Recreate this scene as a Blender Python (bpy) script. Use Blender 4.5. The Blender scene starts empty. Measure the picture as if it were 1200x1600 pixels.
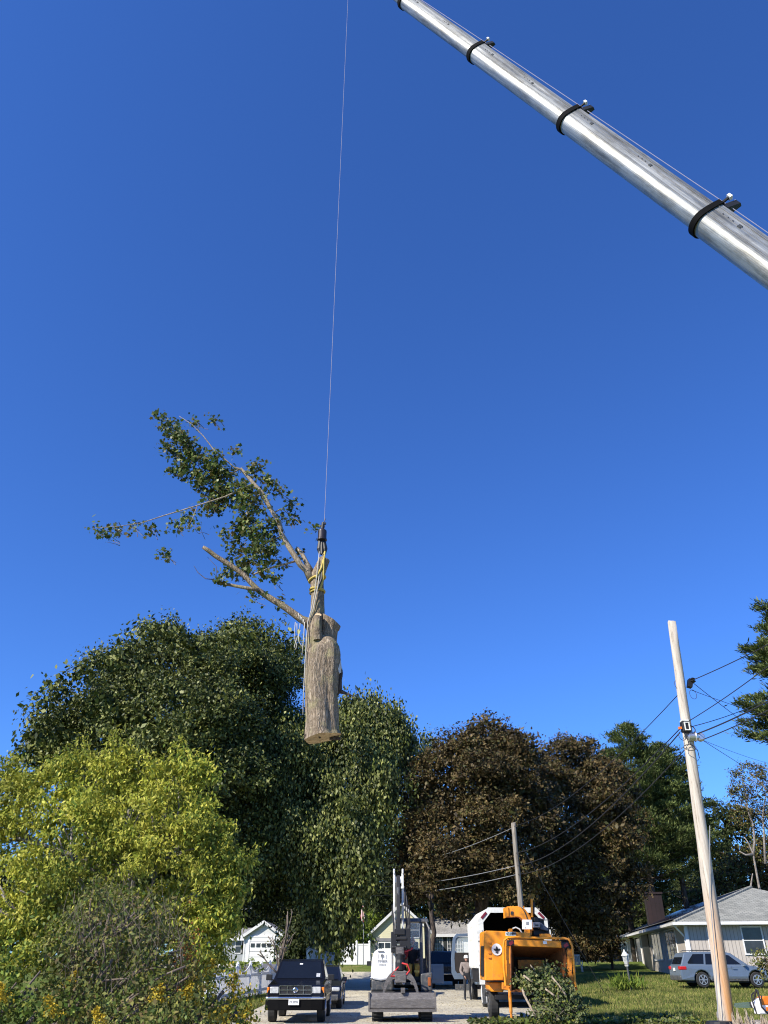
import bpy, bmesh, math, random
import numpy as np
from mathutils import Vector, Matrix
R = math.radians
S = bpy.context.scene
COL = S.collection
random.seed(7); RNG = np.random.default_rng(7)

# ------------------------------------------------------------------ camera, sky, sun, exposure
PITCH = math.atan(705 / 1202.0)
CAMZ = 1.6
cam_d = bpy.data.cameras.new('camera'); cam = bpy.data.objects.new('camera', cam_d); COL.objects.link(cam)
cam.location = (0, 0, CAMZ); cam.rotation_euler = (math.pi / 2 + PITCH, 0, 0)
cam_d.sensor_fit = 'VERTICAL'; cam_d.sensor_height = 24; cam_d.lens = 24 * 1202 / 1600.0
cam_d.clip_end = 3000; cam_d.clip_start = 0.1
S.camera = cam
SUN_AZ = R(50)      # measured from straight behind the camera towards the left
SUN_EL = R(38)
SD = Vector((-math.sin(SUN_AZ) * math.cos(SUN_EL), -math.cos(SUN_AZ) * math.cos(SUN_EL), math.sin(SUN_EL)))
w = bpy.data.worlds.new('World'); S.world = w; w.use_nodes = True
nt = w.node_tree; bg = nt.nodes['Background']
sky = nt.nodes.new('ShaderNodeTexSky'); sky.sky_type = 'NISHITA'; sky.sun_disc = False
sky.sun_elevation = SUN_EL; sky.sun_rotation = math.atan2(SD.x, SD.y)
sky.air_density = 1.0; sky.dust_density = 0.1; sky.ozone_density = 3.0; sky.altitude = 0
tint = nt.nodes.new('ShaderNodeMix'); tint.data_type = 'RGBA'; tint.blend_type = 'MULTIPLY'; tint.inputs[0].default_value = 1.0
tint.inputs[7].default_value = (.37, .68, 1.27, 1)   # deep clear autumn blue
nt.links.new(sky.outputs[0], tint.inputs[6]); nt.links.new(tint.outputs[2], bg.inputs[0])
bg.inputs[1].default_value = 0.11
sl = bpy.data.lights.new('sun', 'SUN'); sl.energy = 5.0; sl.angle = R(0.5); sl.color = (1, 0.93, 0.81)
so = bpy.data.objects.new('sun', sl); COL.objects.link(so)
so.rotation_euler = (-SD).to_track_quat('-Z', 'Y').to_euler(); so.location = (-20, -20, 40)
S.view_settings.view_transform = 'Standard'; S.view_settings.look = 'None'
S.view_settings.exposure = 0.6; S.view_settings.gamma = 1.0
S.render.engine = 'CYCLES'
S.cycles.max_bounces = 6; S.cycles.diffuse_bounces = 2; S.cycles.glossy_bounces = 2
S.cycles.pixel_filter_type = 'BLACKMAN_HARRIS'; S.cycles.filter_width = 1.1
S.cycles.transmission_bounces = 3; S.cycles.transparent_max_bounces = 6

# ------------------------------------------------------------------ helpers
def at(x, y, Y):
    """A surveyed point: ray through the 1200x1600 survey grid met at depth Y."""
    u = (x - 600) / 1202.0; v = (800 - y) / 1202.0
    c, s = math.cos(PITCH), math.sin(PITCH)
    k = Y / (c - v * s)
    return Vector((u * k, Y, CAMZ + (s + v * c) * k))

def smooth(t):
    t = min(1, max(0, t)); return t * t * (3 - 2 * t)

def gz(x, y):
    b = 0.0
    if y > 33: b += min(y - 33, 34) * 0.0175
    if y > 66: b += 0.85 * smooth((y - 66) / 6)
    if y > 76: b += 0.25 * smooth((y - 76) / 14)
    s = smooth((x - 8.2) / 5.5)
    if y < 46: q = 0.22
    else: q = 0.22 + 0.36 * smooth((y - 47) / 4.5)
    q *= smooth((y - 20) / 12) if y < 32 else 1
    b += s * q * (1 - smooth((y - 66) / 10) * 0.9)
    l = smooth((-5.2 - x) / 3)
    b += l * 0.12
    if x < -7: b += smooth((y - 50) / 14) * 0.8 * (1 - smooth((y - 66) / 6)) * smooth((-7 - x) / 2)
    return b

def tag(o, label=None, cat=None, group=None, kind=None):
    if label: o['label'] = label
    if cat: o['category'] = cat
    if group: o['group'] = group
    if kind: o['kind'] = kind
    return o

def thing(name, label, cat, loc=(0, 0, 0), rz=0, group=None):
    o = bpy.data.objects.new(name, None); COL.objects.link(o)
    o.location = loc; o.rotation_euler = (0, 0, rz); o.empty_display_size = 0.2
    return tag(o, label, cat, group)

def ring_frame(pts, i):
    a = pts[max(0, i - 1)]; b = pts[min(len(pts) - 1, i + 1)]
    d = (b - a)
    return d.normalized() if d.length > 1e-9 else Vector((0, 0, 1))

class MB:
    def __init__(s): s.v = []; s.f = []; s.m = []
    def add(s, vs, fs, m=0):
        n = len(s.v); s.v += [tuple(v) for v in vs]
        for f in fs: s.f.append(tuple(i + n for i in f)); s.m.append(m)
        return s
    def box(s, c, d, m=0, M=None):
        x, y, z = d[0] / 2, d[1] / 2, d[2] / 2
        vs = [Vector((a * x, b * y, e * z)) for a in (-1, 1) for b in (-1, 1) for e in (-1, 1)]
        if M is not None: vs = [M @ v for v in vs]
        vs = [v + Vector(c) for v in vs]
        return s.add(vs, [(0, 1, 3, 2), (4, 6, 7, 5), (0, 4, 5, 1), (2, 3, 7, 6), (0, 2, 6, 4), (1, 5, 7, 3)], m)
    def bb(s, x0, x1, y0, y1, z0, z1, m=0):
        return s.box(((x0 + x1) / 2, (y0 + y1) / 2, (z0 + z1) / 2), (abs(x1 - x0), abs(y1 - y0), abs(z1 - z0)), m)
    def tube(s, pts, r, seg=8, m=0, cap=True, noise=0):
        pts = [Vector(p) for p in pts]
        if not hasattr(r, '__len__'): r = [r] * len(pts)
        vs = []; fs = []
        u = None
        for i, p in enumerate(pts):
            d = ring_frame(pts, i)
            if u is None:
                u = d.orthogonal().normalized()
            else:
                u = (u - d * u.dot(d))
                u = u.normalized() if u.length > 1e-6 else d.orthogonal().normalized()
            w_ = d.cross(u)
            for k in range(seg):
                a = 2 * math.pi * k / seg
                rr = r[i] * (1 + (random.uniform(-noise, noise) if noise else 0))
                vs.append(p + (u * math.cos(a) + w_ * math.sin(a)) * rr)
        for i in range(len(pts) - 1):
            for k in range(seg):
                a = i * seg + k; b = i * seg + (k + 1) % seg
                fs.append((a, b, b + seg, a + seg))
        if cap:
            fs.append(tuple(range(seg - 1, -1, -1))); n = (len(pts) - 1) * seg
            fs.append(tuple(range(n, n + seg)))
        return s.add(vs, fs, m)
    def prism(s, poly, a0, a1, axis='x', m=0):
        """poly in the two other axes (in order), extruded from a0 to a1 along axis"""
        def mk(p, a):
            if axis == 'x': return (a, p[0], p[1])
            if axis == 'y': return (p[0], a, p[1])
            return (p[0], p[1], a)
        n = len(poly)
        vs = [mk(p, a0) for p in poly] + [mk(p, a1) for p in poly]
        fs = [tuple(range(n)), tuple(range(2 * n - 1, n - 1, -1))]
        fs += [(i, i + n, (i + 1) % n + n, (i + 1) % n) for i in range(n)]
        return s.add(vs, fs, m)
    def lathe(s, prof, c=(0, 0, 0), seg=16, m=0, axis='z', cap=True):
        """prof: list (r, h) along the axis"""
        vs = []; fs = []
        for r_, h in prof:
            for k in range(seg):
                a = 2 * math.pi * k / seg
                x, y = r_ * math.cos(a), r_ * math.sin(a)
                p = (x, y, h) if axis == 'z' else ((h, x, y) if axis == 'x' else (x, h, y))
                vs.append((p[0] + c[0], p[1] + c[1], p[2] + c[2]))
        for i in range(len(prof) - 1):
            for k in range(seg):
                a = i * seg + k; b = i * seg + (k + 1) % seg
                fs.append((a, b, b + seg, a + seg))
        if cap:
            fs.append(tuple(range(seg - 1, -1, -1))); n = (len(prof) - 1) * seg
            fs.append(tuple(range(n, n + seg)))
        return s.add(vs, fs, m)
    def build(s, name, mats, parent=None, loc=None, bevel=0, smoothed=False, label=None, shift=None):
        me = bpy.data.meshes.new(name)
        vs = s.v
        if shift is not None: vs = [(a - shift[0], b - shift[1], c - shift[2]) for a, b, c in vs]
        me.from_pydata(vs, [], s.f)
        if not isinstance(mats, (list, tuple)): mats = [mats]
        for mm in mats: me.materials.append(mm)
        me.polygons.foreach_set('material_index', s.m)
        bm = bmesh.new(); bm.from_mesh(me); bmesh.ops.recalc_face_normals(bm, faces=bm.faces); bm.to_mesh(me); bm.free()
        if smoothed: me.polygons.foreach_set('use_smooth', [True] * len(me.polygons))
        me.update()
        o = bpy.data.objects.new(name, me); COL.objects.link(o)
        if parent: o.parent = parent
        if loc is not None: o.location = loc
        if bevel:
            b = o.modifiers.new('bevel', 'BEVEL'); b.width = bevel; b.segments = 2; b.limit_method = 'ANGLE'; b.angle_limit = R(35)
        if label: o['label'] = label
        return o

def text_part(name, txt, size, M, material, parent, extrude=0.002):
    cu = bpy.data.curves.new('t', 'FONT'); cu.body = txt; cu.size = size; cu.extrude = extrude
    cu.align_x = 'CENTER'; cu.align_y = 'CENTER'
    to = bpy.data.objects.new('t', cu); COL.objects.link(to)
    me = bpy.data.meshes.new_from_object(to.evaluated_get(bpy.context.evaluated_depsgraph_get()))
    bpy.data.objects.remove(to)
    me.transform(M); me.materials.clear(); me.materials.append(material); me.name = name
    o = bpy.data.objects.new(name, me); COL.objects.link(o); o.parent = parent
    return o
FRONT = Matrix.Rotation(math.pi / 2, 4, 'X')   # text facing -Y (towards the street's near end)

# ------------------------------------------------------------------ materials
def newmat(name):
    m = bpy.data.materials.new(name); m.use_nodes = True
    return m, m.node_tree, m.node_tree.nodes['Principled BSDF']
def coords(nt, scale=(1, 1, 1)):
    tc = nt.nodes.new('ShaderNodeTexCoord'); mp = nt.nodes.new('ShaderNodeMapping')
    mp.inputs['Scale'].default_value = scale
    nt.links.new(tc.outputs['Object'], mp.inputs['Vector']); return mp.outputs[0]
def noise(nt, vec, scale, detail=4, rough=.6):
    n = nt.nodes.new('ShaderNodeTexNoise'); n.inputs['Scale'].default_value = scale
    n.inputs['Detail'].default_value = detail; n.inputs['Roughness'].default_value = rough
    if vec is not None: nt.links.new(vec, n.inputs['Vector'])
    return n.outputs['Fac']
def ramp(nt, fac, stops):
    r = nt.nodes.new('ShaderNodeValToRGB'); cr = r.color_ramp
    while len(cr.elements) < len(stops): cr.elements.new(0.5)
    for e, (p, c) in zip(cr.elements, stops): e.position = p; e.color = (*c, 1)
    nt.links.new(fac, r.inputs[0]); return r.outputs[0]
def bump(nt, bsdf, h, strength=.3, dist=.02):
    b = nt.nodes.new('ShaderNodeBump'); b.inputs['Strength'].default_value = strength; b.inputs['Distance'].default_value = dist
    nt.links.new(h, b.inputs['Height']); nt.links.new(b.outputs[0], bsdf.inputs['Normal'])
def mixc(nt, fac, a, b, mode='MIX'):
    m = nt.nodes.new('ShaderNodeMix'); m.data_type = 'RGBA'; m.blend_type = mode
    for s_, val in ((0, fac), (6, a), (7, b)):
        if isinstance(val, (int, float)): m.inputs[s_].default_value = val
        elif isinstance(val, tuple): m.inputs[s_].default_value = (*val, 1)
        else: nt.links.new(val, m.inputs[s_])
    return m.outputs[2]
def mat(name, col, rough=.6, metal=0, var=.18, scale=3, bmp=0, stretch=(1, 1, 1), dirt=None, spec=None, bscale=None):
    m, nt, b = newmat(name)
    v = coords(nt, stretch)
    n = noise(nt, v, scale)
    lo = tuple(c * (1 - var) for c in col); hi = tuple(min(1, c * (1 + var)) for c in col)
    c = ramp(nt, n, [(.3, lo), (.7, hi)])
    if dirt:
        n2 = noise(nt, v, scale * 2.7, 6, .7)
        f = ramp(nt, n2, [(.5, (0, 0, 0)), (.68, (1, 1, 1))])
        c = mixc(nt, f, c, dirt)
    nt.links.new(c, b.inputs['Base Color'])
    b.inputs['Roughness'].default_value = rough; b.inputs['Metallic'].default_value = metal
    if spec is not None: b.inputs['Specular IOR Level'].default_value = spec
    if bmp: bump(nt, b, noise(nt, v, bscale or scale * 4, 5, .65), bmp, .02)
    return m
def leafmat(name, cols, trans=.18, gloss=.6, spec=.16):
    m, nt, b = newmat(name)
    g = nt.nodes.new('ShaderNodeNewGeometry')
    c = ramp(nt, g.outputs['Random Per Island'], [((i + .5) / len(cols), k) for i, k in enumerate(cols)])
    v = coords(nt); n = noise(nt, v, .45, 3)
    f = ramp(nt, n, [(.35, (.7, .7, .7)), (.65, (1.3, 1.25, 1.1))])
    c = mixc(nt, 1.0, c, f, 'MULTIPLY')
    nt.links.new(c, b.inputs['Base Color']); b.inputs['Roughness'].default_value = gloss
    b.inputs['Specular IOR Level'].default_value = spec
    t = nt.nodes.new('ShaderNodeBsdfTranslucent'); nt.links.new(c, t.inputs[0])
    mx = nt.nodes.new('ShaderNodeMixShader'); mx.inputs[0].default_value = trans
    out = nt.nodes['Material Output']
    nt.links.new(b.outputs[0], mx.inputs[1]); nt.links.new(t.outputs[0], mx.inputs[2]); nt.links.new(mx.outputs[0], out.inputs[0])
    return m
def barkmat(name, c0, c1, scale=6, zs=.25, strength=.9, dist=.04, lichen=None):
    m, nt, b = newmat(name)
    v = coords(nt, (1, 1, zs))
    n = noise(nt, v, scale, 8, .7)
    vo = nt.nodes.new('ShaderNodeTexVoronoi'); vo.feature = 'DISTANCE_TO_EDGE'; vo.inputs['Scale'].default_value = scale * 2
    wv = nt.nodes.new('ShaderNodeVectorMath'); wv.operation = 'ADD'
    nn = nt.nodes.new('ShaderNodeTexNoise'); nn.inputs['Scale'].default_value = scale * 1.5; nt.links.new(v, nn.inputs['Vector'])
    sc = nt.nodes.new('ShaderNodeVectorMath'); sc.operation = 'SCALE'; sc.inputs['Scale'].default_value = .18
    nt.links.new(nn.outputs['Color'], sc.inputs[0]); nt.links.new(v, wv.inputs[0]); nt.links.new(sc.outputs[0], wv.inputs[1])
    nt.links.new(wv.outputs[0], vo.inputs['Vector'])
    c = ramp(nt, n, [(.3, c0), (.7, c1)])
    crack = ramp(nt, vo.outputs['Distance'], [(0, (.38, .36, .34)), (.18, (1, 1, 1))])
    c = mixc(nt, .85, c, crack, 'MULTIPLY')
    if lichen:
        f = ramp(nt, noise(nt, coords(nt), 2.2, 4), [(.52, (0, 0, 0)), (.66, (1, 1, 1))])
        c = mixc(nt, f, c, lichen)
    nt.links.new(c, b.inputs['Base Color']); b.inputs['Roughness'].default_value = .95; b.inputs['Specular IOR Level'].default_value = .15
    ad = nt.nodes.new('ShaderNodeMath'); ad.operation = 'MINIMUM'; ad.inputs[1].default_value = .25
    nt.links.new(vo.outputs['Distance'], ad.inputs[0])
    a2 = nt.nodes.new('ShaderNodeMath'); a2.operation = 'ADD'; nt.links.new(ad.outputs[0], a2.inputs[0])
    a3 = nt.nodes.new('ShaderNodeMath'); a3.operation = 'MULTIPLY'; a3.inputs[1].default_value = .5; nt.links.new(n, a3.inputs[0])
    nt.links.new(a3.outputs[0], a2.inputs[1])
    bump(nt, b, a2.outputs[0], strength, dist)
    return m
def sidingmat(name, col, period, vertical=False, rough=.6, axis=None):
    m, nt, b = newmat(name)
    v = coords(nt)
    sx = nt.nodes.new('ShaderNodeSeparateXYZ'); nt.links.new(v, sx.inputs[0])
    if vertical:
        s_ = nt.nodes.new('ShaderNodeMath'); s_.operation = 'ADD'
        nt.links.new(sx.outputs[0], s_.inputs[0]); nt.links.new(sx.outputs[1], s_.inputs[1]); src = s_.outputs[0]
    else: src = sx.outputs[2]
    dv = nt.nodes.new('ShaderNodeMath'); dv.operation = 'MULTIPLY'; dv.inputs[1].default_value = 1 / period; nt.links.new(src, dv.inputs[0])
    fr = nt.nodes.new('ShaderNodeMath'); fr.operation = 'FRACT'; nt.links.new(dv.outputs[0], fr.inputs[0])
    if vertical: st = [(0, (.55, .55, .55)), (.12, (.55, .55, .55)), (.17, (1, 1, 1))]
    else: st = [(0, (.6, .6, .6)), (.1, (1, 1, 1)), (1, (.92, .92, .92))]
    g = ramp(nt, fr.outputs[0], st)
    n = ramp(nt, noise(nt, coords(nt, (1, 1, .3)), 1.3, 6, .7), [(.3, tuple(c * .84 for c in col)), (.7, tuple(min(1, c * 1.07) for c in col))])
    c = mixc(nt, 1.0, n, g, 'MULTIPLY')
    nt.links.new(c, b.inputs['Base Color']); b.inputs['Roughness'].default_value = rough
    bump(nt, b, fr.outputs[0], .5, .02)
    return m
def shinglemat(name, c0, c1, sc=1.0):
    m, nt, b = newmat(name)
    v = coords(nt)
    br = nt.nodes.new('ShaderNodeTexBrick'); br.inputs['Scale'].default_value = sc
    br.inputs['Brick Width'].default_value = .32; br.inputs['Row Height'].default_value = .15; br.inputs['Mortar Size'].default_value = .012
    br.inputs['Color1'].default_value = (*c0, 1); br.inputs['Color2'].default_value = (*c1, 1)
    br.inputs['Mortar'].default_value = (*[c * .45 for c in c0], 1)
    nt.links.new(v, br.inputs['Vector'])
    n = ramp(nt, noise(nt, v, 1.1, 6, .75), [(.3, (.7, .7, .7)), (.7, (1.15, 1.15, 1.15))])
    c = mixc(nt, 1.0, br.outputs[0], n, 'MULTIPLY')
    nt.links.new(c, b.inputs['Base Color']); b.inputs['Roughness'].default_value = .9
    bump(nt, b, noise(nt, v, 30, 3), .4, .01)
    return m

M = {}
M['white'] = mat('white_paint', (.8, .8, .78), .45, var=.04, scale=2)
M['vinyl'] = mat('white_vinyl', (.8, .8, .8), .4, var=.03, scale=1.5)
M['dirtywhite'] = mat('weathered_white', (.66, .66, .61), .6, var=.1, scale=3, dirt=(.5, .48, .42))
M['orange'] = mat('orange_paint', (.84, .30, .012), .42, var=.12, scale=2.2, dirt=(.55, .22, .03))
M['rustorange'] = mat('scratched_orange', (.72, .25, .02), .6, var=.25, scale=6, dirt=(.25, .09, .03))
M['black'] = mat('black_steel', (.009, .009, .010), .55, var=.3, scale=4)
M['darkgrey'] = mat('dark_grey_paint', (.06, .065, .07), .5, var=.25, scale=4, dirt=(.16, .14, .12))
M['steel'] = mat('worn_steel', (.13, .118, .11), .5, .35, var=.3, scale=4, bmp=.2, dirt=(.24, .22, .2), stretch=(1, 1, 5))
M['collar'] = mat('flat_black_collar', (.004, .004, .0045), .8, var=.2, spec=.1)
M['chrome'] = mat('chrome', (.75, .75, .76), .15, 1, var=.05)
M['rubber'] = mat('tyre_rubber', (.022, .022, .022), .85, var=.3, scale=8)
M['rim'] = mat('alloy_rim', (.62, .62, .64), .3, .8, var=.08)
M['carblack'] = mat('black_car_paint', (.006, .006, .007), .22, var=.1, spec=.35)
M['carblue'] = mat('dark_blue_car_paint', (.010, .012, .02), .2, var=.1, spec=.4)
M['silver'] = mat('silver_blue_car_paint', (.145, .19, .25), .28, .3, var=.04)
M['carwhite'] = mat('white_car_paint', (.78, .79, .8), .25, var=.03)
M['glass'] = mat('dark_car_glass', (.008, .010, .014), .06, var=.1, spec=.45)
M['lamp'] = mat('clear_lamp', (.55, .56, .55), .12, .2, var=.25, scale=14)
M['red'] = mat('red_plastic', (.5, .015, .015), .25, var=.15)
M['darkred'] = mat('dark_red_lens', (.16, .012, .02), .25, var=.15)
M['amber'] = mat('amber_plastic', (.75, .2, .02), .25, var=.1)
M['hose'] = mat('red_hose', (.5, .03, .03), .45, var=.15)
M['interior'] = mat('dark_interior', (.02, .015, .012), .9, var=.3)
M['ink'] = mat('dark_ink', (.03, .035, .04), .6, var=.1)
M['greyink'] = mat('grey_ink', (.25, .26, .27), .6, var=.1)
M['concrete'] = mat('concrete', (.36, .35, .33), .9, var=.15, scale=3, bmp=.3)
M['rope'] = mat('pale_rope', (.42, .40, .35), .85, var=.15, scale=30)
M['yellow'] = mat('yellow_sling', (.50, .38, .09), .8, var=.2, scale=12)
M['cutwood'] = mat('cut_wood', (.58, .42, .24), .85, var=.25, scale=3, dirt=(.25, .13, .06), bmp=.2)
M['cable'] = mat('black_cable', (.02, .02, .025), .6, var=.1)
M['steelcable'] = mat('steel_wire_rope', (.28, .27, .36), .8, 0, var=.1)
M['pole'] = barkmat('weathered_pole_wood', (.50, .43, .34), (.66, .60, .50), 3, .05, .35, .01)
M['poleold'] = barkmat('grey_pole_wood', (.26, .23, .19), (.36, .33, .28), 4, .05, .4, .01)
M['bark'] = barkmat('hanging_log_bark', (.22, .165, .115), (.46, .375, .275), 9.5, .13, 1.0, .06, lichen=(.30, .26, .15))
M['limb'] = barkmat('pale_limb_bark', (.34, .27, .19), (.5, .42, .32), 9, .4, .5, .015)
M['trunk'] = barkmat('tree_bark', (.07, .055, .045), (.15, .12, .1), 3, .25, .8, .05)
M['trunkpale'] = barkmat('pale_tree_bark', (.22, .19, .17), (.38, .35, .32), 5, .4, .5, .03)
M['skin'] = mat('skin', (.42, .24, .17), .6, var=.1)
M['shirt'] = mat('grey_brown_cloth', (.23, .19, .17), .9, var=.2, scale=9)
M['mustard'] = mat('mustard_cloth', (.60, .35, .06), .9, var=.2, scale=9)
M['redshirt'] = mat('red_cloth', (.30, .03, .03), .9, var=.2, scale=9)
M['darkcloth'] = mat('dark_cloth', (.02, .022, .028), .95, var=.3, scale=9)
M['helmet'] = mat('white_helmet', (.7, .72, .68), .35, var=.05)

def build_pole_mat():
    m, nt, b = newmat('utility_pole_wood')
    v = coords(nt, (1, 1, .04))
    n = noise(nt, v, 14, 9, .8)
    c = ramp(nt, n, [(.36, (.15, .12, .09)), (.44, (.40, .35, .28)), (.62, (.55, .50, .42))])
    tc = coords(nt); sx = nt.nodes.new('ShaderNodeSeparateXYZ'); nt.links.new(tc, sx.inputs[0])
    sm = nt.nodes.new('ShaderNodeMath'); sm.operation = 'MULTIPLY_ADD'; sm.inputs[1].default_value = 1.1
    nt.links.new(noise(nt, coords(nt, (5, 5, .4)), 1.4, 4), sm.inputs[0]); nt.links.new(sx.outputs[2], sm.inputs[2])
    f = ramp(nt, sm.outputs[0], [(.0, (1, 1, 1)), (1.0, (0, 0, 0))])
    mr = nt.nodes.new('ShaderNodeMapRange'); mr.inputs['From Min'].default_value = 1.5; mr.inputs['From Max'].default_value = 3.6
    mr.inputs['To Min'].default_value = 1; mr.inputs['To Max'].default_value = 0; nt.links.new(sm.outputs[0], mr.inputs['Value'])
    side = nt.nodes.new('ShaderNodeMapRange'); side.inputs['From Min'].default_value = -.05; side.inputs['From Max'].default_value = .04
    nt.links.new(sx.outputs[0], side.inputs['Value'])
    mu = nt.nodes.new('ShaderNodeMath'); mu.operation = 'MULTIPLY'; nt.links.new(mr.outputs[0], mu.inputs[0]); nt.links.new(side.outputs[0], mu.inputs[1])
    raw = ramp(nt, noise(nt, v, 7, 8, .75), [(.35, (.28, .11, .035)), (.55, (.54, .26, .085)), (.7, (.58, .34, .15))])
    c = mixc(nt, mu.outputs[0], c, raw)
    nt.links.new(c, b.inputs['Base Color']); b.inputs['Roughness'].default_value = .85
    bump(nt, b, n, .5, .015)
    return m
M['bigpole'] = build_pole_mat()

def build_grass():
    m, nt, b = newmat('lawn')
    v = coords(nt)
    c = ramp(nt, noise(nt, v, .35, 6, .7), [(.3, (.075, .115, .024)), (.5, (.14, .185, .045)), (.66, (.28, .245, .10)), (.75, (.12, .17, .045))])
    f = ramp(nt, noise(nt, v, 14, 4, .8), [(.3, (.6, .6, .55)), (.7, (1.3, 1.3, 1.2))])
    c = mixc(nt, 1.0, c, f, 'MULTIPLY')
    nt.links.new(c, b.inputs['Base Color']); b.inputs['Roughness'].default_value = 1; b.inputs['Specular IOR Level'].default_value = .1
    bump(nt, b, noise(nt, v, 22, 4, .8), .9, .08)
    return m
def build_road():
    m, nt, b = newmat('dusty_asphalt')
    v = coords(nt)
    c = ramp(nt, noise(nt, v, .5, 6, .7), [(.3, (.36, .33, .27)), (.5, (.50, .46, .36)), (.72, (.62, .57, .44))])
    chips = ramp(nt, noise(nt, v, 16, 5, .8), [(.42, (.62, .62, .6)), (.55, (1, 1, 1)), (.68, (1.5, 1.35, 1.05))])
    c = mixc(nt, 1.0, c, chips, 'MULTIPLY')
    nt.links.new(c, b.inputs['Base Color']); b.inputs['Roughness'].default_value = .95
    bump(nt, b, noise(nt, v, 40, 4), .4, .01)
    return m
M['grass'] = build_grass(); M['road'] = build_road()
M['drive'] = mat('driveway_asphalt', (.17, .17, .18), .9, var=.15, scale=1, bmp=.3)

def build_boom():
    m, nt, b = newmat('bare_boom_steel')
    tc = nt.nodes.new('ShaderNodeTexCoord'); mp = nt.nodes.new('ShaderNodeMapping'); mp.inputs['Scale'].default_value = (1, 1, .035)
    nt.links.new(tc.outputs['Object'], mp.inputs[0]); v = mp.outputs[0]
    n = noise(nt, v, 6, 8, .75)
    c = ramp(nt, n, [(.3, (.19, .20, .195)), (.5, (.31, .32, .305)), (.62, (.44, .44, .415)), (.75, (.58, .56, .51))])
    m2 = nt.nodes.new('ShaderNodeMapping'); m2.inputs['Scale'].default_value = (1, 1, .25); nt.links.new(tc.outputs['Object'], m2.inputs[0])
    grime = ramp(nt, noise(nt, m2.outputs[0], 2.2, 7, .75), [(.44, (1, 1, 1)), (.58, (.68, .65, .6)), (.72, (.35, .31, .27))])
    c = mixc(nt, .95, c, grime, 'MULTIPLY')
    nt.links.new(c, b.inputs['Base Color']); b.inputs['Metallic'].default_value = .7
    rr = ramp(nt, n, [(.3, (.36, .36, .36)), (.7, (.6, .6, .6))]); nt.links.new(rr, b.inputs['Roughness'])
    bump(nt, b, n, .12, .01)
    return m
M['boom'] = build_boom()
G = (lambda *a: a)
M['leaf_dark'] = leafmat('dark_green_leaves', [(.022, .036, .009), (.057, .078, .016), (.115, .140, .033), (.22, .235, .078)], .12, .5, .24)
M['leaf_droop'] = leafmat('drooping_green_leaves', [(.022, .036, .009), (.060, .078, .017), (.125, .152, .040), (.26, .275, .105)], .12, .5, .24)
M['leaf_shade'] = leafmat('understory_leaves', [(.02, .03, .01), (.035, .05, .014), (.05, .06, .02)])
M['leaf_brown'] = leafmat('copper_brown_leaves', [(.032, .024, .013), (.066, .047, .019), (.105, .072, .029), (.056, .064, .020), (.15, .11, .05)], .12, .55, .22)
M['leaf_pine'] = leafmat('pine_needles', [(.035, .055, .018), (.06, .09, .026), (.11, .145, .045), (.15, .18, .065)], .15)
M['leaf_yellow'] = leafmat('yellow_turning_leaves', [(.21, .235, .03), (.39, .40, .055), (.58, .55, .12), (.31, .36, .05)], .28)
M['leaf_lime'] = leafmat('lime_green_leaves', [(.08, .14, .022), (.15, .225, .038), (.25, .31, .06)], .3)
M['leaf_olive'] = leafmat('olive_shrub_leaves', [(.07, .09, .028), (.13, .15, .04), (.24, .24, .075), (.15, .11, .05), (.12, .17, .05)], .2)
M['leaf_gold'] = leafmat('goldenrod_blossom', [(.46, .33, .03), (.55, .40, .04), (.32, .27, .04)], .2)
M['leaf_weed'] = leafmat('weed_leaves', [(.06, .10, .02), (.10, .14, .03), (.16, .17, .03)], .25)
M['leaf_branch'] = leafmat('hanging_branch_leaves', [(.045, .08, .02), (.075, .125, .03), (.13, .175, .05), (.22, .25, .10), (.12, .10, .03)], .3, .4)
M['leaf_brush'] = leafmat('cut_brush_leaves', [(.05, .075, .03), (.09, .12, .05), (.15, .18, .08), (.2, .2, .1)], .2)
M['seed_rust'] = leafmat('rust_seed_head', [(.25, .09, .03), (.35, .14, .04)], .2)
M['twig'] = mat('twig_bark', (.14, .11, .085), .9, var=.25, scale=6)
# ------------------------------------------------------------------ foliage helpers
DIAM = [(0, 0, 0), (.45, .30, .07), (1, 0, 0), (.45, -.30, .07)]
WIDE = [(0, 0, 0), (.4, .42, .08), (1, 0, 0), (.4, -.42, .08)]
NEED = [(0, 0, 0), (.5, .10, .03), (1, 0, 0), (.5, -.10, .03)]
LOBE = [(0, 0, 0), (.05, .40, .05), (.36, .26, .02), (.58, .52, .08), (.66, .2, .02), (1, 0, .05), (.66, -.2, .02), (.58, -.52, .08), (.36, -.26, .02), (.05, -.40, .05)]
def unit(a):
    n = np.linalg.norm(a, axis=1, keepdims=True); n[n < 1e-9] = 1
    return a / n
def leafmesh(name, P, A, N, size, tmpl, mats, midx=None, parent=None, shift=(0, 0, 0)):
    T = np.array(tmpl, dtype=np.float64); k = len(T); n = len(P)
    A = unit(A); B = unit(np.cross(N, A)); C = np.cross(A, B)
    V = P[:, None, :] + size[:, None, None] * (A[:, None, :] * T[None, :, 0:1] + B[:, None, :] * T[None, :, 1:2] + C[:, None, :] * T[None, :, 2:3])
    V = V - np.array(shift)
    me = bpy.data.meshes.new(name)
    me.vertices.add(n * k); me.vertices.foreach_set('co', V.reshape(-1).astype(np.float32))
    me.loops.add(n * k); me.loops.foreach_set('vertex_index', np.arange(n * k, dtype=np.int32))
    me.polygons.add(n); me.polygons.foreach_set('loop_start', np.arange(0, n * k, k, dtype=np.int32))
    if not isinstance(mats, (list, tuple)): mats = [mats]
    for m_ in mats: me.materials.append(m_)
    if midx is not None: me.polygons.foreach_set('material_index', np.array(midx, dtype=np.int32))
    me.update(calc_edges=True)
    o = bpy.data.objects.new(name, me); COL.objects.link(o)
    if parent: o.parent = parent
    return o
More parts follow.
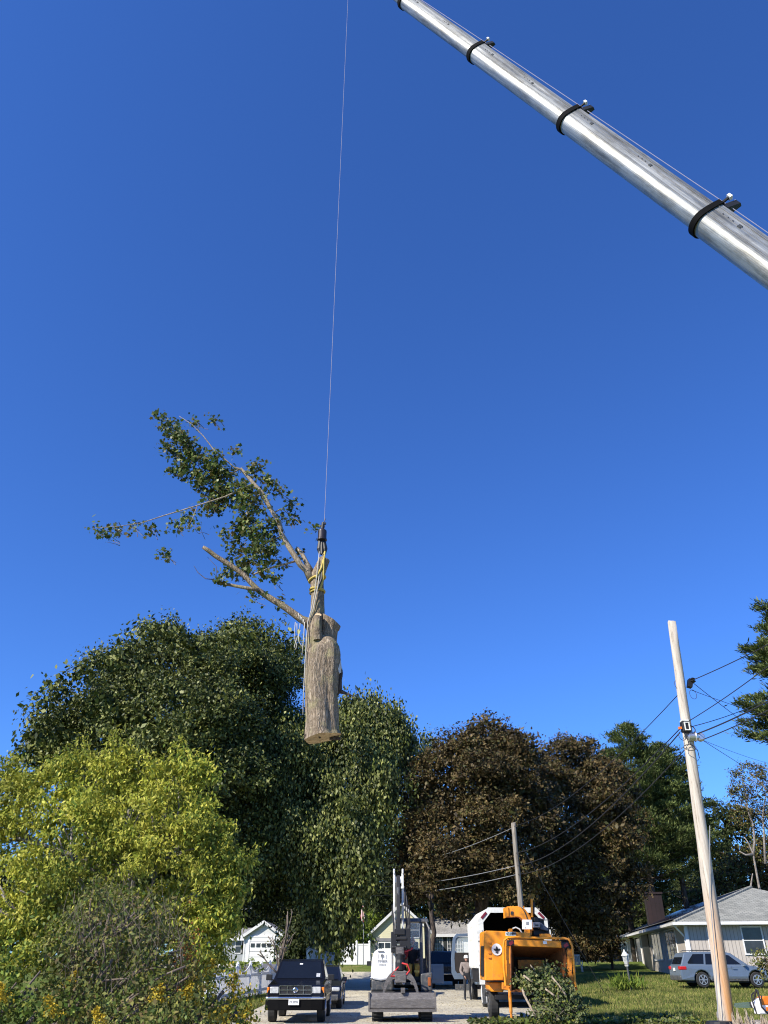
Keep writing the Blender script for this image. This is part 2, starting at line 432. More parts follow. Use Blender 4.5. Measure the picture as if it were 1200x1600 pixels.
def mpp(x, y, Y):
    v = (800 - y) / 1202.0
    return Y / (math.cos(PITCH) - v * math.sin(PITCH)) / 1202.0
def B(x, y, r, Y, dy=0.9, fx=1.0, fz=1.0):
    p = at(x, y, Y); m_ = mpp(x, y, Y) * r
    return (p.x, p.y, p.z, m_ * fx, m_ * dy, m_ * 1.05 * fz)
def lumps(blobs, n=9, f=(.26, .46), shrink=.64, seed=3):
    """break each large mass into boughs standing out from a smaller core"""
    rn = np.random.default_rng(seed); out = []
    for b in blobs:
        out.append((b[0], b[1], b[2], b[3] * shrink, b[4] * shrink, b[5] * shrink))
        d = unit(rn.normal(size=(n, 3)) + np.array([0, -.3, .15]))
        for q in d:
            k = rn.uniform(*f); s_ = rn.uniform(.98, 1.12) - k * .62
            out.append((b[0] + q[0] * b[3] * s_, b[1] + q[1] * b[4] * s_, b[2] + q[2] * b[5] * s_, b[3] * k * 1.15, b[4] * k, b[5] * k * .72))
    return out
def blob_centres(blobs, dens, shell=(.72, 1.04), cull=.6, inside=.72):
    out = []; nor = []
    bl = np.array(blobs)
    for i, b in enumerate(bl):
        c, r = b[:3], b[3:]
        area = 4 * math.pi * ((r[0] * r[1]) ** 1.6 + (r[0] * r[2]) ** 1.6 + (r[1] * r[2]) ** 1.6) ** (1 / 1.6) / 3 ** (1 / 1.6)
        n = max(3, int(area * dens))
        d = unit(RNG.normal(size=(n, 3)))
        # lumpy radius
        f = RNG.uniform(shell[0], shell[1], n)
        lump = 1 + .13 * np.sin(d[:, 0] * 7 + i) * np.cos(d[:, 2] * 6 + 2 * i) + .08 * np.sin(d[:, 1] * 13 + d[:, 2] * 11)
        p = c + d * r * (f * lump)[:, None]
        keep = np.ones(n, bool)
        for j, q in enumerate(bl):
            if j == i: continue
            dd = np.linalg.norm((p - q[:3]) / q[3:], axis=1)
            keep &= dd > inside
        keep &= ~((d[:, 1] > .35) & (RNG.random(n) < cull))
        out.append(p[keep]); nor.append(d[keep])
    return np.concatenate(out), np.concatenate(nor)
def clump_leaves(C, D, lpc, cr, flat=.6, var=.4):
    n = len(C)
    cnt = RNG.integers(int(lpc * (1 - var)), int(lpc * (1 + var)) + 1, n)
    idx = np.repeat(np.arange(n), cnt)
    rad = cr * RNG.uniform(.6, 1.35, n)
    off = RNG.normal(size=(len(idx), 3)) * .5 * rad[idx][:, None]
    off[:, 2] *= flat
    return C[idx] + off, D[idx], idx
def foliage(name, blobs, dens, lpc, cr, size, mats, parent, tmpl=DIAM, droop=0.0, up=.5, flat=.6, cull=.6, shell=(.72, 1.04),
            filler=.12, shift=(0, 0, 0), matfn=None, zmin=None, inside=.72, szvar=.3, spray=0, fsz=1.9):
    C, D = blob_centres(blobs, dens, shell, cull, inside)
    P, O, idx = clump_leaves(C, D, lpc, cr, flat)
    sz = size * RNG.uniform(1 - szvar, 1 + szvar, len(P))
    if spray:
        ax_ = unit(D + RNG.normal(size=D.shape) * .5 + np.array([0, 0, .35])) * (RNG.uniform(.2, 1.3, len(D)) ** 1.5 * spray)[:, None]
        tt = RNG.uniform(-.3, 1, len(P))
        P = P + ax_[idx] * tt[:, None]
    if filler:
        bl = [(b[0], b[1], b[2], b[3] * .66, b[4] * .66, b[5] * .66) for b in blobs]
        C2, D2 = blob_centres(bl, dens * filler * 2, (.6, 1.1), 0, .0)
        P2, O2, i2 = clump_leaves(C2, D2, max(2, lpc * .5), cr * 1.3, flat)
        P = np.concatenate([P, P2]); O = np.concatenate([O, O2]); sz = np.concatenate([sz, size * fsz * RNG.uniform(.7, 1.3, len(P2))])
    n = len(P)
    if zmin is not None:
        k = P[:, 2] > zmin; P, O, sz = P[k], O[k], sz[k]; n = len(P)
    A = RNG.normal(size=(n, 3)) * (1 - droop * .75); A[:, 2] -= droop * 1.6
    N = O * .55 + np.array([0, -.1, up]) + RNG.normal(size=(n, 3)) * .55
    mi = None
    if matfn is not None: mi = matfn(P)
    return leafmesh(name, P, A, N, sz, tmpl, mats, mi, parent, shift)
def limb_path(a, b, bend=.12, n=5, sag=0):
    a, b = Vector(a), Vector(b); L = (b - a).length
    pts = []
    o = Vector((random.uniform(-1, 1), random.uniform(-1, 1), random.uniform(-.3, .6))) * L * bend
    for i in range(n + 1):
        t = i / n
        p = a.lerp(b, t) + o * math.sin(math.pi * t) + Vector((0, 0, -sag * math.sin(math.pi * t)))
        if 0 < i < n: p += Vector((random.uniform(-1, 1), random.uniform(-1, 1), random.uniform(-1, 1))) * L * .018
        pts.append(p)
    return pts
def tree(name, label, cat, base, tr, blobs, fol, bark, group=None, forks=None, nl=9, lean=(0, 0), trunk_top=None, extra=()):
    base = Vector(base)
    t = thing(name, label, cat, base, 0, group)
    mb = MB()
    top = max(b[2] for b in blobs)
    th = trunk_top or (base.z + (top - base.z) * .45)
    f = Vector((base.x + lean[0], base.y + lean[1], th))
    path = limb_path(base + Vector((0, 0, -.3)), f, .03, 6)
    mb.tube(path, [tr * (1.35 if i == 0 else 1 - .07 * i) for i in range(7)], 12)
    bl = sorted(blobs, key=lambda b: -b[3])[:nl]
    for b in bl:
        st = path[random.choice([3, 4, 5, 6])]
        if b[2] < st.z + .5: st = path[3]
        e = Vector(b[:3]) + Vector((random.uniform(-.3, .3) * b[3], -.2 * b[4], .3 * b[5]))
        pp = limb_path(st, e, .1, 5)
        mb.tube(pp, [tr * .42 * (1 - .16 * i) + .02 for i in range(6)], 7)
        for q in range(3):
            e2 = Vector(b[:3]) + Vector((random.uniform(-.8, .8) * b[3], random.uniform(-.8, .3) * b[4], random.uniform(-.2, .8) * b[5]))
            mb.tube(limb_path(pp[3], e2, .12, 4), [tr * .18 * (1 - .2 * i) + .012 for i in range(5)], 5)
    for pth, r0, r1 in extra: mb.tube(pth, [r0 + (r1 - r0) * i / (len(pth) - 1) for i in range(len(pth))], 6)
    mb.build('trunk', bark, t, smoothed=True, shift=base)
    foliage('crown', blobs, parent=t, shift=base, **fol)
    return t
def conifer(name, label, base, h, r0, zlow, tr, levels, dens_t, group=None, needle=.34, bare=0, leanx=0, seg=1.0, mats=None, clump=.45, npt=26, power=.8):
    """trunk and whorls of branches that carry flat tufts of needles"""
    base = Vector(base); t = thing(name, label, 'pine tree', base, 0, group)
    mb = MB(); top = base + Vector((leanx, 0, h))
    path = [base.lerp(top, i / 8) for i in range(9)]; path[0] = path[0] + Vector((0, 0, -.3))
    mb.tube(path, [tr * (1 - .115 * i) for i in range(9)], 10)
    C = []; D = []
    for i in range(levels):
        f = i / (levels - 1); z = zlow + (h - zlow) * f
        L = r0 * (1 - f) ** power * random.uniform(.7, 1.12) + .25
        nb = random.choice([4, 5, 6])
        a0 = random.uniform(0, 6.28)
        for k in range(nb):
            a = a0 + k * 6.28 / nb + random.uniform(-.3, .3); l = L * random.uniform(.7, 1.15)
            s_ = base + Vector((leanx * z / h, 0, z)); up = random.uniform(.05, .30) * l
            e = s_ + Vector((math.cos(a) * l, math.sin(a) * l, up))
            pp = limb_path(s_, e, .05, 4, .06 * l)
            mb.tube(pp, [max(.012, tr * .22 * (1 - .2 * q) * (1 - .6 * f)) for q in range(5)], 5)
            nt_ = max(3, int(l * dens_t))
            for q in range(nt_):
                u = .3 + .75 * (q + random.random()) / nt_
                p = pp[0].lerp(pp[-1], u) + Vector((0, 0, -.06 * l * math.sin(math.pi * min(1, u)) + .1))
                side = Vector((-math.sin(a), math.cos(a), 0)) * random.uniform(-.32, .32) * l * (1.2 - u * .7)
                p += side; C.append(p); D.append((math.cos(a), math.sin(a), .5))
    for i in range(bare):
        z = zlow * random.uniform(.35, 1.0); a = random.uniform(3.3, 6.2); l = random.uniform(.8, 2.2)
        s_ = base + Vector((leanx * z / h, 0, z))
        mb.tube(limb_path(s_, s_ + Vector((math.cos(a) * l, math.sin(a) * l, random.uniform(-.3, .5))), .08, 3), [.05, .04, .03, .012], 5)
    mb.build('trunk', M['trunk'], t, smoothed=True, shift=base)
    C = np.array([tuple(c) for c in C]); D = np.array(D)
    P, O, idx = clump_leaves(C, D, npt, clump, .38)
    A = O * .9 + RNG.normal(size=P.shape) * .7; A[:, 2] += .25
    N = np.array([0, 0, 1.0]) + RNG.normal(size=P.shape) * .6
    leafmesh('crown', P, A, N, needle * RNG.uniform(.6, 1.3, len(P)), NEED, mats or M['leaf_pine'], None, t, base)
    return t
# ------------------------------------------------------------------ ground, roads
def axis_vals(lo, hi, dlo, dhi, fine, coarse):
    v = list(np.arange(dlo, dhi + .001, fine)); a = dlo
    st = coarse
    while a > lo: a -= st; v.append(a); st *= 1.5
    a = dhi; st = coarse
    while a < hi: a += st; v.append(a); st *= 1.5
    return sorted(v)
XS = axis_vals(-1500, 1500, -32, 44, 1.0, 3); YS = axis_vals(-400, 2600, -10, 96, 1.0, 3)
def sheet(name, xs, ys, dz, material, kind='structure', test=None):
    mb = MB(); nx = len(xs)
    mb.v = [(x, y, gz(x, y) + dz) for y in ys for x in xs]
    for j in range(len(ys) - 1):
        for i in range(nx - 1):
            if test and not test((xs[i] + xs[i + 1]) / 2, (ys[j] + ys[j + 1]) / 2): continue
            a = j * nx + i; mb.f.append((a, a + 1, a + 1 + nx, a + nx)); mb.m.append(0)
    o = mb.build(name, material, smoothed=True); tag(o, kind=kind); return o
sheet('ground', XS, YS, 0, M['grass'])
rx = [x for x in XS if -32 <= x <= 13]; ry = [y for y in YS if -10 <= y <= 69]
sheet('road', rx, ry, .012, M['road'], test=lambda x, y: (-5 < x < 7 and y < 69) or (y > 61 and y < 68 and x < 13))
dx = [x for x in XS if -16 <= x <= -6]; dyy = [y for y in YS if 56 <= y <= 76]
sheet('driveway', dx, dyy, .02, M['drive'], test=lambda x, y: -10.9 + (68 - y) * .12 < x < -7.3 + (68 - y) * .35 and 58 < y < 70)

# short grass blades and leaf litter, stuff nobody could count
def scatter(n, x0, x1, y0, y1, ok):
    P = np.column_stack([RNG.uniform(x0, x1, n), RNG.uniform(0, 1, n) ** 1.3 * (y1 - y0) + y0, np.zeros(n)])
    k = np.array([ok(a, b) for a, b in P[:, :2]]); P = P[k]
    P[:, 2] = [gz(a, b) for a, b in P[:, :2]]
    return P
def onroad(x, y): return (-5 < x < 7 and y < 69) or (61 < y < 68 and x < 13)
P = scatter(90000, 6.9, 22, 26, 54, lambda x, y: not (onroad(x, y)) and not (x > 17 and y > 52))
A = RNG.normal(size=P.shape) * .35 + np.array([0, 0, 1.0]); N = RNG.normal(size=P.shape); N[:, 2] = 0.1
M['blade'] = leafmat('grass_blades', [(.08, .115, .024), (.14, .18, .04), (.20, .22, .06), (.30, .27, .11)], .2, .7)
tag(leafmesh('grass', P, A, N, RNG.uniform(.06, .15, len(P)), [(0, -.12, 0), (0, .12, 0), (1, 0, 0)], M['blade']), 'short patchy lawn grass on the right bank', 'grass', kind='stuff')
P = scatter(16000, -9, -4.8, 25, 44, lambda x, y: not onroad(x, y))
A = RNG.normal(size=P.shape) * .35 + np.array([0, 0, 1.0]); N = RNG.normal(size=P.shape); N[:, 2] = 0.1
tag(leafmesh('verge_grass', P, A, N, RNG.uniform(.08, .25, len(P)), [(0, -.1, 0), (0, .1, 0), (1, 0, 0)], M['blade']), 'rough grass along the fence foot', 'grass', kind='stuff')
def litter_ok(x, y):
    return y < 29.2 - .5 * max(0, 4.5 - x) + .25 * max(0, x - 5) + random.uniform(-.6, .6)
P = scatter(15000, 2.6, 9.5, 26.8, 30.6, litter_ok); P[:, 2] += .02 + RNG.uniform(0, .1, len(P))
A = RNG.normal(size=P.shape); A[:, 2] *= .4; N = RNG.normal(size=P.shape) * .5 + np.array([0, 0, 1.0])
tag(leafmesh('leaf_litter', P, A, N, RNG.uniform(.06, .16, len(P)), WIDE, [M['leaf_brush'], M['leaf_weed']], RNG.integers(0, 2, len(P))), 'green leaf litter strewn in front of the chipper', 'litter', kind='stuff')
P = scatter(9000, -4.6, 6.8, 26, 60, lambda x, y: True); P[:, 2] += .02
A = RNG.normal(size=P.shape); A[:, 2] = 0; N = RNG.normal(size=P.shape) * .15 + np.array([0, 0, 1.0])
M['chips'] = leafmat('wood_chips', [(.5, .40, .25), (.32, .24, .14), (.6, .52, .38)], .05, .9)
tag(leafmesh('wood_chips', P, A, N, RNG.uniform(.03, .09, len(P)), DIAM, M['chips']), 'pale wood chips scattered over the road', 'wood chips', kind='stuff')

# ------------------------------------------------------------------ trees
DK = dict(dens=1.7, lpc=58, cr=.72, size=.20, shell=(.6, 1.1), mats=M['leaf_dark'], droop=.35, up=.45, cull=.65, spray=.8, fsz=1.8, filler=.25)
bl = [B(255, 1035, 62, 52), B(372, 1040, 66, 54), B(312, 1086, 80, 50), B(192, 1085, 68, 50), B(108, 1138, 54, 49), B(150, 1160, 75, 47),
      B(430, 1040, 52, 61), B(402, 1110, 92, 58), B(300, 1170, 108, 46), B(212, 1210, 100, 46), B(70, 1190, 30, 49), B(440, 1170, 78, 57),
      B(390, 1260, 88, 54), B(290, 1300, 110, 46), B(430, 1330, 62, 56), B(318, 1400, 70, 47), B(170, 1330, 110, 47), B(425, 1375, 45, 57)]
tuft = [B(x, y + 7, r, 44, fz=1.1) for x, y, r in ((255, 980, 12), (238, 990, 12), (300, 1000, 11), (332, 1000, 12), (370, 980, 12), (398, 990, 11), (432, 992, 12), (205, 1000, 12), (180, 1018, 12), (95, 1062, 13), (68, 1088, 11), (55, 1140, 10), (120, 1045, 10), (80, 1120, 12), (455, 1010, 10), (275, 988, 9))]
tree('shade_tree', 'huge dark green leafy tree towering behind the yellow tree on the left', 'tree', (-14.5, 54, gz(-14.5, 54)), .6, lumps(bl, 10) + tuft, DK, M['trunk'], 'dark green shade trees')
DR = dict(dens=1.25, lpc=74, cr=.5, size=.215, filler=.08, mats=[M['leaf_droop'], M['leaf_dark']], matfn=lambda P: (RNG.random(len(P)) < .6).astype(int), droop=.8, up=.15, flat=2.3, cull=.6, tmpl=DIAM, fsz=1.15, spray=.35, shell=(.5, 1.16))
bl = [B(452, 1180, 35, 49), B(436, 1250, 38, 49), B(458, 1320, 34, 48), B(588, 1122, 16, 52), B(545, 1118, 14, 52), B(619, 1150, 20, 51), B(628, 1172, 13, 52), B(448, 1190, 24, 51), B(455, 1260, 20, 51), B(555, 1150, 44, 52), B(596, 1162, 50, 51), B(515, 1180, 55, 52), B(568, 1222, 58, 49), B(604, 1215, 26, 50), B(496, 1245, 52, 50), B(588, 1272, 32, 49),
      B(530, 1300, 52, 48), B(568, 1322, 34, 48), B(500, 1325, 38, 49, fz=1.2), B(546, 1368, 27, 48, fz=1.3), B(500, 1385, 17, 49, fz=2.1), B(530, 1385, 22, 48, fz=2.0), B(548, 1330, 50, 48),
      B(561, 1362, 15, 48, fz=1.5), B(505, 1420, 9, 49, fz=3.6), B(520, 1420, 12, 49, fz=2.4), B(497, 1400, 14, 49, fz=2.6), B(535, 1440, 8, 49, fz=2), B(462, 1215, 46, 51), B(470, 1290, 40, 52)]
tree('shade_tree', 'green tree with long drooping leaf curtains behind the excavator', 'tree', (-4.0, 58, gz(-4.0, 58)), .42, lumps(bl, 9), DR, M['trunk'], 'dark green shade trees')
bl = [B(664, 1166, 20, 75), B(655, 1190, 22, 75), B(650, 1240, 35, 76), B(640, 1300, 40, 76)]
tree('background_tree', 'small green treetop showing between the drooping tree and the copper maple', 'tree', (4.2, 76, gz(4, 76)), .25, bl, dict(DK, dens=1.8), M['trunk'], nl=3)
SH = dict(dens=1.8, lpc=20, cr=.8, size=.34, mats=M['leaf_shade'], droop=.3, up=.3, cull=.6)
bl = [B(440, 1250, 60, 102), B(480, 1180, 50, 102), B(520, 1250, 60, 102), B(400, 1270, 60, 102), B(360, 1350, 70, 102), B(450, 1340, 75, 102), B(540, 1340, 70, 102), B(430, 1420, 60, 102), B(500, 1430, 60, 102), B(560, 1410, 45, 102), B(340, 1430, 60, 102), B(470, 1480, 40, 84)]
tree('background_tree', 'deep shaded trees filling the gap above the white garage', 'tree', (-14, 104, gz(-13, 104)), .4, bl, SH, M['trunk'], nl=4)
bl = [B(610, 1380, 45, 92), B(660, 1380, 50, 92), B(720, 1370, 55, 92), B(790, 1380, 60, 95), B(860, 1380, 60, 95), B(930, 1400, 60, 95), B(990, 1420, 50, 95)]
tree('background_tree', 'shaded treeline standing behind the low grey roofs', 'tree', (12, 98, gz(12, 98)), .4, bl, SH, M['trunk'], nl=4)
BR = dict(dens=2.2, lpc=52, cr=.55, size=.15, mats=M['leaf_brown'], droop=.15, up=.55, flat=.45, cull=.6, spray=.35, fsz=1.9, filler=.6)
bl = [B(772, 1172, 52, 50), B(735, 1185, 50, 50), B(700, 1225, 52, 50), B(805, 1180, 38, 50), B(755, 1230, 66, 49), B(808, 1232, 46, 49), B(662, 1285, 46, 50), B(715, 1300, 62, 48.5),
      B(785, 1300, 62, 48), B(645, 1345, 36, 50), B(690, 1365, 46, 48.5), B(745, 1375, 46, 48.5), B(800, 1365, 40, 48), B(650, 1390, 28, 50), B(710, 1408, 24, 49), B(835, 1285, 34, 49)]
tree('maple_tree', 'large rounded copper brown maple in front of the far pole', 'tree', (5.6, 52, gz(5.6, 52)), .45, lumps(bl), BR, M['trunk'], 'copper maples')
bl = [B(846, 1215, 30, 53), B(850, 1260, 34, 52), B(882, 1192, 36, 56), B(922, 1200, 42, 56), B(862, 1230, 40, 56), B(960, 1225, 32, 56), B(918, 1265, 55, 54), B(870, 1300, 45, 53), B(970, 1285, 36, 55),
      B(950, 1335, 46, 53), B(885, 1350, 48, 52), B(835, 1375, 34, 51), B(925, 1390, 40, 52), B(870, 1400, 26, 52), B(980, 1370, 30, 54), B(960, 1420, 26, 54), B(895, 1432, 26, 53), B(930, 1440, 24, 53), B(862, 1428, 20, 53)]
tree('maple_tree', 'darker copper maple between the rounded maple and the pines', 'tree', (12.4, 60, gz(12.4, 60)), .32, lumps(bl), BR, M['trunk'], 'copper maples')
bl = [B(905, 1455, 30, 66), B(935, 1462, 28, 66), B(885, 1475, 20, 66), B(950, 1478, 18, 66), B(915, 1480, 26, 65)]
tree('copper_bush', 'low copper leaved bush behind the white garden chair', 'bush', (17.1, 67, gz(17.1, 67)), .12, bl, dict(BR, dens=4, zmin=1.7), M['trunk'], nl=3)
bl = [B(548, 1452, 24, 86), B(532, 1472, 18, 86), B(560, 1468, 18, 86), B(545, 1438, 14, 86), B(525, 1490, 12, 84), B(583, 1432, 12, 94)]
tree('leafy_bush', 'bright green bush behind the white board fence', 'bush', (-4, 86, gz(-4, 86)), .12, bl, dict(DR, mats=M['leaf_lime'], matfn=None, dens=6, lpc=24, droop=.3, size=.2, flat=.8), M['trunk'], nl=3)  # brighter lime leaves stand in for sunlight on this bush
# far woods closing the horizon
C = []
for k in range(8500):
    x = random.uniform(-190, 210); y = 150 + 30 * math.sin(x * .02) + random.uniform(0, 22); h = 13 + 3.5 * math.sin(x * .11) + 2.5 * math.sin(x * .29 + 1)
    C.append((x, y, gz(x, y) + random.uniform(0, 1) ** .7 * h))
C = np.array(C); P, O, ix = clump_leaves(C, np.zeros_like(C) + np.array([0, -.5, .5]), 20, 2.2, .8)
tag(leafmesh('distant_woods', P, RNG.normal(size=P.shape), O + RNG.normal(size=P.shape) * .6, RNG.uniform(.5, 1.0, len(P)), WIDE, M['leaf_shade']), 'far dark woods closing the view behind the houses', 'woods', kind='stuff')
# pines behind the ranch house
conifer('pine_tree', 'tall full pine whose top rises left of the leaning pole', (at(1004, 1300, 70).x, 70, gz(27, 70)), at(1000, 1150, 70).z - 1, 5.6, 6.0, .32, 24, 4.2, 'pines behind the ranch house', needle=.36, bare=8, clump=.55, npt=46, power=.55)
conifer('pine_tree', 'pine just behind the leaning pole, shorter than its full neighbour', (at(1052, 1300, 72).x, 72, gz(32, 72)), at(1050, 1180, 72).z - 1, 4.3, 8, .3, 23, 4.2, 'pines behind the ranch house', needle=.36, bare=16, clump=.55, npt=46, power=.55)
conifer('pine_tree', 'narrow pine over the chimney of the grey house', (at(965, 1300, 74).x, 74, gz(23, 72)), at(970, 1165, 72).z - 2, 4.6, 3.5, .3, 24, 4.2, 'pines behind the ranch house', needle=.36, bare=4, clump=.55, npt=46, power=.6)
bl = [B(1125, 1290, 30, 96), B(1150, 1285, 26, 96), B(1110, 1330, 36, 96), B(1150, 1330, 40, 96), B(1100, 1380, 40, 96)]
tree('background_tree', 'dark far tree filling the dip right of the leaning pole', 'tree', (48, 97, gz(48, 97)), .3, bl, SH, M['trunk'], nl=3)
OL = dict(dens=3.2, lpc=24, cr=.5, size=.16, mats=[M['leaf_olive'], M['leaf_brown']], droop=.2, up=.4, cull=.4, filler=.04, matfn=lambda P: (RNG.random(len(P)) < .6).astype(int))
bl = [B(1170, 1218, 26, 70), B(1195, 1235, 34, 70), B(1150, 1245, 16, 70), B(1160, 1275, 20, 70), B(1205, 1290, 30, 70), B(1235, 1240, 40, 70)]
tree('pale_trunk_tree', 'thin tree with bare pale limbs and sparse olive leaves at the right edge', 'tree', (40.5, 71, gz(40, 71)), .22, bl, OL, M['trunkpale'], trunk_top=at(1175, 1300, 70).z, nl=6, extra=[([at(x, y, 69.5) for x, y in pp], .11, .04) for pp in ([(1190, 1400), (1186, 1385), (1180, 1352), (1177, 1335), (1170, 1318), (1163, 1308)], [(1177, 1337), (1179, 1315), (1177, 1290), (1170, 1270), (1166, 1250), (1164, 1225)], [(1196, 1350), (1194, 1310), (1192, 1270), (1197, 1240)], [(1176, 1335), (1165, 1336), (1155, 1330)], [(1178, 1400), (1173, 1385), (1176, 1365)])])
bl = [B(1120, 1395, 32, 80), B(1160, 1370, 40, 80), B(1200, 1350, 40, 80), B(1190, 1400, 36, 80), B(1230, 1380, 40, 80), B(1090, 1410, 28, 82)]
tree('background_tree', 'brownish olive thicket rising over the ridge of the grey house', 'tree', (42, 81, gz(42, 81)), .2, bl, dict(OL, dens=2.6, cull=.6, size=.24, filler=.35, fsz=1.8), M['trunkpale'], nl=6)
q = at(1272, 1100, 34)
conifer('pine_tree', 'big near pine reaching in at the right edge above the wires', (q.x, 34, gz(q.x, 34)), at(1250, 955, 34).z, 2.7, at(1200, 1165, 34).z, .34, 15, 7, needle=.26, clump=.33, npt=60, power=.4)
# near left: yellow tree, shrubs, weeds
def ymix(P):
    t = np.clip((P[:, 2] - .4) / 3.0, 0, 1) + .25 * np.sin(P[:, 0] * 2.1 + P[:, 2] * 1.3)
    return (RNG.random(len(P)) > .12 + .8 * t).astype(int)
YL = dict(dens=8.5, lpc=44, cr=.19, size=.09, tmpl=[(0, 0, 0), (.45, .22, .05), (1, 0, -.08), (.45, -.22, .05)], spray=.32, fsz=1.1, mats=[M['leaf_yellow'], M['leaf_lime']], droop=.45, up=.5, flat=.55, cull=.55, matfn=ymix, filler=.08, szvar=.4)
sp = [B(x, y, r, 17.4, fz=2.6) for x, y, r in ((60, 1212, 7), (84, 1196, 8), (112, 1184, 8), (136, 1176, 7), (172, 1172, 8), (206, 1182, 7), (234, 1198, 7), (262, 1192, 8), (286, 1186, 8), (312, 1200, 7), (328, 1214, 6), (20, 1196, 8), (5, 1204, 7), (352, 1308, 7), (374, 1330, 7), (388, 1342, 6), (48, 1236, 8), (245, 1215, 8), (190, 1185, 7))]
bl = [B(150, 1232, 52, 17.5), B(105, 1215, 36, 17.5), B(190, 1205, 30, 17.5), B(270, 1235, 48, 17.5), B(300, 1212, 26, 17.5), B(60, 1260, 48, 17.3), B(8, 1238, 34, 17.5), B(210, 1280, 58, 17),
      B(318, 1290, 32, 17.2), B(120, 1310, 66, 16.8), B(25, 1320, 52, 16.8), B(285, 1330, 52, 16.8), B(342, 1350, 26, 17), B(200, 1370, 66, 16.5), B(60, 1390, 62, 16.4), B(-40, 1300, 60, 17),
      B(310, 1405, 50, 16.8), B(-30, 1420, 60, 16.2), B(355, 1400, 22, 17), B(120, 1450, 66, 16.2), B(300, 1462, 38, 16.6), B(30, 1480, 50, 15.6), B(-60, 1480, 60, 15.6), B(345, 1440, 20, 16.8), B(240, 1440, 50, 17.4), B(245, 1510, 50, 17.2), B(150, 1530, 60, 17), B(320, 1500, 26, 17)]
tree('yellowing_tree', 'yellow green multi stemmed tree filling the lower left corner', 'tree', (-5.2, 17.3, gz(-5, 17)), .07, lumps(bl, 9, (.26, .42), .7) + sp, YL, M['trunkpale'], nl=16, trunk_top=3.0)
LI = dict(dens=24, lpc=22, cr=.15, size=.058, fsz=1.3, spray=.12, mats=[M['leaf_olive'], M['leaf_weed']], droop=.3, up=.4, flat=.8, cull=.4, filler=.05, matfn=lambda P: (RNG.random(len(P)) < .12).astype(int), szvar=.5)
bl = [B(165, 1450, 62, 12.6), B(215, 1440, 48, 12.6), B(120, 1480, 50, 12.4), B(250, 1500, 52, 12.4), B(180, 1520, 62, 12.2), B(110, 1545, 50, 12), B(270, 1560, 52, 12), B(200, 1600, 60, 11.8), B(100, 1620, 60, 11.6), B(290, 1620, 50, 11.7), B(180, 1680, 80, 11.5)]
tree('olive_shrub', 'dense dark olive shrub with dry twigs in front of the yellow tree', 'shrub', (-4.3, 12.4, gz(-4.3, 12)), .022, bl, LI, M['twig'], nl=11, trunk_top=.9)
bl = [B(40, 1560, 45, 11.6), B(-10, 1530, 45, 11.8), B(60, 1610, 50, 11.2), B(-20, 1610, 60, 11.2), B(20, 1680, 80, 11)]
tree('weedy_shrub', 'mid green weedy shrub at the bottom left corner', 'shrub', (-5.9, 11.4, gz(-6, 11)), .03, bl, dict(LI, mats=[M['leaf_weed'], M['leaf_lime']], dens=20, matfn=lambda P: (RNG.random(len(P)) < .3).astype(int)), M['twig'], nl=5, trunk_top=.7)
bl = [B(345, 1560, 32, 13), B(315, 1590, 40, 12.6), B(375, 1592, 30, 12.6), B(340, 1640, 60, 12.4)]
tree('weedy_shrub', 'yellow flecked low shrub between the olive shrub and the pickup', 'shrub', (-2.9, 12.7, gz(-3, 12.7)), .03, bl, dict(LI, mats=[M['leaf_weed'], M['leaf_gold']], dens=22, matfn=lambda P: (RNG.random(len(P)) < .3).astype(int)), M['twig'], nl=4, trunk_top=.7)
# dry twigs over the olive shrub
mb = MB()
for i in range(170):
    x = random.uniform(100, 290); y = random.uniform(1400, 1560)
    a = at(x, y, 12.0 + random.uniform(-.3, .5)); e = a + Vector((random.uniform(-.28, .28), random.uniform(-.2, .1), random.uniform(.12, .5)))
    mb.tube(limb_path(a - (e - a) * .5, e, .06, 3), [.0035, .003, .0022, .001], 4)
o = mb.build('dry_twigs', M['twig']); tag(o, 'dry brown twigs sticking out of the olive shrub', 'twigs', kind='stuff')
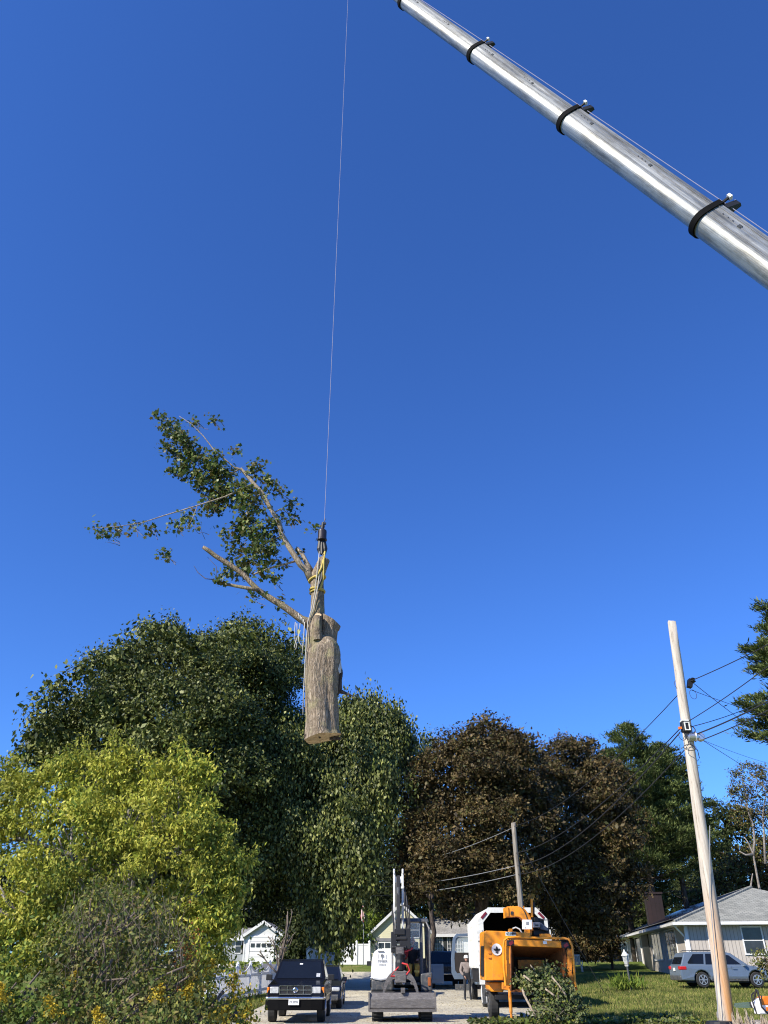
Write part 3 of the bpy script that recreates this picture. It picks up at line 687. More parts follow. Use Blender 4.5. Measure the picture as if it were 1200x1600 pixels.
# goldenrods
GP = [(80, 1572, 11, 'far left, tallest plume of bright goldenrod'), (112, 1532, 12, 'goldenrod plume upright above the far left one'), (148, 1508, 12.4, 'goldenrod plume nearest the olive shrub top'), (4, 1550, 11, 'goldenrod plume cut by the left edge'),
      (155, 1590, 11, 'goldenrod plume low under the olive shrub'), (248, 1552, 11.6, 'goldenrod plume amid the olive shrub twigs'), (305, 1528, 12.8, 'goldenrod plume left of the white picket fence'),
      (328, 1512, 13, 'goldenrod plume against the dark gap beside the fence'), (366, 1535, 13, 'goldenrod plume standing in front of the picket fence'), (385, 1582, 12.6, 'goldenrod plume nearest the black pickup'), (352, 1585, 12.4, 'low goldenrod plume beneath the picket fence'), (292, 1550, 12, 'goldenrod plume right of the olive shrub')]
for i, (x, y, Y, lab) in enumerate(GP):
    c = at(x, y, Y); b0 = Vector((c.x + random.uniform(-.1, .1), c.y, gz(c.x, c.y)))
    t = thing('goldenrod', lab, 'flower', b0, 0, 'goldenrods among the shrubs')
    mb = MB(); mb.tube(limb_path(b0, c, .03, 4), [.008, .007, .006, .005, .003], 5); mb.build('stem', M['leaf_weed'], t, shift=b0)
    n = 260; tt = RNG.uniform(0, 1, n); P = np.array([tuple(c)]) + np.column_stack([RNG.normal(size=n) * .06 * (1.2 - tt), RNG.normal(size=n) * .05 * (1.2 - tt), (tt - .5) * .2])
    P[:, 0] += (tt - .5) * random.uniform(-.12, .12)
    leafmesh('blossom', P, RNG.normal(size=P.shape), RNG.normal(size=P.shape), RNG.uniform(.02, .04, n), WIDE, M['leaf_gold'], None, t, b0)
    n = 120; tt = RNG.uniform(.25, .9, n); P = np.array([tuple(b0)]) + (np.array(tuple(c)) - np.array(tuple(b0))) * tt[:, None]
    A = RNG.normal(size=P.shape); A[:, 2] = A[:, 2] * .3 - .1
    leafmesh('foliage', P, A, RNG.normal(size=P.shape) * .4 + np.array([0, 0, 1.]), RNG.uniform(.06, .12, n), NEED, M['leaf_weed'], None, t, b0)
# rusty seed head plant
c = at(290, 1500, 13); b0 = Vector((c.x, c.y, gz(c.x, c.y)))
t = thing('dock_plant', 'rust coloured seed head plant right of the olive shrub', 'plant', b0)
mb = MB(); mb.tube(limb_path(b0, c + Vector((0, 0, .25)), .03, 4), [.008, .007, .006, .005, .003], 5); mb.build('stem', M['twig'], t, shift=b0)
n = 700; P = np.array([tuple(c)]) + RNG.normal(size=(n, 3)) * np.array([.09, .08, .2])
leafmesh('foliage', P, RNG.normal(size=P.shape), RNG.normal(size=P.shape), RNG.uniform(.02, .045, n), WIDE, M['seed_rust'], None, t, b0)  # the rust coloured seed head itself, not leaves
# thin sapling before the garage, by the fence
b0 = at(432, 1545, 41); b0.z = gz(b0.x, 41)
bl = [B(440, 1480, 16, 41, fz=1.6), B(425, 1470, 12, 41), B(455, 1465, 10, 41), B(450, 1430, 9, 41, fz=1.8), B(405, 1490, 9, 41)]
tree('sapling', 'thin almost leafless sapling in front of the white garage', 'sapling', b0, .05, bl, dict(dens=4, lpc=4, cr=.35, size=.09, mats=M['leaf_olive'], filler=0, cull=0), M['twig'], nl=5, trunk_top=1.5)
bl = [B(392, 1508, 9, 44), B(380, 1512, 8, 44), B(402, 1513, 7, 44)]
tree('garden_shrub', 'small round green shrub behind the picket fence scallops', 'shrub', at(390, 1535, 44), .04, bl, dict(dens=14, lpc=14, cr=.2, size=.1, mats=M['leaf_lime'], filler=.1), M['twig'], nl=2, trunk_top=1.0)
bl = [B(1190, 1498, 14, 40), B(1210, 1500, 20, 40), B(1200, 1512, 16, 40)]
tree('leafy_bush', 'green bush at the right edge by the car bonnet', 'bush', (at(1205, 1520, 40).x, 40, gz(17, 40)), .04, bl, dict(dens=9, lpc=14, cr=.25, size=.12, mats=M['leaf_olive'], filler=.1), M['twig'], nl=3, trunk_top=1.2)
c = at(980, 1541, 45.3)
P = np.array([tuple(c)]) + RNG.normal(size=(900, 3)) * np.array([.35, .3, .12]); A = RNG.normal(size=P.shape) * .4 + np.array([0, 0, 1.])
tag(leafmesh('daylily_clump', P, A, RNG.normal(size=P.shape), RNG.uniform(.15, .4, 900), NEED, M['leaf_lime']), 'clump of strappy yellow green leaves at the foot of the lamp post', 'plant')
# ------------------------------------------------------------------ buildings
M['rsiding'] = sidingmat('grooved_taupe_siding', (.45, .405, .355), .2, True)
M['wsiding'] = sidingmat('white_clapboard', (.72, .73, .73), .18)
M['ysiding'] = sidingmat('pale_yellow_clapboard', (.70, .66, .45), .2)
M['psiding'] = sidingmat('cream_clapboard', (.66, .64, .52), .2)
M['gsiding'] = sidingmat('shade_grey_clapboard', (.34, .36, .38), .18)  # garage wing siding, greyed to carry the shade that falls there
M['shingle'] = shinglemat('grey_green_shingle', (.22, .225, .20), (.33, .33, .29))
M['shingle2'] = shinglemat('grey_shingle', (.26, .25, .235), (.33, .32, .30))
M['brick'] = shinglemat('shade_dark_brick', (.016, .009, .011), (.024, .012, .013))  # chimney brick, with the shade on it put into the colour
M['brick2'] = shinglemat('tan_brick', (.36, .2, .12), (.44, .28, .18))
M['panel'] = mat('dark_navy_slab', (.010, .014, .035), .22, var=.3, scale=1.2)
M['trim'] = mat('white_trim', (.66, .66, .65), .5, var=.08, scale=2)
M['wglass'] = mat('window_glass', (.035, .04, .045), .08, var=.4, scale=2)
M['curtain'] = mat('pale_blind', (.5, .5, .46), .8, var=.1)
M['shutter'] = mat('black_shutter', (.02, .025, .025), .6, var=.1)
M['greydoor'] = mat('grey_door_trim', (.20, .20, .22), .5, var=.1)

def window(parent, p, d, n, w_, h, nx=1, ny=2, frame=None, glass=None, fw=.07):
    """p: lower-left corner on the wall, d: direction along wall, n: outward normal"""
    d = Vector(d).normalized(); n = Vector(n).normalized(); p = Vector(p); up = Vector((0, 0, 1))
    def slab(mb, a0, a1, b0, b1, t0, t1):
        vs = []
        for t in (t0, t1):
            for a, b in ((a0, b0), (a1, b0), (a1, b1), (a0, b1)): vs.append(p + d * a + up * b + n * t)
        mb.add(vs, [(0, 1, 2, 3), (7, 6, 5, 4), (0, 4, 5, 1), (1, 5, 6, 2), (2, 6, 7, 3), (3, 7, 4, 0)])
    mb = MB()
    slab(mb, 0, w_, 0, fw, .0, .06); slab(mb, 0, w_, h - fw, h, .0, .06); slab(mb, 0, fw, fw, h - fw, .0, .058); slab(mb, w_ - fw, w_, fw, h - fw, .0, .058)
    for i in range(1, nx): slab(mb, w_ * i / nx - .02, w_ * i / nx + .02, fw, h - fw, .005, .048)
    for i in range(1, ny): slab(mb, fw, w_ - fw, h * i / ny - .02, h * i / ny + .02, .005, .05)
    wn = mb.build('window', frame or M['trim'], parent)
    mb = MB(); slab(mb, fw, w_ - fw, fw, h - fw, .004, .03); mb.build('pane', glass or M['wglass'], wn)
    return wn

# grey ranch house, turned a little clockwise; local x runs along the front, local y along the long side
HR = -R(8.9); ranch = thing('ranch_house', 'low grey ranch house with hip roof behind the silver wagon', 'house', (17.2, 50, 0), HR)
HM = Matrix.Translation((17.2, 50, 0)) @ Matrix.Rotation(HR, 4, 'Z')
EZ = at(1064, 1443, 50).z; LL = 33.5; WW = 11.0; OV = .62; HZ0 = .4
def scrx(p):
    q = HM @ Vector(p); zc = q.y * math.cos(PITCH) + (q.z - CAMZ) * math.sin(PITCH); return 600 + q.x / zc * 1202
def side_t(px, z=2.4):
    lo, hi = 0, LL
    for _ in range(40):
        m_ = (lo + hi) / 2
        if scrx((0, m_, z)) > px: lo = m_
        else: hi = m_
    return lo
mb = MB(); mb.bb(0, WW, 0, LL, HZ0, EZ + .05); mb.build('wall', M['rsiding'], ranch)
mb = MB(); mb.bb(.06, WW - .06, .06, LL - .06, 0, HZ0 + .25); mb.build('foundation', M['concrete'], ranch)
rise = 2.15; A0, A1 = -OV, WW + OV; mid = WW / 2; run = mid + OV
rz0 = EZ + .06
ap = (mid, run - OV, rz0 + rise); bp = (mid, LL + OV - run, rz0 + rise)
c0 = (A0, -OV, rz0); c1 = (A1, -OV, rz0); c2 = (A1, LL + OV, rz0); c3 = (A0, LL + OV, rz0)
def lower(p, d=.16): return (p[0], p[1], p[2] - d)
mb = MB(); vs = [c0, c1, c2, c3, ap, bp] + [lower(p) for p in (c0, c1, c2, c3)]
# front and side slopes, fascia, soffit
mb.add(vs, [(0, 1, 4), (1, 2, 5, 4), (2, 3, 5), (3, 0, 4, 5), (0, 6, 7, 1), (1, 7, 8, 2), (2, 8, 9, 3), (3, 9, 6, 0), (6, 9, 8, 7)])
mb.m = [0, 0, 0, 0, 1, 1, 1, 1, 1]
roof = mb.build('roof', [M['shingle'], M['trim']], ranch)
mb = MB(); mb.tube([Vector(c0) + Vector((0, 0, .03)), Vector(ap) + Vector((0, 0, .03))], .09, 6); mb.tube([Vector(ap) + Vector((0, 0, .03)), Vector(bp) + Vector((0, 0, .03))], .09, 6); mb.build('ridge_cap', M['shingle'], roof)
mb = MB(); mb.bb(A0 - .12, A0 - .003, -OV, LL + OV, rz0 - .15, rz0 - .02); mb.bb(A0 - .12, A1 + .1, -OV - .12, -OV - .003, rz0 - .15, rz0 - .02); mb.build('gutter', M['trim'], ranch)
mb = MB(); mb.tube([(A0 - .05, -OV + .15, rz0 - .15), (-.3, -.1, rz0 - .5), (-.07, .06, rz0 - .75), (-.07, .06, .6)], .05, 8); mb.build('downspout', M['trim'], ranch)
mb = MB(); mb.bb(-.05, .13, -.05, .13, .45, EZ - .1); mb.build('corner_board', M['trim'], ranch)
mb = MB(); mb.bb(1.15, 1.2, -.06, -.012, 1.2, EZ - .1); mb.build('conduit', M['trim'], ranch)
mb = MB(); mb.bb(1.0, 1.35, -.16, -.012, 1.1, 1.6); mb.build('meter_box', M['greydoor'], ranch)
# dark navy slabs laid in rows to darken the long side slope
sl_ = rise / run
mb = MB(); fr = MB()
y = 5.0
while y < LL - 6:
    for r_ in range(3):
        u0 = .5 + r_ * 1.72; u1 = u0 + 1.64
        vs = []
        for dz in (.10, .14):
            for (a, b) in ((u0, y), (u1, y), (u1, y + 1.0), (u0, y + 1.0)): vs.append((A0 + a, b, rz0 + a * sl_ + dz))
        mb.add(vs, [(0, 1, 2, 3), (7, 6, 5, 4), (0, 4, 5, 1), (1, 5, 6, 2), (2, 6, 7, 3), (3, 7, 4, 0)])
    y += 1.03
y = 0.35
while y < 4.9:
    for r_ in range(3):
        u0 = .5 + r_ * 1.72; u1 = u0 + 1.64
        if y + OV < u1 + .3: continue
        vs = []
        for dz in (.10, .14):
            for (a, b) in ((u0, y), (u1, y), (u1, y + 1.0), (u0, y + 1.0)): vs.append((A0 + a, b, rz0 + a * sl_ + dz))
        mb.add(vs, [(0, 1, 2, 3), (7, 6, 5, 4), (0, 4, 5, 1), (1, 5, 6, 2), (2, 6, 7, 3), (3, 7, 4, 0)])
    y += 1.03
pn = mb.build('roof_slab', M['panel'], roof); pn['kind'] = 'stuff'
cy = 0
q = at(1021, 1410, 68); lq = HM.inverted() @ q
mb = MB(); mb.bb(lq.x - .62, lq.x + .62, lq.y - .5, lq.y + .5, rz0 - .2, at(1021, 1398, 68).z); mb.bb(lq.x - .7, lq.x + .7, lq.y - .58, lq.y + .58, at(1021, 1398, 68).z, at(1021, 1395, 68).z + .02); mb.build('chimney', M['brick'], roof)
for a, b, zt, zb in ((1059, 1043, EZ - .12, 1.75), (1035, 1021, EZ - .12, 1.75), (1003, 987, EZ - .12, 1.35)):
    t0, t1 = side_t(a), side_t(b)
    window(ranch, (0, t0, zb), (0, 1, 0), (-1, 0, 0), t1 - t0, zt - zb, 3 if a > 1010 else 2, 1 if a > 1010 else 1)
t0, t1 = side_t(983), side_t(972)
mb = MB(); mb.bb(-.06, -.003, t0, t1, 1.05, EZ - .25); d_ = mb.build('door', M['trim'], ranch)
mb = MB(); mb.bb(-.09, -.062, t0 + .5, t1 - .5, 2.1, EZ - .5); mb.build('pane', M['wglass'], d_)
t0, t1 = side_t(1016), side_t(1006)
mb = MB(); mb.bb(-.06, -.003, t0, t1, .95, EZ - .1); mb.build('entry_recess', M['shutter'], ranch)
for x in (3.0, 7.15): 
    window(ranch, (x, 0, 2.0), (1, 0, 0), (0, -1, 0), 1.15, EZ - .15 - 2.0, 1, 2, glass=M['wglass'])

def gable_house(name, label, cat, x0, x1, y0, y1, zb, ze, zp, wall, roofm, axis='y', ov=.3):
    """gable faces the street when axis == 'y'; eaves face it when axis == 'x'"""
    t = thing(name, label, cat, ((x0 + x1) / 2, y0, zb)); sx, sy, sz = (x0 + x1) / 2, y0, zb
    mb = MB()
    if axis == 'y': mb.prism([(x0, zb - .8), (x1, zb - .8), (x1, ze), ((x0 + x1) / 2, zp), (x0, ze)], y0, y1, 'y')
    else: mb.prism([(y0, zb - .8), (y1, zb - .8), (y1, ze), ((y0 + y1) / 2, zp), (y0, ze)], x0, x1, 'x')
    mb.build('wall', wall, t, shift=(sx, sy, sz))
    mb = MB(); th = .14
    if axis == 'y':
        m_ = (x0 + x1) / 2; k = (zp - ze) / (m_ - x0)
        for s_ in (-1, 1):
            e = x0 - ov if s_ < 0 else x1 + ov
            zz = ze - ov * k
            mb.prism([(m_, zp + .004), (e, zz + .004), (e, zz + th), (m_, zp + th)], y0 - ov, y1 + ov, 'y')
    else:
        m_ = (y0 + y1) / 2; k = (zp - ze) / (m_ - y0)
        for s_ in (-1, 1):
            e = y0 - ov if s_ < 0 else y1 + ov
            zz = ze - ov * k
            mb.prism([(m_, zp + .004), (e, zz + .004), (e, zz + th), (m_, zp + th)], x0 - ov, x1 + ov, 'x')
    mb.build('roof', roofm, t, shift=(sx, sy, sz))
    mb = MB()
    if axis == 'y':
        for s_ in (-1, 1):
            e = x0 - ov if s_ < 0 else x1 + ov
            mb.prism([(m_, zp - .12), (e, zz - .12), (e, zz + th + .03), (m_, zp + th + .03)], y0 - ov - .05, y0 - ov - .004, 'y')
        mb.bb(x0 - .02, x0 + .12, y0 - .03, y0 - .004, zb - .2, ze); mb.bb(x1 - .12, x1 + .02, y0 - .03, y0 - .004, zb - .2, ze)
    else:
        mb.bb(x0 - ov, x1 + ov, y0 - ov - .06, y0 - ov - .004, zz - .12, zz + th)
    mb.build('fascia', M['trim'], t, shift=(sx, sy, sz))
    return t
def off(t, mb, name, mats, **k): return mb.build(name, mats, t, shift=t.location, **k)
# white garage
GY = 84
a = at(382, 1462, GY); b_ = at(441, 1462, GY); pk = at(411, 1441, GY)
gar = gable_house('garage', 'small white clapboard garage with its gable facing the street', 'garage', a.x, b_.x, GY, GY + 7, 1.7, a.z, pk.z, M['wsiding'], M['shingle2'])
d0 = at(391, 1465, GY); d1 = at(427, 1465, GY)
mb = MB(); mb.bb(d0.x, d1.x, GY - .05, GY - .006, 1.6, d0.z); dr = off(gar, mb, 'door', M['white'])
mb = MB(); mb.bb(d0.x - .16, d0.x - .003, GY - .09, GY - .006, 1.6, d0.z + .16); mb.bb(d1.x + .003, d1.x + .16, GY - .09, GY - .006, 1.6, d0.z + .16); mb.bb(d0.x - .003, d1.x + .003, GY - .09, GY - .006, d0.z + .003, d0.z + .16); off(gar, mb, 'door_frame', M['vinyl'])
for i in range(4):
    xx = d0.x + .12 + i * (d1.x - d0.x - .1) / 4; zt = at(400, 1474, GY).z
    mb = MB(); mb.bb(xx, xx + .36, GY - .08, GY - .052, zt - .32, zt); mb.build('pane', M['wglass'], dr, shift=gar.location)
for z_ in (2.1, 2.55, 3.0, 3.35):
    mb = MB(); mb.bb(d0.x + .03, d1.x - .03, GY - .062, GY - .052, z_, z_ + .03); mb.build('groove', M['greydoor'], dr, shift=gar.location)
a2 = at(350, 1470, 86); b2 = at(384, 1470, 86)
wh = gable_house('house_wing', 'house wing, siding greyed for shade, joining the white garage on its left', 'house', a2.x - 5, a.x - .35, 86.5, 94, 1.7, at(370, 1466, 86).z, at(370, 1452, 90).z, M['gsiding'], M['shingle2'], 'x')
for px, w_ in ((366, .9), (376, .7)):
    p = at(px, 1490, 86.5); window(wh, Vector((p.x, 86.5, 2.4)) - wh.location, (1, 0, 0), (0, -1, 0), w_, 1.3, 1, 2)
# yellow house
YY = 86
a = at(578, 1459, YY); b_ = at(676, 1459, YY); pk = at(627, 1413, YY)
yh = gable_house('yellow_house', 'pale yellow gabled house behind the excavator', 'house', a.x, b_.x, YY, YY + 10, 1.7, a.z, pk.z, M['ysiding'], M['shingle2'])
d0 = at(590, 1471, YY); d1 = at(626, 1471, YY)
mb = MB(); mb.bb(d0.x, d1.x, YY - .05, YY - .006, 1.5, d0.z); dr = off(yh, mb, 'door', M['white'])
mb = MB(); mb.bb(d0.x - .22, d0.x - .003, YY - .09, YY - .006, 1.5, d0.z + .28); mb.bb(d1.x + .003, d1.x + .22, YY - .09, YY - .006, 1.5, d0.z + .28); mb.bb(d0.x - .003, d1.x + .003, YY - .09, YY - .006, d0.z + .003, d0.z + .28); off(yh, mb, 'door_frame', M['greydoor'])
for i in range(4):
    xx = d0.x + .1 + i * .62
    mb = MB(); mb.bb(xx, xx + .52, YY - .075, YY - .052, d0.z - .55, d0.z - .12); mb.build('pane', M['wglass'], dr, shift=yh.location)
mb = MB(); mb.lathe([(.06, -.12), (.1, 0), (.08, .12), (.02, .16)], (at(583, 1472, YY).x, YY - .14, at(583, 1472, YY).z), 8); off(yh, mb, 'wall_lamp', M['black'])
p = at(648, 1455, YY); window(yh, Vector((p.x - .5, YY, p.z - .6)) - yh.location, (1, 0, 0), (0, -1, 0), 1.0, 1.4, 1, 2)
# wing with grey roof
a = at(676, 1459, 89); b_ = at(752, 1459, 89); rt = at(710, 1424, 93)
wg = gable_house('grey_roofed_house', 'white walled low wing with a grey roof right of the yellow gable', 'house', a.x + .4, b_.x, 89, 97, 1.7, a.z, rt.z, M['wsiding'], M['shingle2'], 'x')
for px in (674, 694, 706):
    p = at(px, 1488, 89)
    window(wg, Vector((p.x + .35, 89, p.z)) - wg.location, (1, 0, 0), (0, -1, 0), .8, 1.45, 3, 4, fw=.05)
    mb = MB(); mb.bb(p.x - .05, p.x + .3, 88.94, 88.99, p.z, p.z + 1.45); off(wg, mb, 'shutter', M['shutter'])
a = at(836, 1448, 90); b_ = at(934, 1448, 90); rt = at(885, 1412, 94)
h3 = gable_house('grey_roofed_house', 'cream house with a long grey roof showing under the copper maples', 'house', a.x, b_.x, 90, 98, 1.8, a.z, rt.z, M['psiding'], M['shingle2'], 'x')
for px in (864, 876, 906):
    p = at(px, 1478, 90); window(h3, Vector((p.x, 90, p.z)) - h3.location, (1, 0, 0), (0, -1, 0), .75, 1.1, 1, 2)
a = at(957, 1480, 96); b_ = at(985, 1480, 96)
bh = gable_house('brick_house', 'small brown brick house seen left of the grey ranch house corner', 'house', a.x + .6, b_.x + 4, 96, 103, 1.8, a.z - .1, at(985, 1462, 99).z, M['brick2'], M['shingle2'], 'x')
p = at(962, 1500, 96); window(bh, Vector((p.x + .7, 96, 1.9)) - bh.location, (1, 0, 0), (0, -1, 0), .7, .9)

# ------------------------------------------------------------------ fences
pf = thing('picket_fence', 'white picket fence with scalloped tops beside the black pickup', 'fence', (-7.6, 38, gz(-7.6, 38)))
posts = []
for px, Y in ((322, 36.2), (343, 38.0), (369, 40.2), (389, 42.4), (406, 44.6), (420, 46.8), (432, 49.0)):
    p = at(px, 1540, Y); posts.append(Vector((p.x, Y, gz(p.x, Y))))
for i, p in enumerate(posts):
    mb = MB(); top = 1.36
    mb.box((p.x, p.y, p.z + top / 2 - .1), (.13, .13, top + .2)); mb.lathe([(.09, 0), (.10, .03), (.05, .05), (.06, .09), (.01, .13)], (p.x, p.y, p.z + top), 8)
    off(pf, mb, 'post', M['vinyl'])
for a, b_ in zip(posts, posts[1:]):
    mb = MB(); d = (b_ - a); L = Vector((d.x, d.y, 0)).length; u = Vector((d.x, d.y, 0)).normalized(); ang = math.atan2(u.y, u.x)
    RM = Matrix.Rotation(ang, 3, 'Z')
    n = int(L / .115)
    for i in range(n):
        t = (i + .5) / n; c = a.lerp(b_, t); h = 1.37 - .30 * math.sin(math.pi * t)
        mb.box((c.x, c.y, c.z + h / 2), (.08, .022, h - .08), M=RM)
    for zz in (.25, .92): 
        c = a.lerp(b_, .5); mb.box((c.x, c.y, c.z + zz), (L - .1, .05, .09), M=RM)
    # scalloped cap rail
    pts = [a.lerp(b_, t / 8) + Vector((0, 0, 1.36 - .30 * math.sin(math.pi * t / 8))) for t in range(9)]
    mb.tube(pts, .035, 6)
    off(pf, mb, 'panel', M['vinyl'])
vf = thing('board_fence', 'solid white board fence left of the yellow house', 'fence', (at(533, 1490, 80).x, 80, 1.7))
xs = [at(534, 1490, 80).x, at(557, 1490, 80).x, at(577, 1490, 80).x]; zt = at(550, 1475, 80).z
for x in xs:
    mb = MB(); mb.bb(x - .08, x + .08, 79.92, 80.08, 1.4, zt + .15); mb.lathe([(.12, 0), (.12, .04), (.01, .14)], (x, 80, zt + .15), 4); off(vf, mb, 'post', M['vinyl'])
for a, b_ in zip(xs, xs[1:]):
    mb = MB()
    k = a + .09
    while k < b_ - .1: mb.bb(k, min(k + .145, b_ - .085), 79.985, 80.01, 1.45, zt); k += .15
    mb.bb(a + .085, b_ - .085, 79.965, 79.982, zt - .1, zt + .02); off(vf, mb, 'panel', M['vinyl'])
mb = MB(); mb.bb(at(549, 1490, 80).x, at(549, 1490, 80).x + .05, 79.93, 79.963, 1.8, zt - .2); off(vf, mb, 'gate_handle', M['greydoor'])

# ------------------------------------------------------------------ poles and wires
def upole(name, label, base, top, r0, r1, material, group=None):
    t = thing(name, label, 'utility pole', base, 0, group); mb = MB(); n = 14
    base, top = Vector(base), Vector(top)
    pts = [base.lerp(top, i / n) + Vector((random.uniform(-.008, .008), random.uniform(-.008, .008), 0)) for i in range(n + 1)]
    pts[0] = pts[0] - (top - base).normalized() * .5
    rr = [r0 + (r1 - r0) * i / n for i in range(n + 1)]
    pts.append(top + Vector((0, 0, .012))); rr.append(r1 * .9)
    off(t, mb.tube(pts, rr, 18), 'shaft', material, smoothed=True)
    return t
pt = at(1050, 972, 18); pb_ = at(1137, 1600, 18); dirp = (pt - pb_).normalized()
pbase = pb_ - dirp * ((pb_.z - gz(6.6, 18)) / dirp.z)
np_ = upole('utility_pole', 'pale weathered pole leaning in the right foreground', pbase, pt, .150, .098, M['bigpole'])
def onp(px, py, dy=0.0):  # point on near pole axis depth
    p = at(px, py, 18 + dy); return p
mb = MB(); c = onp(1078, 1068); mb.box(c, (.1, .14, .2), M=Matrix.Rotation(.3, 3, 'Y')); mb.lathe([(.03, -.06), (.07, -.03), (.04, 0), (.07, .03), (.03, .06)], c + Vector((.06, -.06, .06)), 10); off(np_, mb, 'insulator', M['black'])
mb = MB(); c = onp(1071, 1136, -.2); mb.box(c, (.19, .16, .24)); off(np_, mb, 'splice_box', M['black'], bevel=.02)
mb = MB(); cc = c + Vector((.01, -.09, 0)); mb.box(cc + Vector((-.05, 0, 0)), (.025, .02, .19)); mb.box(cc + Vector((.05, 0, 0)), (.025, .02, .19)); mb.box(cc + Vector((0, 0, .085)), (.075, .02, .02)); mb.box(cc + Vector((0, 0, -.085)), (.075, .02, .02)); mb.box(c + Vector((0, 0, .14)), (.16, .14, .03)); off(np_, mb, 'box_frame', M['dirtywhite'])
mb = MB(); c = onp(1066, 1138, -.2); mb.box(c + Vector((-.06, -.03, 0)), (.07, .05, .05)); off(np_, mb, 'marker_tag', M['amber'])
mb = MB(); c = onp(1082, 1151, -.16)
mb.lathe([(.05, -.12), (.1, -.1), (.1, .04), (.12, .06), (.07, .12)], c, 14, axis='x'); mb.lathe([(.06, -.05), (.09, -.03), (.09, .06), (.04, .09)], c + Vector((.2, .02, -.01)), 12, axis='y'); off(np_, mb, 'cable_closure', M['rim'], smoothed=False)
mb = MB()
def loop(c, r, tilt, rr=.009):
    return [c + Vector((math.cos(a) * r, math.sin(a) * r * .3, math.sin(a) * r * tilt)) for a in np.linspace(0, 6.28, 14)]
mb.tube(loop(onp(1078, 1168, -.2), .14, .55), .008, 5); mb.tube(loop(onp(1060, 1070), .09, 1.4), .006, 5); mb.tube(loop(onp(1066, 1150, -.15), .08, 1.3), .008, 5); mb.tube(loop(onp(1083, 1085), .08, 1.5), .006, 5)
mb.tube([onp(1072, 1150, -.2), onp(1076, 1160, -.2), onp(1090, 1172, -.16), onp(1093, 1185, -.1)], .01, 5); mb.tube(loop(onp(1076, 1140, -.2), .15, .8), .012, 5)
off(np_, mb, 'cable_slack', M['cable'])
mb = MB(); mb.tube([onp(1109, 1290, -.16), onp(1109, 1400, -.165), onp(1118, 1500, -.175), onp(1122, 1590, -.18)], .009, 5); off(np_, mb, 'ground_wire', M['greyink'])
fp = upole('utility_pole', 'old grey pole rising behind the white chip truck', (6.7, 42, gz(6.7, 42)), at(802, 1286, 42), .16, .115, M['poleold'])
lp = upole('utility_pole', 'grey pole half wrapped in drooping leaves behind the boat', (at(487, 1500, 60).x, 60, gz(-5, 60)), at(492, 1340, 60), .15, .11, M['poleold'])
def wire(a, b_, sag, r, label, group='overhead wires', name='overhead_wire', m_=None):
    pts = [a.lerp(b_, i / 24) - Vector((0, 0, sag * 4 * (i / 24) * (1 - i / 24))) for i in range(25)]
    mb = MB(); mb.tube(pts, r, 5); o = mb.build(name, m_ or M['cable']); tag(o, label, 'wire', group); return o
c1 = onp(1079, 1064); c2 = onp(1074, 1128, -.1); c3 = onp(1088, 1147, -.1); c4 = onp(1097, 1156, -.1)
wire(c1, at(1290, 958, 13), .05, .011, 'top wire running from the leaning pole up to the right past the pine')
wire(c1, at(1300, 1215, 40), .25, .009, 'wire dropping from the pole top bracket down to the right')
wire(onp(1080, 1078), at(1300, 1130, 40), .3, .007, 'thin slack wire leaving the pole top bracket to the right')
wire(c2, at(1290, 968, 13.5), .08, .010, 'wire rising right from the black splice box')
wire(onp(1082, 1135, -.1), at(1300, 1020, 24), .3, .009, 'second lower wire leaving the splice box to the right')
wire(c3, at(1290, 1042, 13.5), .08, .016, 'thick cable leaving the closure up to the right')
wire(c4, at(1290, 1060, 13.5), .06, .012, 'cable below the thick one leaving the closure to the right')
wire(c4, at(1290, 1262, 46), .2, .007, 'thin wire falling from the closure towards the trees at right')
wire(c4, at(1290, 1196, 46), .4, .005, 'faint thin wire nearly level right of the closure')
wire(onp(1059, 1086), at(803, 1291, 42), .5, .010, 'upper wire between the leaning pole and the old grey pole')
wire(onp(1064, 1137, -.1), at(806, 1333, 42), .5, .012, 'second wire down between the leaning pole and the old grey pole')
wire(onp(1062, 1145, -.1), at(808, 1352, 42), .6, .014, 'third wire down between the leaning pole and the old grey pole')
wire(onp(1073, 1168, -.1), at(809, 1366, 42), .6, .012, 'lowest wire between the leaning pole and the old grey pole')
wire(at(802, 1293, 42), at(491, 1352, 60), .9, .012, 'upper wire between the old grey pole and the leaf wrapped pole', m_=M['greyink'])
wire(at(808, 1352, 42), at(490, 1382, 60), .5, .014, 'middle wire between the old grey pole and the leaf wrapped pole', m_=M['greyink'])
wire(at(809, 1366, 42), at(489, 1395, 60), .5, .014, 'lowest wire between the old grey pole and the leaf wrapped pole', m_=M['greyink'])
wire(at(490, 1378, 60), at(330, 1402, 72), .3, .016, 'upper wire left of the leaf wrapped pole', m_=M['greyink'])
wire(at(489, 1393, 60), at(330, 1425, 72), .3, .018, 'lower wire left of the leaf wrapped pole', m_=M['greyink'])
g = at(945, 1549, 44); g.z = gz(g.x, g.y)
wire(at(803, 1300, 42), g, .0, .014, 'guy wire slanting to the lawn right of the chipper', None, 'guy_wire')
# stake and black cap beside the pole foot
q = at(1124, 1590, 18.6)
mb = MB(); z0 = gz(q.x, 18.6); mb.bb(q.x - .035, q.x + .035, 18.58, 18.64, z0 - .2, at(1124, 1581, 18.6).z); o = mb.build('wooden_stake', M['poleold'], bevel=.006); tag(o, 'short grey wooden stake left of the leaning pole foot', 'stake')
q = at(1128, 1599, 17.9)
mb = MB(); zt = at(1128, 1596, 17.7).z; mb.lathe([(.28, z0 - .05), (.28, zt - .04), (.25, zt), (.1, zt + .005)], (q.x - .08, 17.75, 0), 16); o = mb.build('plastic_barrel', M['black'], smoothed=False); tag(o, 'black plastic barrel standing against the leaning pole foot', 'barrel')
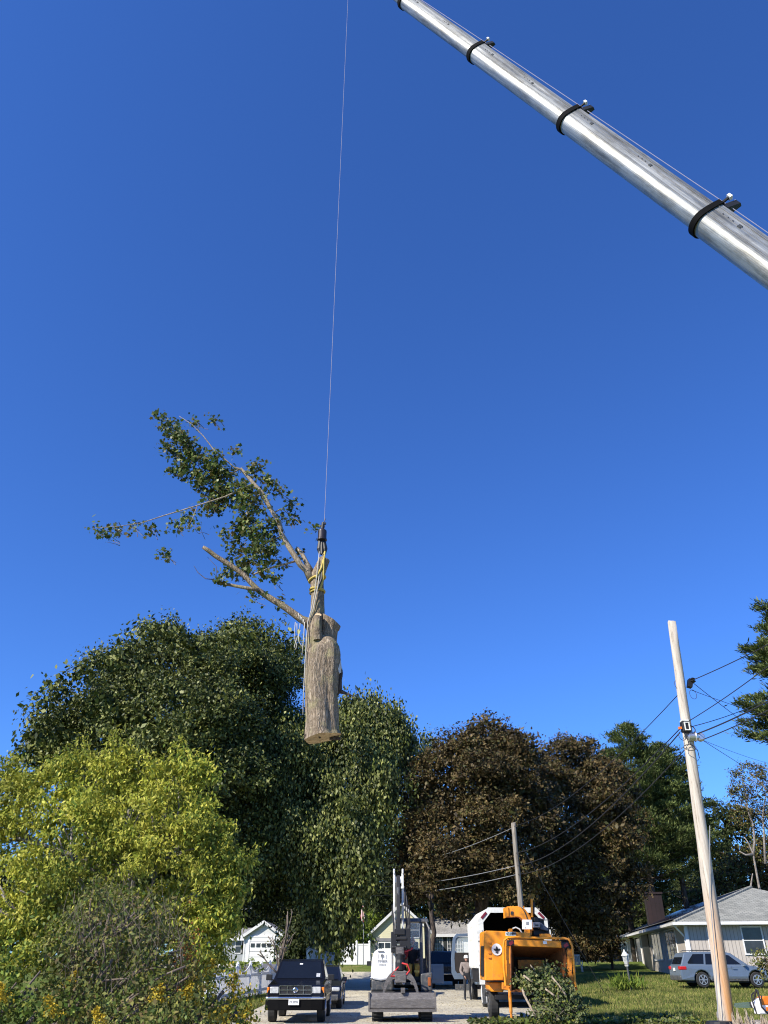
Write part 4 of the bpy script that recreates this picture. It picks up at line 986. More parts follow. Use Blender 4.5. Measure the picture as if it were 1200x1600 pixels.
# lamp post
lb = at(987, 1548, 45); lb.z = gz(lb.x, 45); lt = at(980, 1511, 45)
t = thing('lamp_post', 'leaning dark post with a pale lantern on the lawn by the ranch house', 'lamp post', lb)
mb = MB(); mb.tube([lb - Vector((0, 0, .2)), lt], [.06, .045], 10); off(t, mb, 'post', M['darkgrey'])
ax = (lt - lb).normalized()
def lz(h): return lt + ax * h
mb = MB(); mb.tube([lz(0), lz(.1), lz(.12), lz(.5)], [.05, .05, .10, .15], 6); off(t, mb, 'lantern', M['lamp'])
mb = MB(); mb.tube([lz(.5), lz(.53), lz(.68), lz(.78)], [.19, .18, .05, .02], 6); mb.tube([lz(.03), lz(.1)], [.09, .12], 6); off(t, mb, 'cap', M['dirtywhite'])
# garden chair
cb = at(903, 1508, 62); cb.z = gz(cb.x, 62)
t = thing('garden_chair', 'white plastic garden chair on the lawn before the copper bush', 'chair', cb, R(160))
def loc(t, mb, name, m_, **k): return mb.build(name, m_, t, **k)
mb = MB(); mb.bb(-.27, .27, -.25, .28, .40, .44); loc(t, mb, 'seat', M['white'], bevel=.015)
mb = MB()
for i in range(5): mb.box((-.2 + i * .1, .34, .72), (.075, .03, .62), M=Matrix.Rotation(-.22, 3, 'X'))
mb.box((0, .41, 1.0), (.5, .04, .08)); loc(t, mb, 'backrest', M['white'])
for sx in (-1, 1):
    for sy in (-1, 1): mb = MB(); mb.tube([(sx * .27, sy * .26, 0), (sx * .24, sy * .23, .42)], [.03, .04], 6); loc(t, mb, 'leg', M['white'])
    mb = MB(); mb.box((sx * .29, .02, .64), (.07, .56, .035)); mb.tube([(sx * .28, -.24, .42), (sx * .29, -.24, .63)], .025, 6); loc(t, mb, 'armrest', M['white'])
# flag
fb = at(568, 1500, 76); fb.z = gz(fb.x, 76)
t = thing('flagpole', 'thin grey flagpole rising behind the white board fence', 'flagpole', fb); mb = MB(); ft = at(568, 1408, 76)
mb.tube([fb, ft], [.035, .025], 8); mb.lathe([(.01, -.05), (.05, 0), (.01, .05)], ft, 8); off(t, mb, 'pole', M['greyink'])
def flagmat():
    m, nt, b = newmat('striped_flag_cloth'); tc = nt.nodes.new('ShaderNodeTexCoord'); sx = nt.nodes.new('ShaderNodeSeparateXYZ'); nt.links.new(tc.outputs['Object'], sx.inputs[0])
    d = nt.nodes.new('ShaderNodeMath'); d.operation = 'MULTIPLY'; d.inputs[1].default_value = 9; nt.links.new(sx.outputs[0], d.inputs[0]); f = nt.nodes.new('ShaderNodeMath'); f.operation = 'FRACT'; nt.links.new(d.outputs[0], f.inputs[0])
    c = ramp(nt, f.outputs[0], [(.48, (.55, .06, .08)), (.52, (.75, .72, .70))]); nt.links.new(c, b.inputs['Base Color']); b.inputs['Roughness'].default_value = .9; return m
mb = MB(); z1 = at(568, 1415, 76).z; z0 = at(568, 1441, 76).z; n = 15; vs = []
for j in range(6):
    w_ = [.06, .14, .2, .22, .2, .08][j]
    for i in range(n):
        a = i / (n - 1); x = -.05 + (a - .4) * 2 * w_; y = .08 * math.sin(a * 19 + j * .4) * (.4 + j * .15)
        vs.append((ft.x + x, 75.9 + y, z1 + (z0 - z1) * j / 5))
mb.add(vs, [(j * n + i, j * n + i + 1, (j + 1) * n + i + 1, (j + 1) * n + i) for j in range(5) for i in range(n - 1)])
o = mb.build('flag', flagmat(), smoothed=True, shift=(ft.x, 75.9, z0), loc=(ft.x, 75.9, z0)); sm = o.modifiers.new('s', 'SOLIDIFY'); sm.thickness = .01
tag(o, 'red and white striped flag hanging limp from the flagpole', 'flag')
# ------------------------------------------------------------------ road vehicles
def tyre_wheel(parent, c, r, w_, spokes=6, rimm=None, r2=.62, dual=False):
    """axle along x; c = centre; returns the wheel part (tyre) with a rim child"""
    mb = MB(); mb.lathe([(r * .55, -w_ / 2), (r * .93, -w_ / 2), (r, -w_ / 2 + .04), (r, w_ / 2 - .04), (r * .93, w_ / 2), (r * .55, w_ / 2)], c, 24, axis='x')
    wh = mb.build('wheel', M['rubber'], parent)
    mb = MB(); s_ = 1 if c[0] > 0 else -1
    x = c[0] + s_ * (w_ / 2 + .012)
    mb.lathe([(r * .16, -.02), (r * .16, .03)], (x, c[1], c[2]), 10, axis='x')
    for k in range(spokes):
        a = k * 2 * math.pi / spokes
        mb.box((x, c[1] + math.cos(a) * r * .36, c[2] + math.sin(a) * r * .36), (.035, r * .44, r * .13), M=Matrix.Rotation(a, 3, 'X'))
    mb.lathe([(r * .56, -.01), (r * .65, -.01), (r * .65, .015), (r * .56, .015), (r * .56, -.01)], (x, c[1], c[2]), 20, axis='x', cap=False)
    mb.build('rim', rimm or M['rim'], wh)
    mb = MB(); mb.lathe([(r * .60, -.003), (r * .60, .003)], (c[0] + s_ * (w_ / 2 + .004), c[1], c[2]), 16, axis='x'); mb.build('brake_disc', M['black'], wh)
    return wh
def arch_outline(L, zb, wheels, ra, front, rear, top):
    """(y,z) outline: bottom with wheel arches, then rear list upwards, top list rear->front, front list downwards"""
    pts = []
    for (y, zc) in wheels:
        h = math.sqrt(max(.001, ra * ra - (zb - zc) ** 2)); a0 = math.atan2(zb - zc, -h); a1 = math.atan2(zb - zc, h)
        if a0 < 0: a0 += 2 * math.pi
        for k in range(9):
            a = a0 + (a1 - a0) * k / 8; pts.append((y + ra * math.cos(a), zc + ra * math.sin(a)))
    return pts + rear + top + front
def carprism(mb, poly, hw):
    n = len(poly); vs = [(-hw(z), y, z) for y, z in poly] + [(hw(z), y, z) for y, z in poly]
    fs = [tuple(range(n)), tuple(range(2 * n - 1, n - 1, -1))] + [(i, i + n, (i + 1) % n + n, (i + 1) % n) for i in range(n)]
    return mb.add(vs, fs)
def side_panel(mb, poly, hw, s_, t=.006, proud=.004):
    n = len(poly); vs = [(s_ * (hw(z) + proud), y, z) for y, z in poly] + [(s_ * (hw(z) + proud + t), y, z) for y, z in poly]
    fs = [tuple(range(n)), tuple(range(2 * n - 1, n - 1, -1))] + [(i, i + n, (i + 1) % n + n, (i + 1) % n) for i in range(n)]
    return mb.add(vs, fs)
def cross_panel(mb, p0, p1, w0, w1, proud=.006, t=.006):
    (y0, z0), (y1, z1) = p0, p1; n = Vector((0, -(z1 - z0), (y1 - y0))).normalized()
    if n.z < 0: n = -n
    vs = []
    for q in (proud, proud + t):
        for x, y, z in ((-w0, y0, z0), (w0, y0, z0), (w1, y1, z1), (-w1, y1, z1)): vs.append(Vector((x, y, z)) + n * q)
    return mb.add(vs, [(0, 1, 2, 3), (7, 6, 5, 4), (0, 4, 5, 1), (1, 5, 6, 2), (2, 6, 7, 3), (3, 7, 4, 0)])

def pickup(name, label, loc_, rz, paint, k=1.0, bed=True, group=None, plate=True, chrome=True, mono=False):
    t = thing(name, label, 'pickup truck', loc_, rz, group); W = .885 * k
    S_ = lambda l: [(y * k, z * k) for y, z in l]
    wheels = [(.98 * k, .38 * k), (4.0 * k, .38 * k)]
    low = arch_outline(5.1, .5 * k, wheels, .47 * k, S_([(.16, 1.02), (.03, .96), (.0, .72), (.02, .5)]), S_([(5.08, .5), (5.1, 1.12)]), S_([(3.2, 1.15), (1.3, 1.14), (.75, 1.09)]))
    hw = lambda z: W * (1 - max(0, z / k - .95) * .12)
    mb = MB(); carprism(mb, low, hw); body = mb.build('body', paint, t, bevel=.045 * k)
    hg = lambda z: W * (.965 - max(0, z / k - 1.1) * .30)
    gh = S_([(1.28, 1.10), (1.95, 1.66), (2.15, 1.72), (2.85, 1.72), (3.0, 1.66), (3.14, 1.10)])
    mb = MB(); carprism(mb, gh, hg); cab = mb.build('cab', paint, t, bevel=.03 * k)
    mb = MB(); cross_panel(mb, (1.36 * k, 1.165 * k), (1.93 * k, 1.64 * k), W * .84, W * .72); mb.build('windshield', M['glass'], cab)
    for s_ in (-1, 1):
        mb = MB(); side_panel(mb, S_([(1.62, 1.2), (2.0, 1.58), (2.5, 1.62), (2.5, 1.2)]), hg, s_); side_panel(mb, S_([(2.56, 1.2), (2.56, 1.62), (2.9, 1.6), (3.02, 1.2)]), hg, s_); mb.build('side_window', M['glass'], cab)
        mb = MB(); side_panel(mb, S_([(1.35, .7), (1.35, .73), (4.95, .73), (4.95, .7)]), hw, s_, .015); side_panel(mb, S_([(2.7, 1.02), (2.7, 1.05), (2.9, 1.05), (2.9, 1.02)]), hw, s_, .03); mb.build('side_trim', M['chrome'], body)
        mb = MB(); mb.box((s_ * (W + .13 * k), 1.55 * k, 1.2 * k), (.2 * k, .09 * k, .17 * k)); mb.box((s_ * (W + .0 * k), 1.55 * k, 1.13 * k), (.16 * k, .05 * k, .04 * k)); mb.build('mirror', M['black'], t, bevel=.02)
        mb = MB(); mb.bb(s_ * .52 * k, s_ * .78 * k, -.012 * k, .06 * k, .80 * k, .97 * k); hl = mb.build('headlight', M['lamp'], t, bevel=.015)
        mb = MB(); mb.bb(s_ * .81 * k, s_ * .885 * k, .02 * k, .13 * k, .81 * k, .96 * k); mb.build('turn_signal', M['amber'], t, bevel=.01)
    mb = MB(); mb.bb(-.47 * k, .47 * k, -.01 * k, .04 * k, .77 * k, 1.0 * k); gr = mb.build('grille', M['black'], t)
    gm = M['chrome'] if chrome else M['black']
    mb = MB()
    for z in (.775, .885, .995): mb.bb(-.49 * k, .49 * k, -.03 * k, -.012 * k, (z - .011) * k, (z + .011) * k)
    for x in (-.49, -.25, .25, .49): mb.bb((x - .011) * k, (x + .011) * k, -.034 * k, -.031 * k, .775 * k, .995 * k)
    mb.lathe([(.05 * k, -.05 * k), (.075 * k, -.036 * k)], (0, 0, .885 * k), 14, axis='y'); mb.build('grille_bars', gm, gr)
    mb = MB(); mb.prism([(-.93 * k, .02 * k), (-.88 * k, -.10 * k), (-.5 * k, -.15 * k), (.5 * k, -.15 * k), (.88 * k, -.10 * k), (.93 * k, .02 * k), (.93 * k, .2 * k), (-.93 * k, .2 * k)],   .64 * k, .71 * k, 'z'); bp_ = mb.build('bumper', M['chrome'], t, bevel=.02)
    mb = MB(); mb.prism([(-.91 * k, .03 * k), (-.86 * k, -.08 * k), (-.5 * k, -.12 * k), (.5 * k, -.12 * k), (.86 * k, -.08 * k), (.91 * k, .03 * k), (.91 * k, .18 * k), (-.91 * k, .18 * k)], .36 * k, .637 * k, 'z'); mb.build('valance', M['collar'], t, bevel=.02)
    if plate:
        mb = MB(); mb.bb(-.18, .14, -.172, -.156, .5, .655); pl_ = mb.build('licence_plate', M['white'], t)
        text_part('plate_number', 'M 2595', .085, Matrix.Translation((-.02, -.176, .575)) @ FRONT, M['ink'], pl_)
        mb = MB(); cross_panel(mb, (1.82, 1.548), (1.86, 1.582), .05, .05, .016); mb.build('sticker', M['white'], cab)
        mb = MB(); cross_panel(mb, (1.40, 1.20), (1.52, 1.30), .06, .06, .016); mb.v = [(x + .6, y, z) for x, y, z in mb.v]; mb.build('sticker', M['lamp'], cab)
    for (y, zc) in wheels:
        for s_ in (-1, 1): tyre_wheel(t, (s_ * (W - .12 * k), y, .375 * k), .375 * k, .24 * k)
    mb = MB(); mb.bb(-W * .8, W * .8, .5 * k, 4.9 * k, .34 * k, .5 * k); mb.build('chassis', M['black'], t)
    return t
x0 = at(461, 1560, 28).x
pickup('pickup_truck', 'black pickup truck parked nose on beside the picket fence', (x0, 28.0, gz(x0, 28)), R(.6), M['carblack'])
pickup('pickup_truck', 'white pickup parked behind the excavator, only its left edge showing', (.42, 43, gz(0, 43)), R(-1), M['carwhite'], 1.18, plate=False)
dkp = pickup('pickup_truck', 'black truck in the shade beyond the open silver door', (3.72, 51.5, gz(3.6, 51)), R(2), M['carblack'], 1.12, plate=False, chrome=False)
mb = MB(); mb.bb(-1.12, -.35, -.6, -.2, .3, 1.25); mb.bb(-1.0, -.45, -.63, -.603, .5, 1.1); mb.build('side_box', M['silver'], dkp, bevel=.05)

def car(name, label, cat, loc_, rz, L, W, zr, paint, low, gh, wheels, rw, ra, zb, wins, ws, rs, group=None, tumble=.32, belt=.95, lights=True, lp='front'):
    t = thing(name, label, cat, loc_, rz, group)
    hw = lambda z: W / 2 * (1 - max(0, z - .75) * .10 - max(0, .45 - z) * .12)
    hg = lambda z: W / 2 * .95 - max(0, z - belt) * tumble
    ol = arch_outline(L, zb, [(y, rw) for y in wheels], ra, low['front'], low['rear'], low['top'])
    mb = MB(); carprism(mb, ol, hw); body = mb.build('body', paint, t, bevel=.05)
    mb = MB(); carprism(mb, gh, hg); cab = mb.build('roof', paint, t, bevel=.035)
    for nm, q in (('windshield', ws), ('rear_window', rs)):
        mb = MB(); cross_panel(mb, q[0], q[1], W / 2 * .80, W / 2 * .68); mb.build(nm, M['glass'], cab)
    for s_ in (-1, 1):
        for wpoly in wins:
            mb = MB(); side_panel(mb, wpoly, hg, s_); mb.build('side_window', M['glass'], cab)
        mb = MB(); mb.box((s_ * (W / 2 + .06), gh[0][0] + .32, belt + .05), (.2, .1, .14)); mb.build('mirror', paint, t, bevel=.02)
        for y in (wheels[0] + .95, wheels[0] + 1.85):
            mb = MB(); side_panel(mb, [(y, .80), (y, .84), (y + .2, .84), (y + .2, .80)], hw, s_, .03, .006); mb.build('door_handle', paint, body)
        mb = MB()
        for y in (wheels[0] + .52, wheels[0] + 1.18, wheels[0] + 2.05): side_panel(mb, [(y, zb + .12), (y, belt - .03), (y + .014, belt - .03), (y + .014, zb + .12)], hw, s_, .002, .002)
        mb.build('door_seam', M['black'], body)
        mb = MB(); side_panel(mb, [(wheels[0] + ra + .02, zb - .01), (wheels[0] + ra + .02, zb + .10), (wheels[1] - ra - .02, zb + .10), (wheels[1] - ra - .02, zb - .01)], hw, s_, .02, .003); mb.build('sill', M['darkgrey'], body)
        mb = MB(); mb.bb(s_ * W * .33, s_ * (W / 2 + .006), L - .34, L + .006, .78, .93)
        mb.v = [(a, b, c) for a, b, c in mb.v]; mb.build('tail_light', M['red'], t, bevel=.03)
        mb = MB(); mb.bb(s_ * W * .30, s_ * (W / 2 - .06), .0, .28, .60, .74); mb.build('headlight', M['lamp'], t, bevel=.04)
        mb = MB(); mb.tube([(s_ * W * .37, gh[1][0] + .25, zr - .0), (s_ * W * .37, gh[1][0] + .35, zr + .045), (s_ * W * .37, gh[-2][0] - .4, zr + .045), (s_ * W * .37, gh[-2][0] - .3, zr - .0)], .018, 6); mb.build('roof_rail', M['darkgrey'], cab)
    mb = MB(); mb.bb(-W * .44, W * .44, -.03, .1, .3, .5); mb.bb(-W * .44, W * .44, L - .1, L + .04, .3, .52); mb.build('bumper', M['darkgrey'], t, bevel=.04)
    mb = MB(); mb.bb(-W * .25, W * .25, -.02, .02, .55, .72); mb.build('grille', M['black'], t)
    yy = -.045 if lp == 'front' else L + .045
    mb = MB(); mb.bb(-.16, .16, yy - .008, yy + .008, .52, .66) if lp == 'front' else mb.bb(-.16, .16, L + .005, L + .02, .72, .86); mb.build('licence_plate', M['white'], t)
    for y in wheels:
        for s_ in (-1, 1): tyre_wheel(t, (s_ * (W / 2 - .12), y, rw), rw, .22)
    mb = MB(); mb.bb(-W * .4, W * .4, .3, L - .3, .22, .4); mb.build('underbody', M['black'], t)
    return t
# silver wagon: front points right (+x): local -y -> +x, so rotate +90 deg
wagon = dict(L=4.78, W=1.82, zr=1.60,
    low=dict(front=[(.25, .78), (.03, .66), (.0, .32)], rear=[(4.74, .32), (4.78, .55), (4.74, .98)], top=[(3.5, .99), (1.35, .99), (.9, .93)]),
    gh=[(1.18, .94), (2.0, 1.52), (2.4, 1.59), (3.9, 1.58), (4.38, 1.52), (4.70, .94)], wheels=[.95, 3.69], rw=.345, ra=.42, zb=.30,
    wins=[[(1.62, 1.02), (2.12, 1.42), (2.55, 1.48), (2.55, 1.02)], [(2.63, 1.02), (2.63, 1.49), (3.3, 1.49), (3.42, 1.02)], [(3.52, 1.04), (3.40, 1.48), (3.95, 1.47), (4.32, 1.10), (4.3, 1.05)]],
    ws=((1.24, .99), (1.97, 1.50)), rs=((4.66, 1.02), (4.38, 1.48)))
p = at(1051, 1543, 46); wz = at(1104, 1543, 46).z
WG = (p.x + 5.15, 46.4, wz)
car('station_wagon', 'silver blue station wagon parked on the grass before the ranch house', 'station wagon', WG, R(90), paint=M['silver'], lp='rear', **wagon)
sedan = dict(wagon); sedan['gh'] = [(1.18, .94), (1.95, 1.42), (2.3, 1.48), (3.3, 1.47), (3.6, 1.42), (4.30, .94)]; sedan['zr'] = 1.48
sedan['wins'] = [[(1.62, 1.0), (2.1, 1.34), (2.55, 1.38), (2.55, 1.0)], [(2.63, 1.0), (2.63, 1.39), (3.2, 1.38), (3.6, 1.0)]]; sedan['rs'] = ((4.24, .98), (3.6, 1.39)); sedan['ws'] = ((1.24, .99), (1.92, 1.39))
car('parked_car', 'dark blue car parked behind the black pickup', 'car', (at(523, 1560, 36).x - .62, 35.2, gz(-2, 36)), R(.5), paint=M['carblue'], **{k: v for k, v in sedan.items()})
# boat on a trailer behind the cars
bc = at(496, 1500, 57); t = thing('motor_boat', 'small white boat parked behind the black pickup', 'boat', (bc.x, 57, gz(bc.x, 57)), R(-12)); t.scale = (.72, .8, 1.3)
mb = MB(); st = [(-2.2, .05, .9, 1.55), (-1.6, .5, .55, 1.45), (-.6, .85, .5, 1.35), (.8, .95, .5, 1.3), (2.2, .92, .5, 1.3)]; vs = []
for y, hwid, zk, zg in st: vs += [(-hwid, y, zg), (-hwid * .85, y, zk + .25), (0, y, zk), (hwid * .85, y, zk + .25), (hwid, y, zg)]
fs = [(i * 5 + j, i * 5 + j + 1, i * 5 + j + 6, i * 5 + j + 5) for i in range(4) for j in range(4)] + [(20, 21, 22, 23, 24), tuple(range(4, -1, -1))] + [(i * 5 + 4, i * 5, i * 5 + 5, i * 5 + 9) for i in range(4)]
mb.add(vs, fs); mb.build('hull', M['white'], t)
mb = MB()
for s_ in (-1, 1): mb.tube([(s_ * a[1], a[0], a[3] + .03) for a in st], .05, 6)
mb.build('gunwale', M['greyink'], t)
mb = MB(); mb.prism([(-.5, 1.32), (-.1, 1.75), (-.05, 1.75), (-.42, 1.32)], -.75, .75, 'x'); mb.build('windscreen', M['glass'], t)
mb = MB(); mb.bb(-.22, .22, 2.2, 2.6, .8, 1.75); mb.bb(-.06, .06, 2.3, 2.5, .3, .8); mb.build('outboard_motor', M['darkgrey'], t, bevel=.05)
mb = MB(); mb.bb(-.9, -.8, -1.8, 2.2, .42, .5); mb.bb(.8, .9, -1.8, 2.2, .42, .5); mb.bb(-.9, .9, .6, .72, .36, .46); mb.build('trailer_frame', M['steel'], t)
for s_ in (-1, 1): tyre_wheel(t, (s_ * 1.02, .7, .3), .3, .18, 5)
p = at(499, 1488, 54); mb = MB(); mb.bb(p.x - .07, p.x + .07, 54, 54.1, gz(p.x, 54), at(499, 1477, 54).z); mb.lathe([(.09, 0), (.09, .04), (.03, .09)], (p.x, 54.05, at(499, 1477, 54).z), 8); o = mb.build('marker_post', M['yellow']); tag(o, 'yellow marker post standing in front of the white boat', 'post')
p = at(520, 1500, 62); mb = MB(); mb.prism([(p.x - .6, gz(p.x, 62)), (p.x - .35, gz(p.x, 62) + .75), (p.x + .1, gz(p.x, 62) + .95), (p.x + .7, gz(p.x, 62))], 62, 63.4, 'y'); o = mb.build('tarp_pile', mat('green_tarp', (.02, .06, .045), .7), bevel=.15); tag(o, 'dark green tarpaulin covered heap right of the boat', 'tarp')

# ------------------------------------------------------------------ chip truck
t = thing('chip_truck', 'white box chip truck parked ahead of the orange chipper', 'truck', (5.2, 35.6, gz(5, 36))); T0 = Vector(t.location); gz0 = T0.z
bl_ = at(752, 1520, 35.6).x - T0.x; br_ = at(857, 1470, 35.6).x - T0.x
zt_ = at(800, 1419, 35.6).z - gz0; zb_ = at(780, 1513, 35.6).z - gz0
bl_, br_ = -1.22 + (bl_ + 1.22) * 1, br_
LB = 4.7; th = .06; ch = .42
outer = [(bl_, zb_), (br_, zb_), (br_, zt_ - ch), (br_ - ch, zt_), (bl_ + ch, zt_), (bl_, zt_ - ch)]
inner = [(bl_ + th, zb_ + th), (br_ - th, zb_ + th), (br_ - th, zt_ - ch - .02), (br_ - ch - .02, zt_ - th), (bl_ + ch + .02, zt_ - th), (bl_ + th, zt_ - ch - .02)]
def shell(mb, o_, i_, y0, y1, close=True):
    n = len(o_); vs = [(a, y0, b) for a, b in o_] + [(a, y0, b) for a, b in i_] + [(a, y1, b) for a, b in o_] + [(a, y1, b) for a, b in i_]
    fs = []
    for k in range(n):
        j = (k + 1) % n; fs += [(k, j, n + j, n + k), (k, 2 * n + k, 2 * n + j, j), (n + k, n + j, 3 * n + j, 3 * n + k)]
    if close: fs += [tuple(range(2 * n, 3 * n)), tuple(range(4 * n - 1, 3 * n - 1, -1))]
    else: fs += [(2 * n + k, 3 * n + k, 3 * n + (k + 1) % n, 2 * n + (k + 1) % n) for k in range(n)]
    return mb.add(vs, fs)
mb = MB(); shell(mb, outer, inner, 0, LB); mb.build('chip_box', M['dirtywhite'], t)
mb = MB(); inn2 = [(a + (.0 if a < 0 else 0), b) for a, b in inner]; f2 = [(bl_ + .18, zb_ + .12), (br_ - .18, zb_ + .12), (br_ - .18, zt_ - ch - .1), (br_ - ch - .08, zt_ - .17), (bl_ + ch + .08, zt_ - .17), (bl_ + .18, zt_ - ch - .1)]
o2 = [(a * 1.012, b + (.02 if b > 2 else -.02)) for a, b in outer]; shell(mb, o2, f2, -.1, -.004, False); rf = mb.build('rear_frame', M['dirtywhite'], t)
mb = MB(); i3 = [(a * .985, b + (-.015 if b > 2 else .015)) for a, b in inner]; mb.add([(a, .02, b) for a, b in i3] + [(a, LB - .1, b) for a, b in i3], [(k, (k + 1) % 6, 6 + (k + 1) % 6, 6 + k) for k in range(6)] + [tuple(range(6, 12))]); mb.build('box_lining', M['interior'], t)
for s_, xx in ((-1, bl_ + .22), (1, br_ - .22)):
    mb = MB(); Mx = Matrix.Rotation(-s_ * -.78, 3, 'Y'); mb.box((xx, -.115, zt_ - .27), (.30, .025, .10), M=Mx); mb.build('marker_light', M['darkred'], rf, bevel=.01)
for k in range(7):
    y = .35 + k * .66
    for xa, xb in ((bl_ - .045, bl_ - .003), (br_ + .003, br_ + .045)):
        mb = MB(); mb.bb(xa, xb, y, y + .07, zb_ + .05, zt_ - ch); mb.build('side_rib', M['dirtywhite'], t)
mb = MB(); mb.bb(bl_ - .1, bl_ + .12, -.16, -.104, zb_ - .55, zb_ + 1.35); mb.bb(br_ - .12, br_ + .1, -.16, -.104, zb_ - .55, zb_ + 1.35)
for z in (.1, .95): mb.bb(bl_ - .1, bl_ + .2, -.2, -.162, zb_ + z, zb_ + z + .06)
mb.build('tailgate_post', M['dirtywhite'], t, bevel=.01)
mb = MB(); mb.lathe([(.07, -.03), (.09, 0), (.02, .01)], (bl_ + .03, -.17, zb_ - .25), 10, axis='y'); mb.build('tail_light', M['red'], t)
mb = MB(); mb.bb(-.5, .5, .1, 8.2, .62, .85); mb.bb(bl_ + .1, br_ - .1, .3, LB, .85, zb_ - .004); mb.build('chassis', M['black'], t)
for s_ in (-1, 1):
    for dx_ in (0, .3): tyre_wheel(t, (s_ * (1.06 - dx_), 1.35, .46), .46, .26, 8, M['white'])
    tyre_wheel(t, (s_ * 1.02, 6.5, .46), .46, .26, 8, M['white'])
    mb = MB(); mb.bb(s_ * .72, s_ * 1.28, .62, .645, .16, .82); mf = mb.build('mud_flap', M['darkgrey'], t)
    if s_ < 0:
        text_part('lettering', 'ALLS', .16, Matrix.Translation((-1.0, .612, .70)) @ FRONT, M['white'], mf)
        mb = MB(); mb.prism([(-1.12, .30), (-1.06, .30), (-1.06, .48), (-1.02, .48), (-1.09, .58), (-1.16, .48), (-1.12, .48)], .606, .612, 'y'); mb.build('arrow_mark', M['white'], mf)
        text_part('lettering', '2', .2, Matrix.Translation((-.88, .612, .46)) @ FRONT, M['white'], mf)
        mb = MB(); mb.bb(-1.12, -.80, .604, .612, .20, .30); mb.build('licence_plate', M['white'], mf)
mb = MB(); carprism(mb, [(5.3, .7), (7.9, .7), (8.1, 1.4), (7.5, 1.55), (7.0, 2.35), (5.3, 2.35)], lambda z: 1.05 - max(0, z - 1.5) * .12); cb_ = mb.build('cab', M['silver'], t, bevel=.06)
mb = MB(); cross_panel(mb, (7.45, 1.6), (7.03, 2.28), .85, .75); mb.build('windshield', M['glass'], cb_)
# open driver door, hinged at the front edge of the cab and swung out to the left
hx = at(735, 1500, 42.6).x - T0.x; wx = at(705, 1500, 42.6).x - T0.x; dz1 = at(715, 1459, 42.6).z - gz0; dz0 = at(715, 1530, 42.6).z - gz0
Mo = M['silver']; y0 = 7.0
mb = MB(); fr_o = [(hx, dz0), (wx + .12, dz0), (wx, dz0 + .25), (wx, dz0 + .85), (wx + .12, dz1 - .18), (wx + .30, dz1), (hx, dz1 + .02)]
fr_i = [(hx - .02, dz0 + .24), (wx + .26, dz0 + .24), (wx + .18, dz0 + .36), (wx + .16, dz0 + .85), (wx + .26, dz1 - .22), (wx + .38, dz1 - .12), (hx - .02, dz1 - .1)]
shell(mb, fr_o, fr_i, y0, y0 + .09, False); dr = mb.build('door', Mo, cb_, bevel=.012)
zm = dz0 + (dz1 - dz0) * .58
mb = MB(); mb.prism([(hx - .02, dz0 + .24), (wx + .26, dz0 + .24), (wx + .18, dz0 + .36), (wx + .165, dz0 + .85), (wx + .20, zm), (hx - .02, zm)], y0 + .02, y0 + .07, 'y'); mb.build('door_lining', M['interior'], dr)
def glass_clear():
    m, nt, b = newmat('clear_pane'); b.inputs['Base Color'].default_value = (.8, .9, .9, 1); b.inputs['Roughness'].default_value = .03
    tr = nt.nodes.new('ShaderNodeBsdfTransparent'); mx = nt.nodes.new('ShaderNodeMixShader'); mx.inputs[0].default_value = .16
    nt.links.new(tr.outputs[0], mx.inputs[1]); nt.links.new(b.outputs[0], mx.inputs[2]); nt.links.new(mx.outputs[0], nt.nodes['Material Output'].inputs[0]); return m
M['clear'] = glass_clear()
mb = MB(); mb.prism([(hx - .02, zm), (wx + .20, zm), (wx + .26, dz1 - .22), (wx + .38, dz1 - .12), (hx - .02, dz1 - .1)], y0 + .04, y0 + .05, 'y'); mb.build('door_window', M['clear'], dr)
mb = MB(); mb.bb(wx + .15, hx, y0 - .15, y0 + .2, dz0 - .45, dz0 - .2); mb.build('step', M['darkgrey'], t)

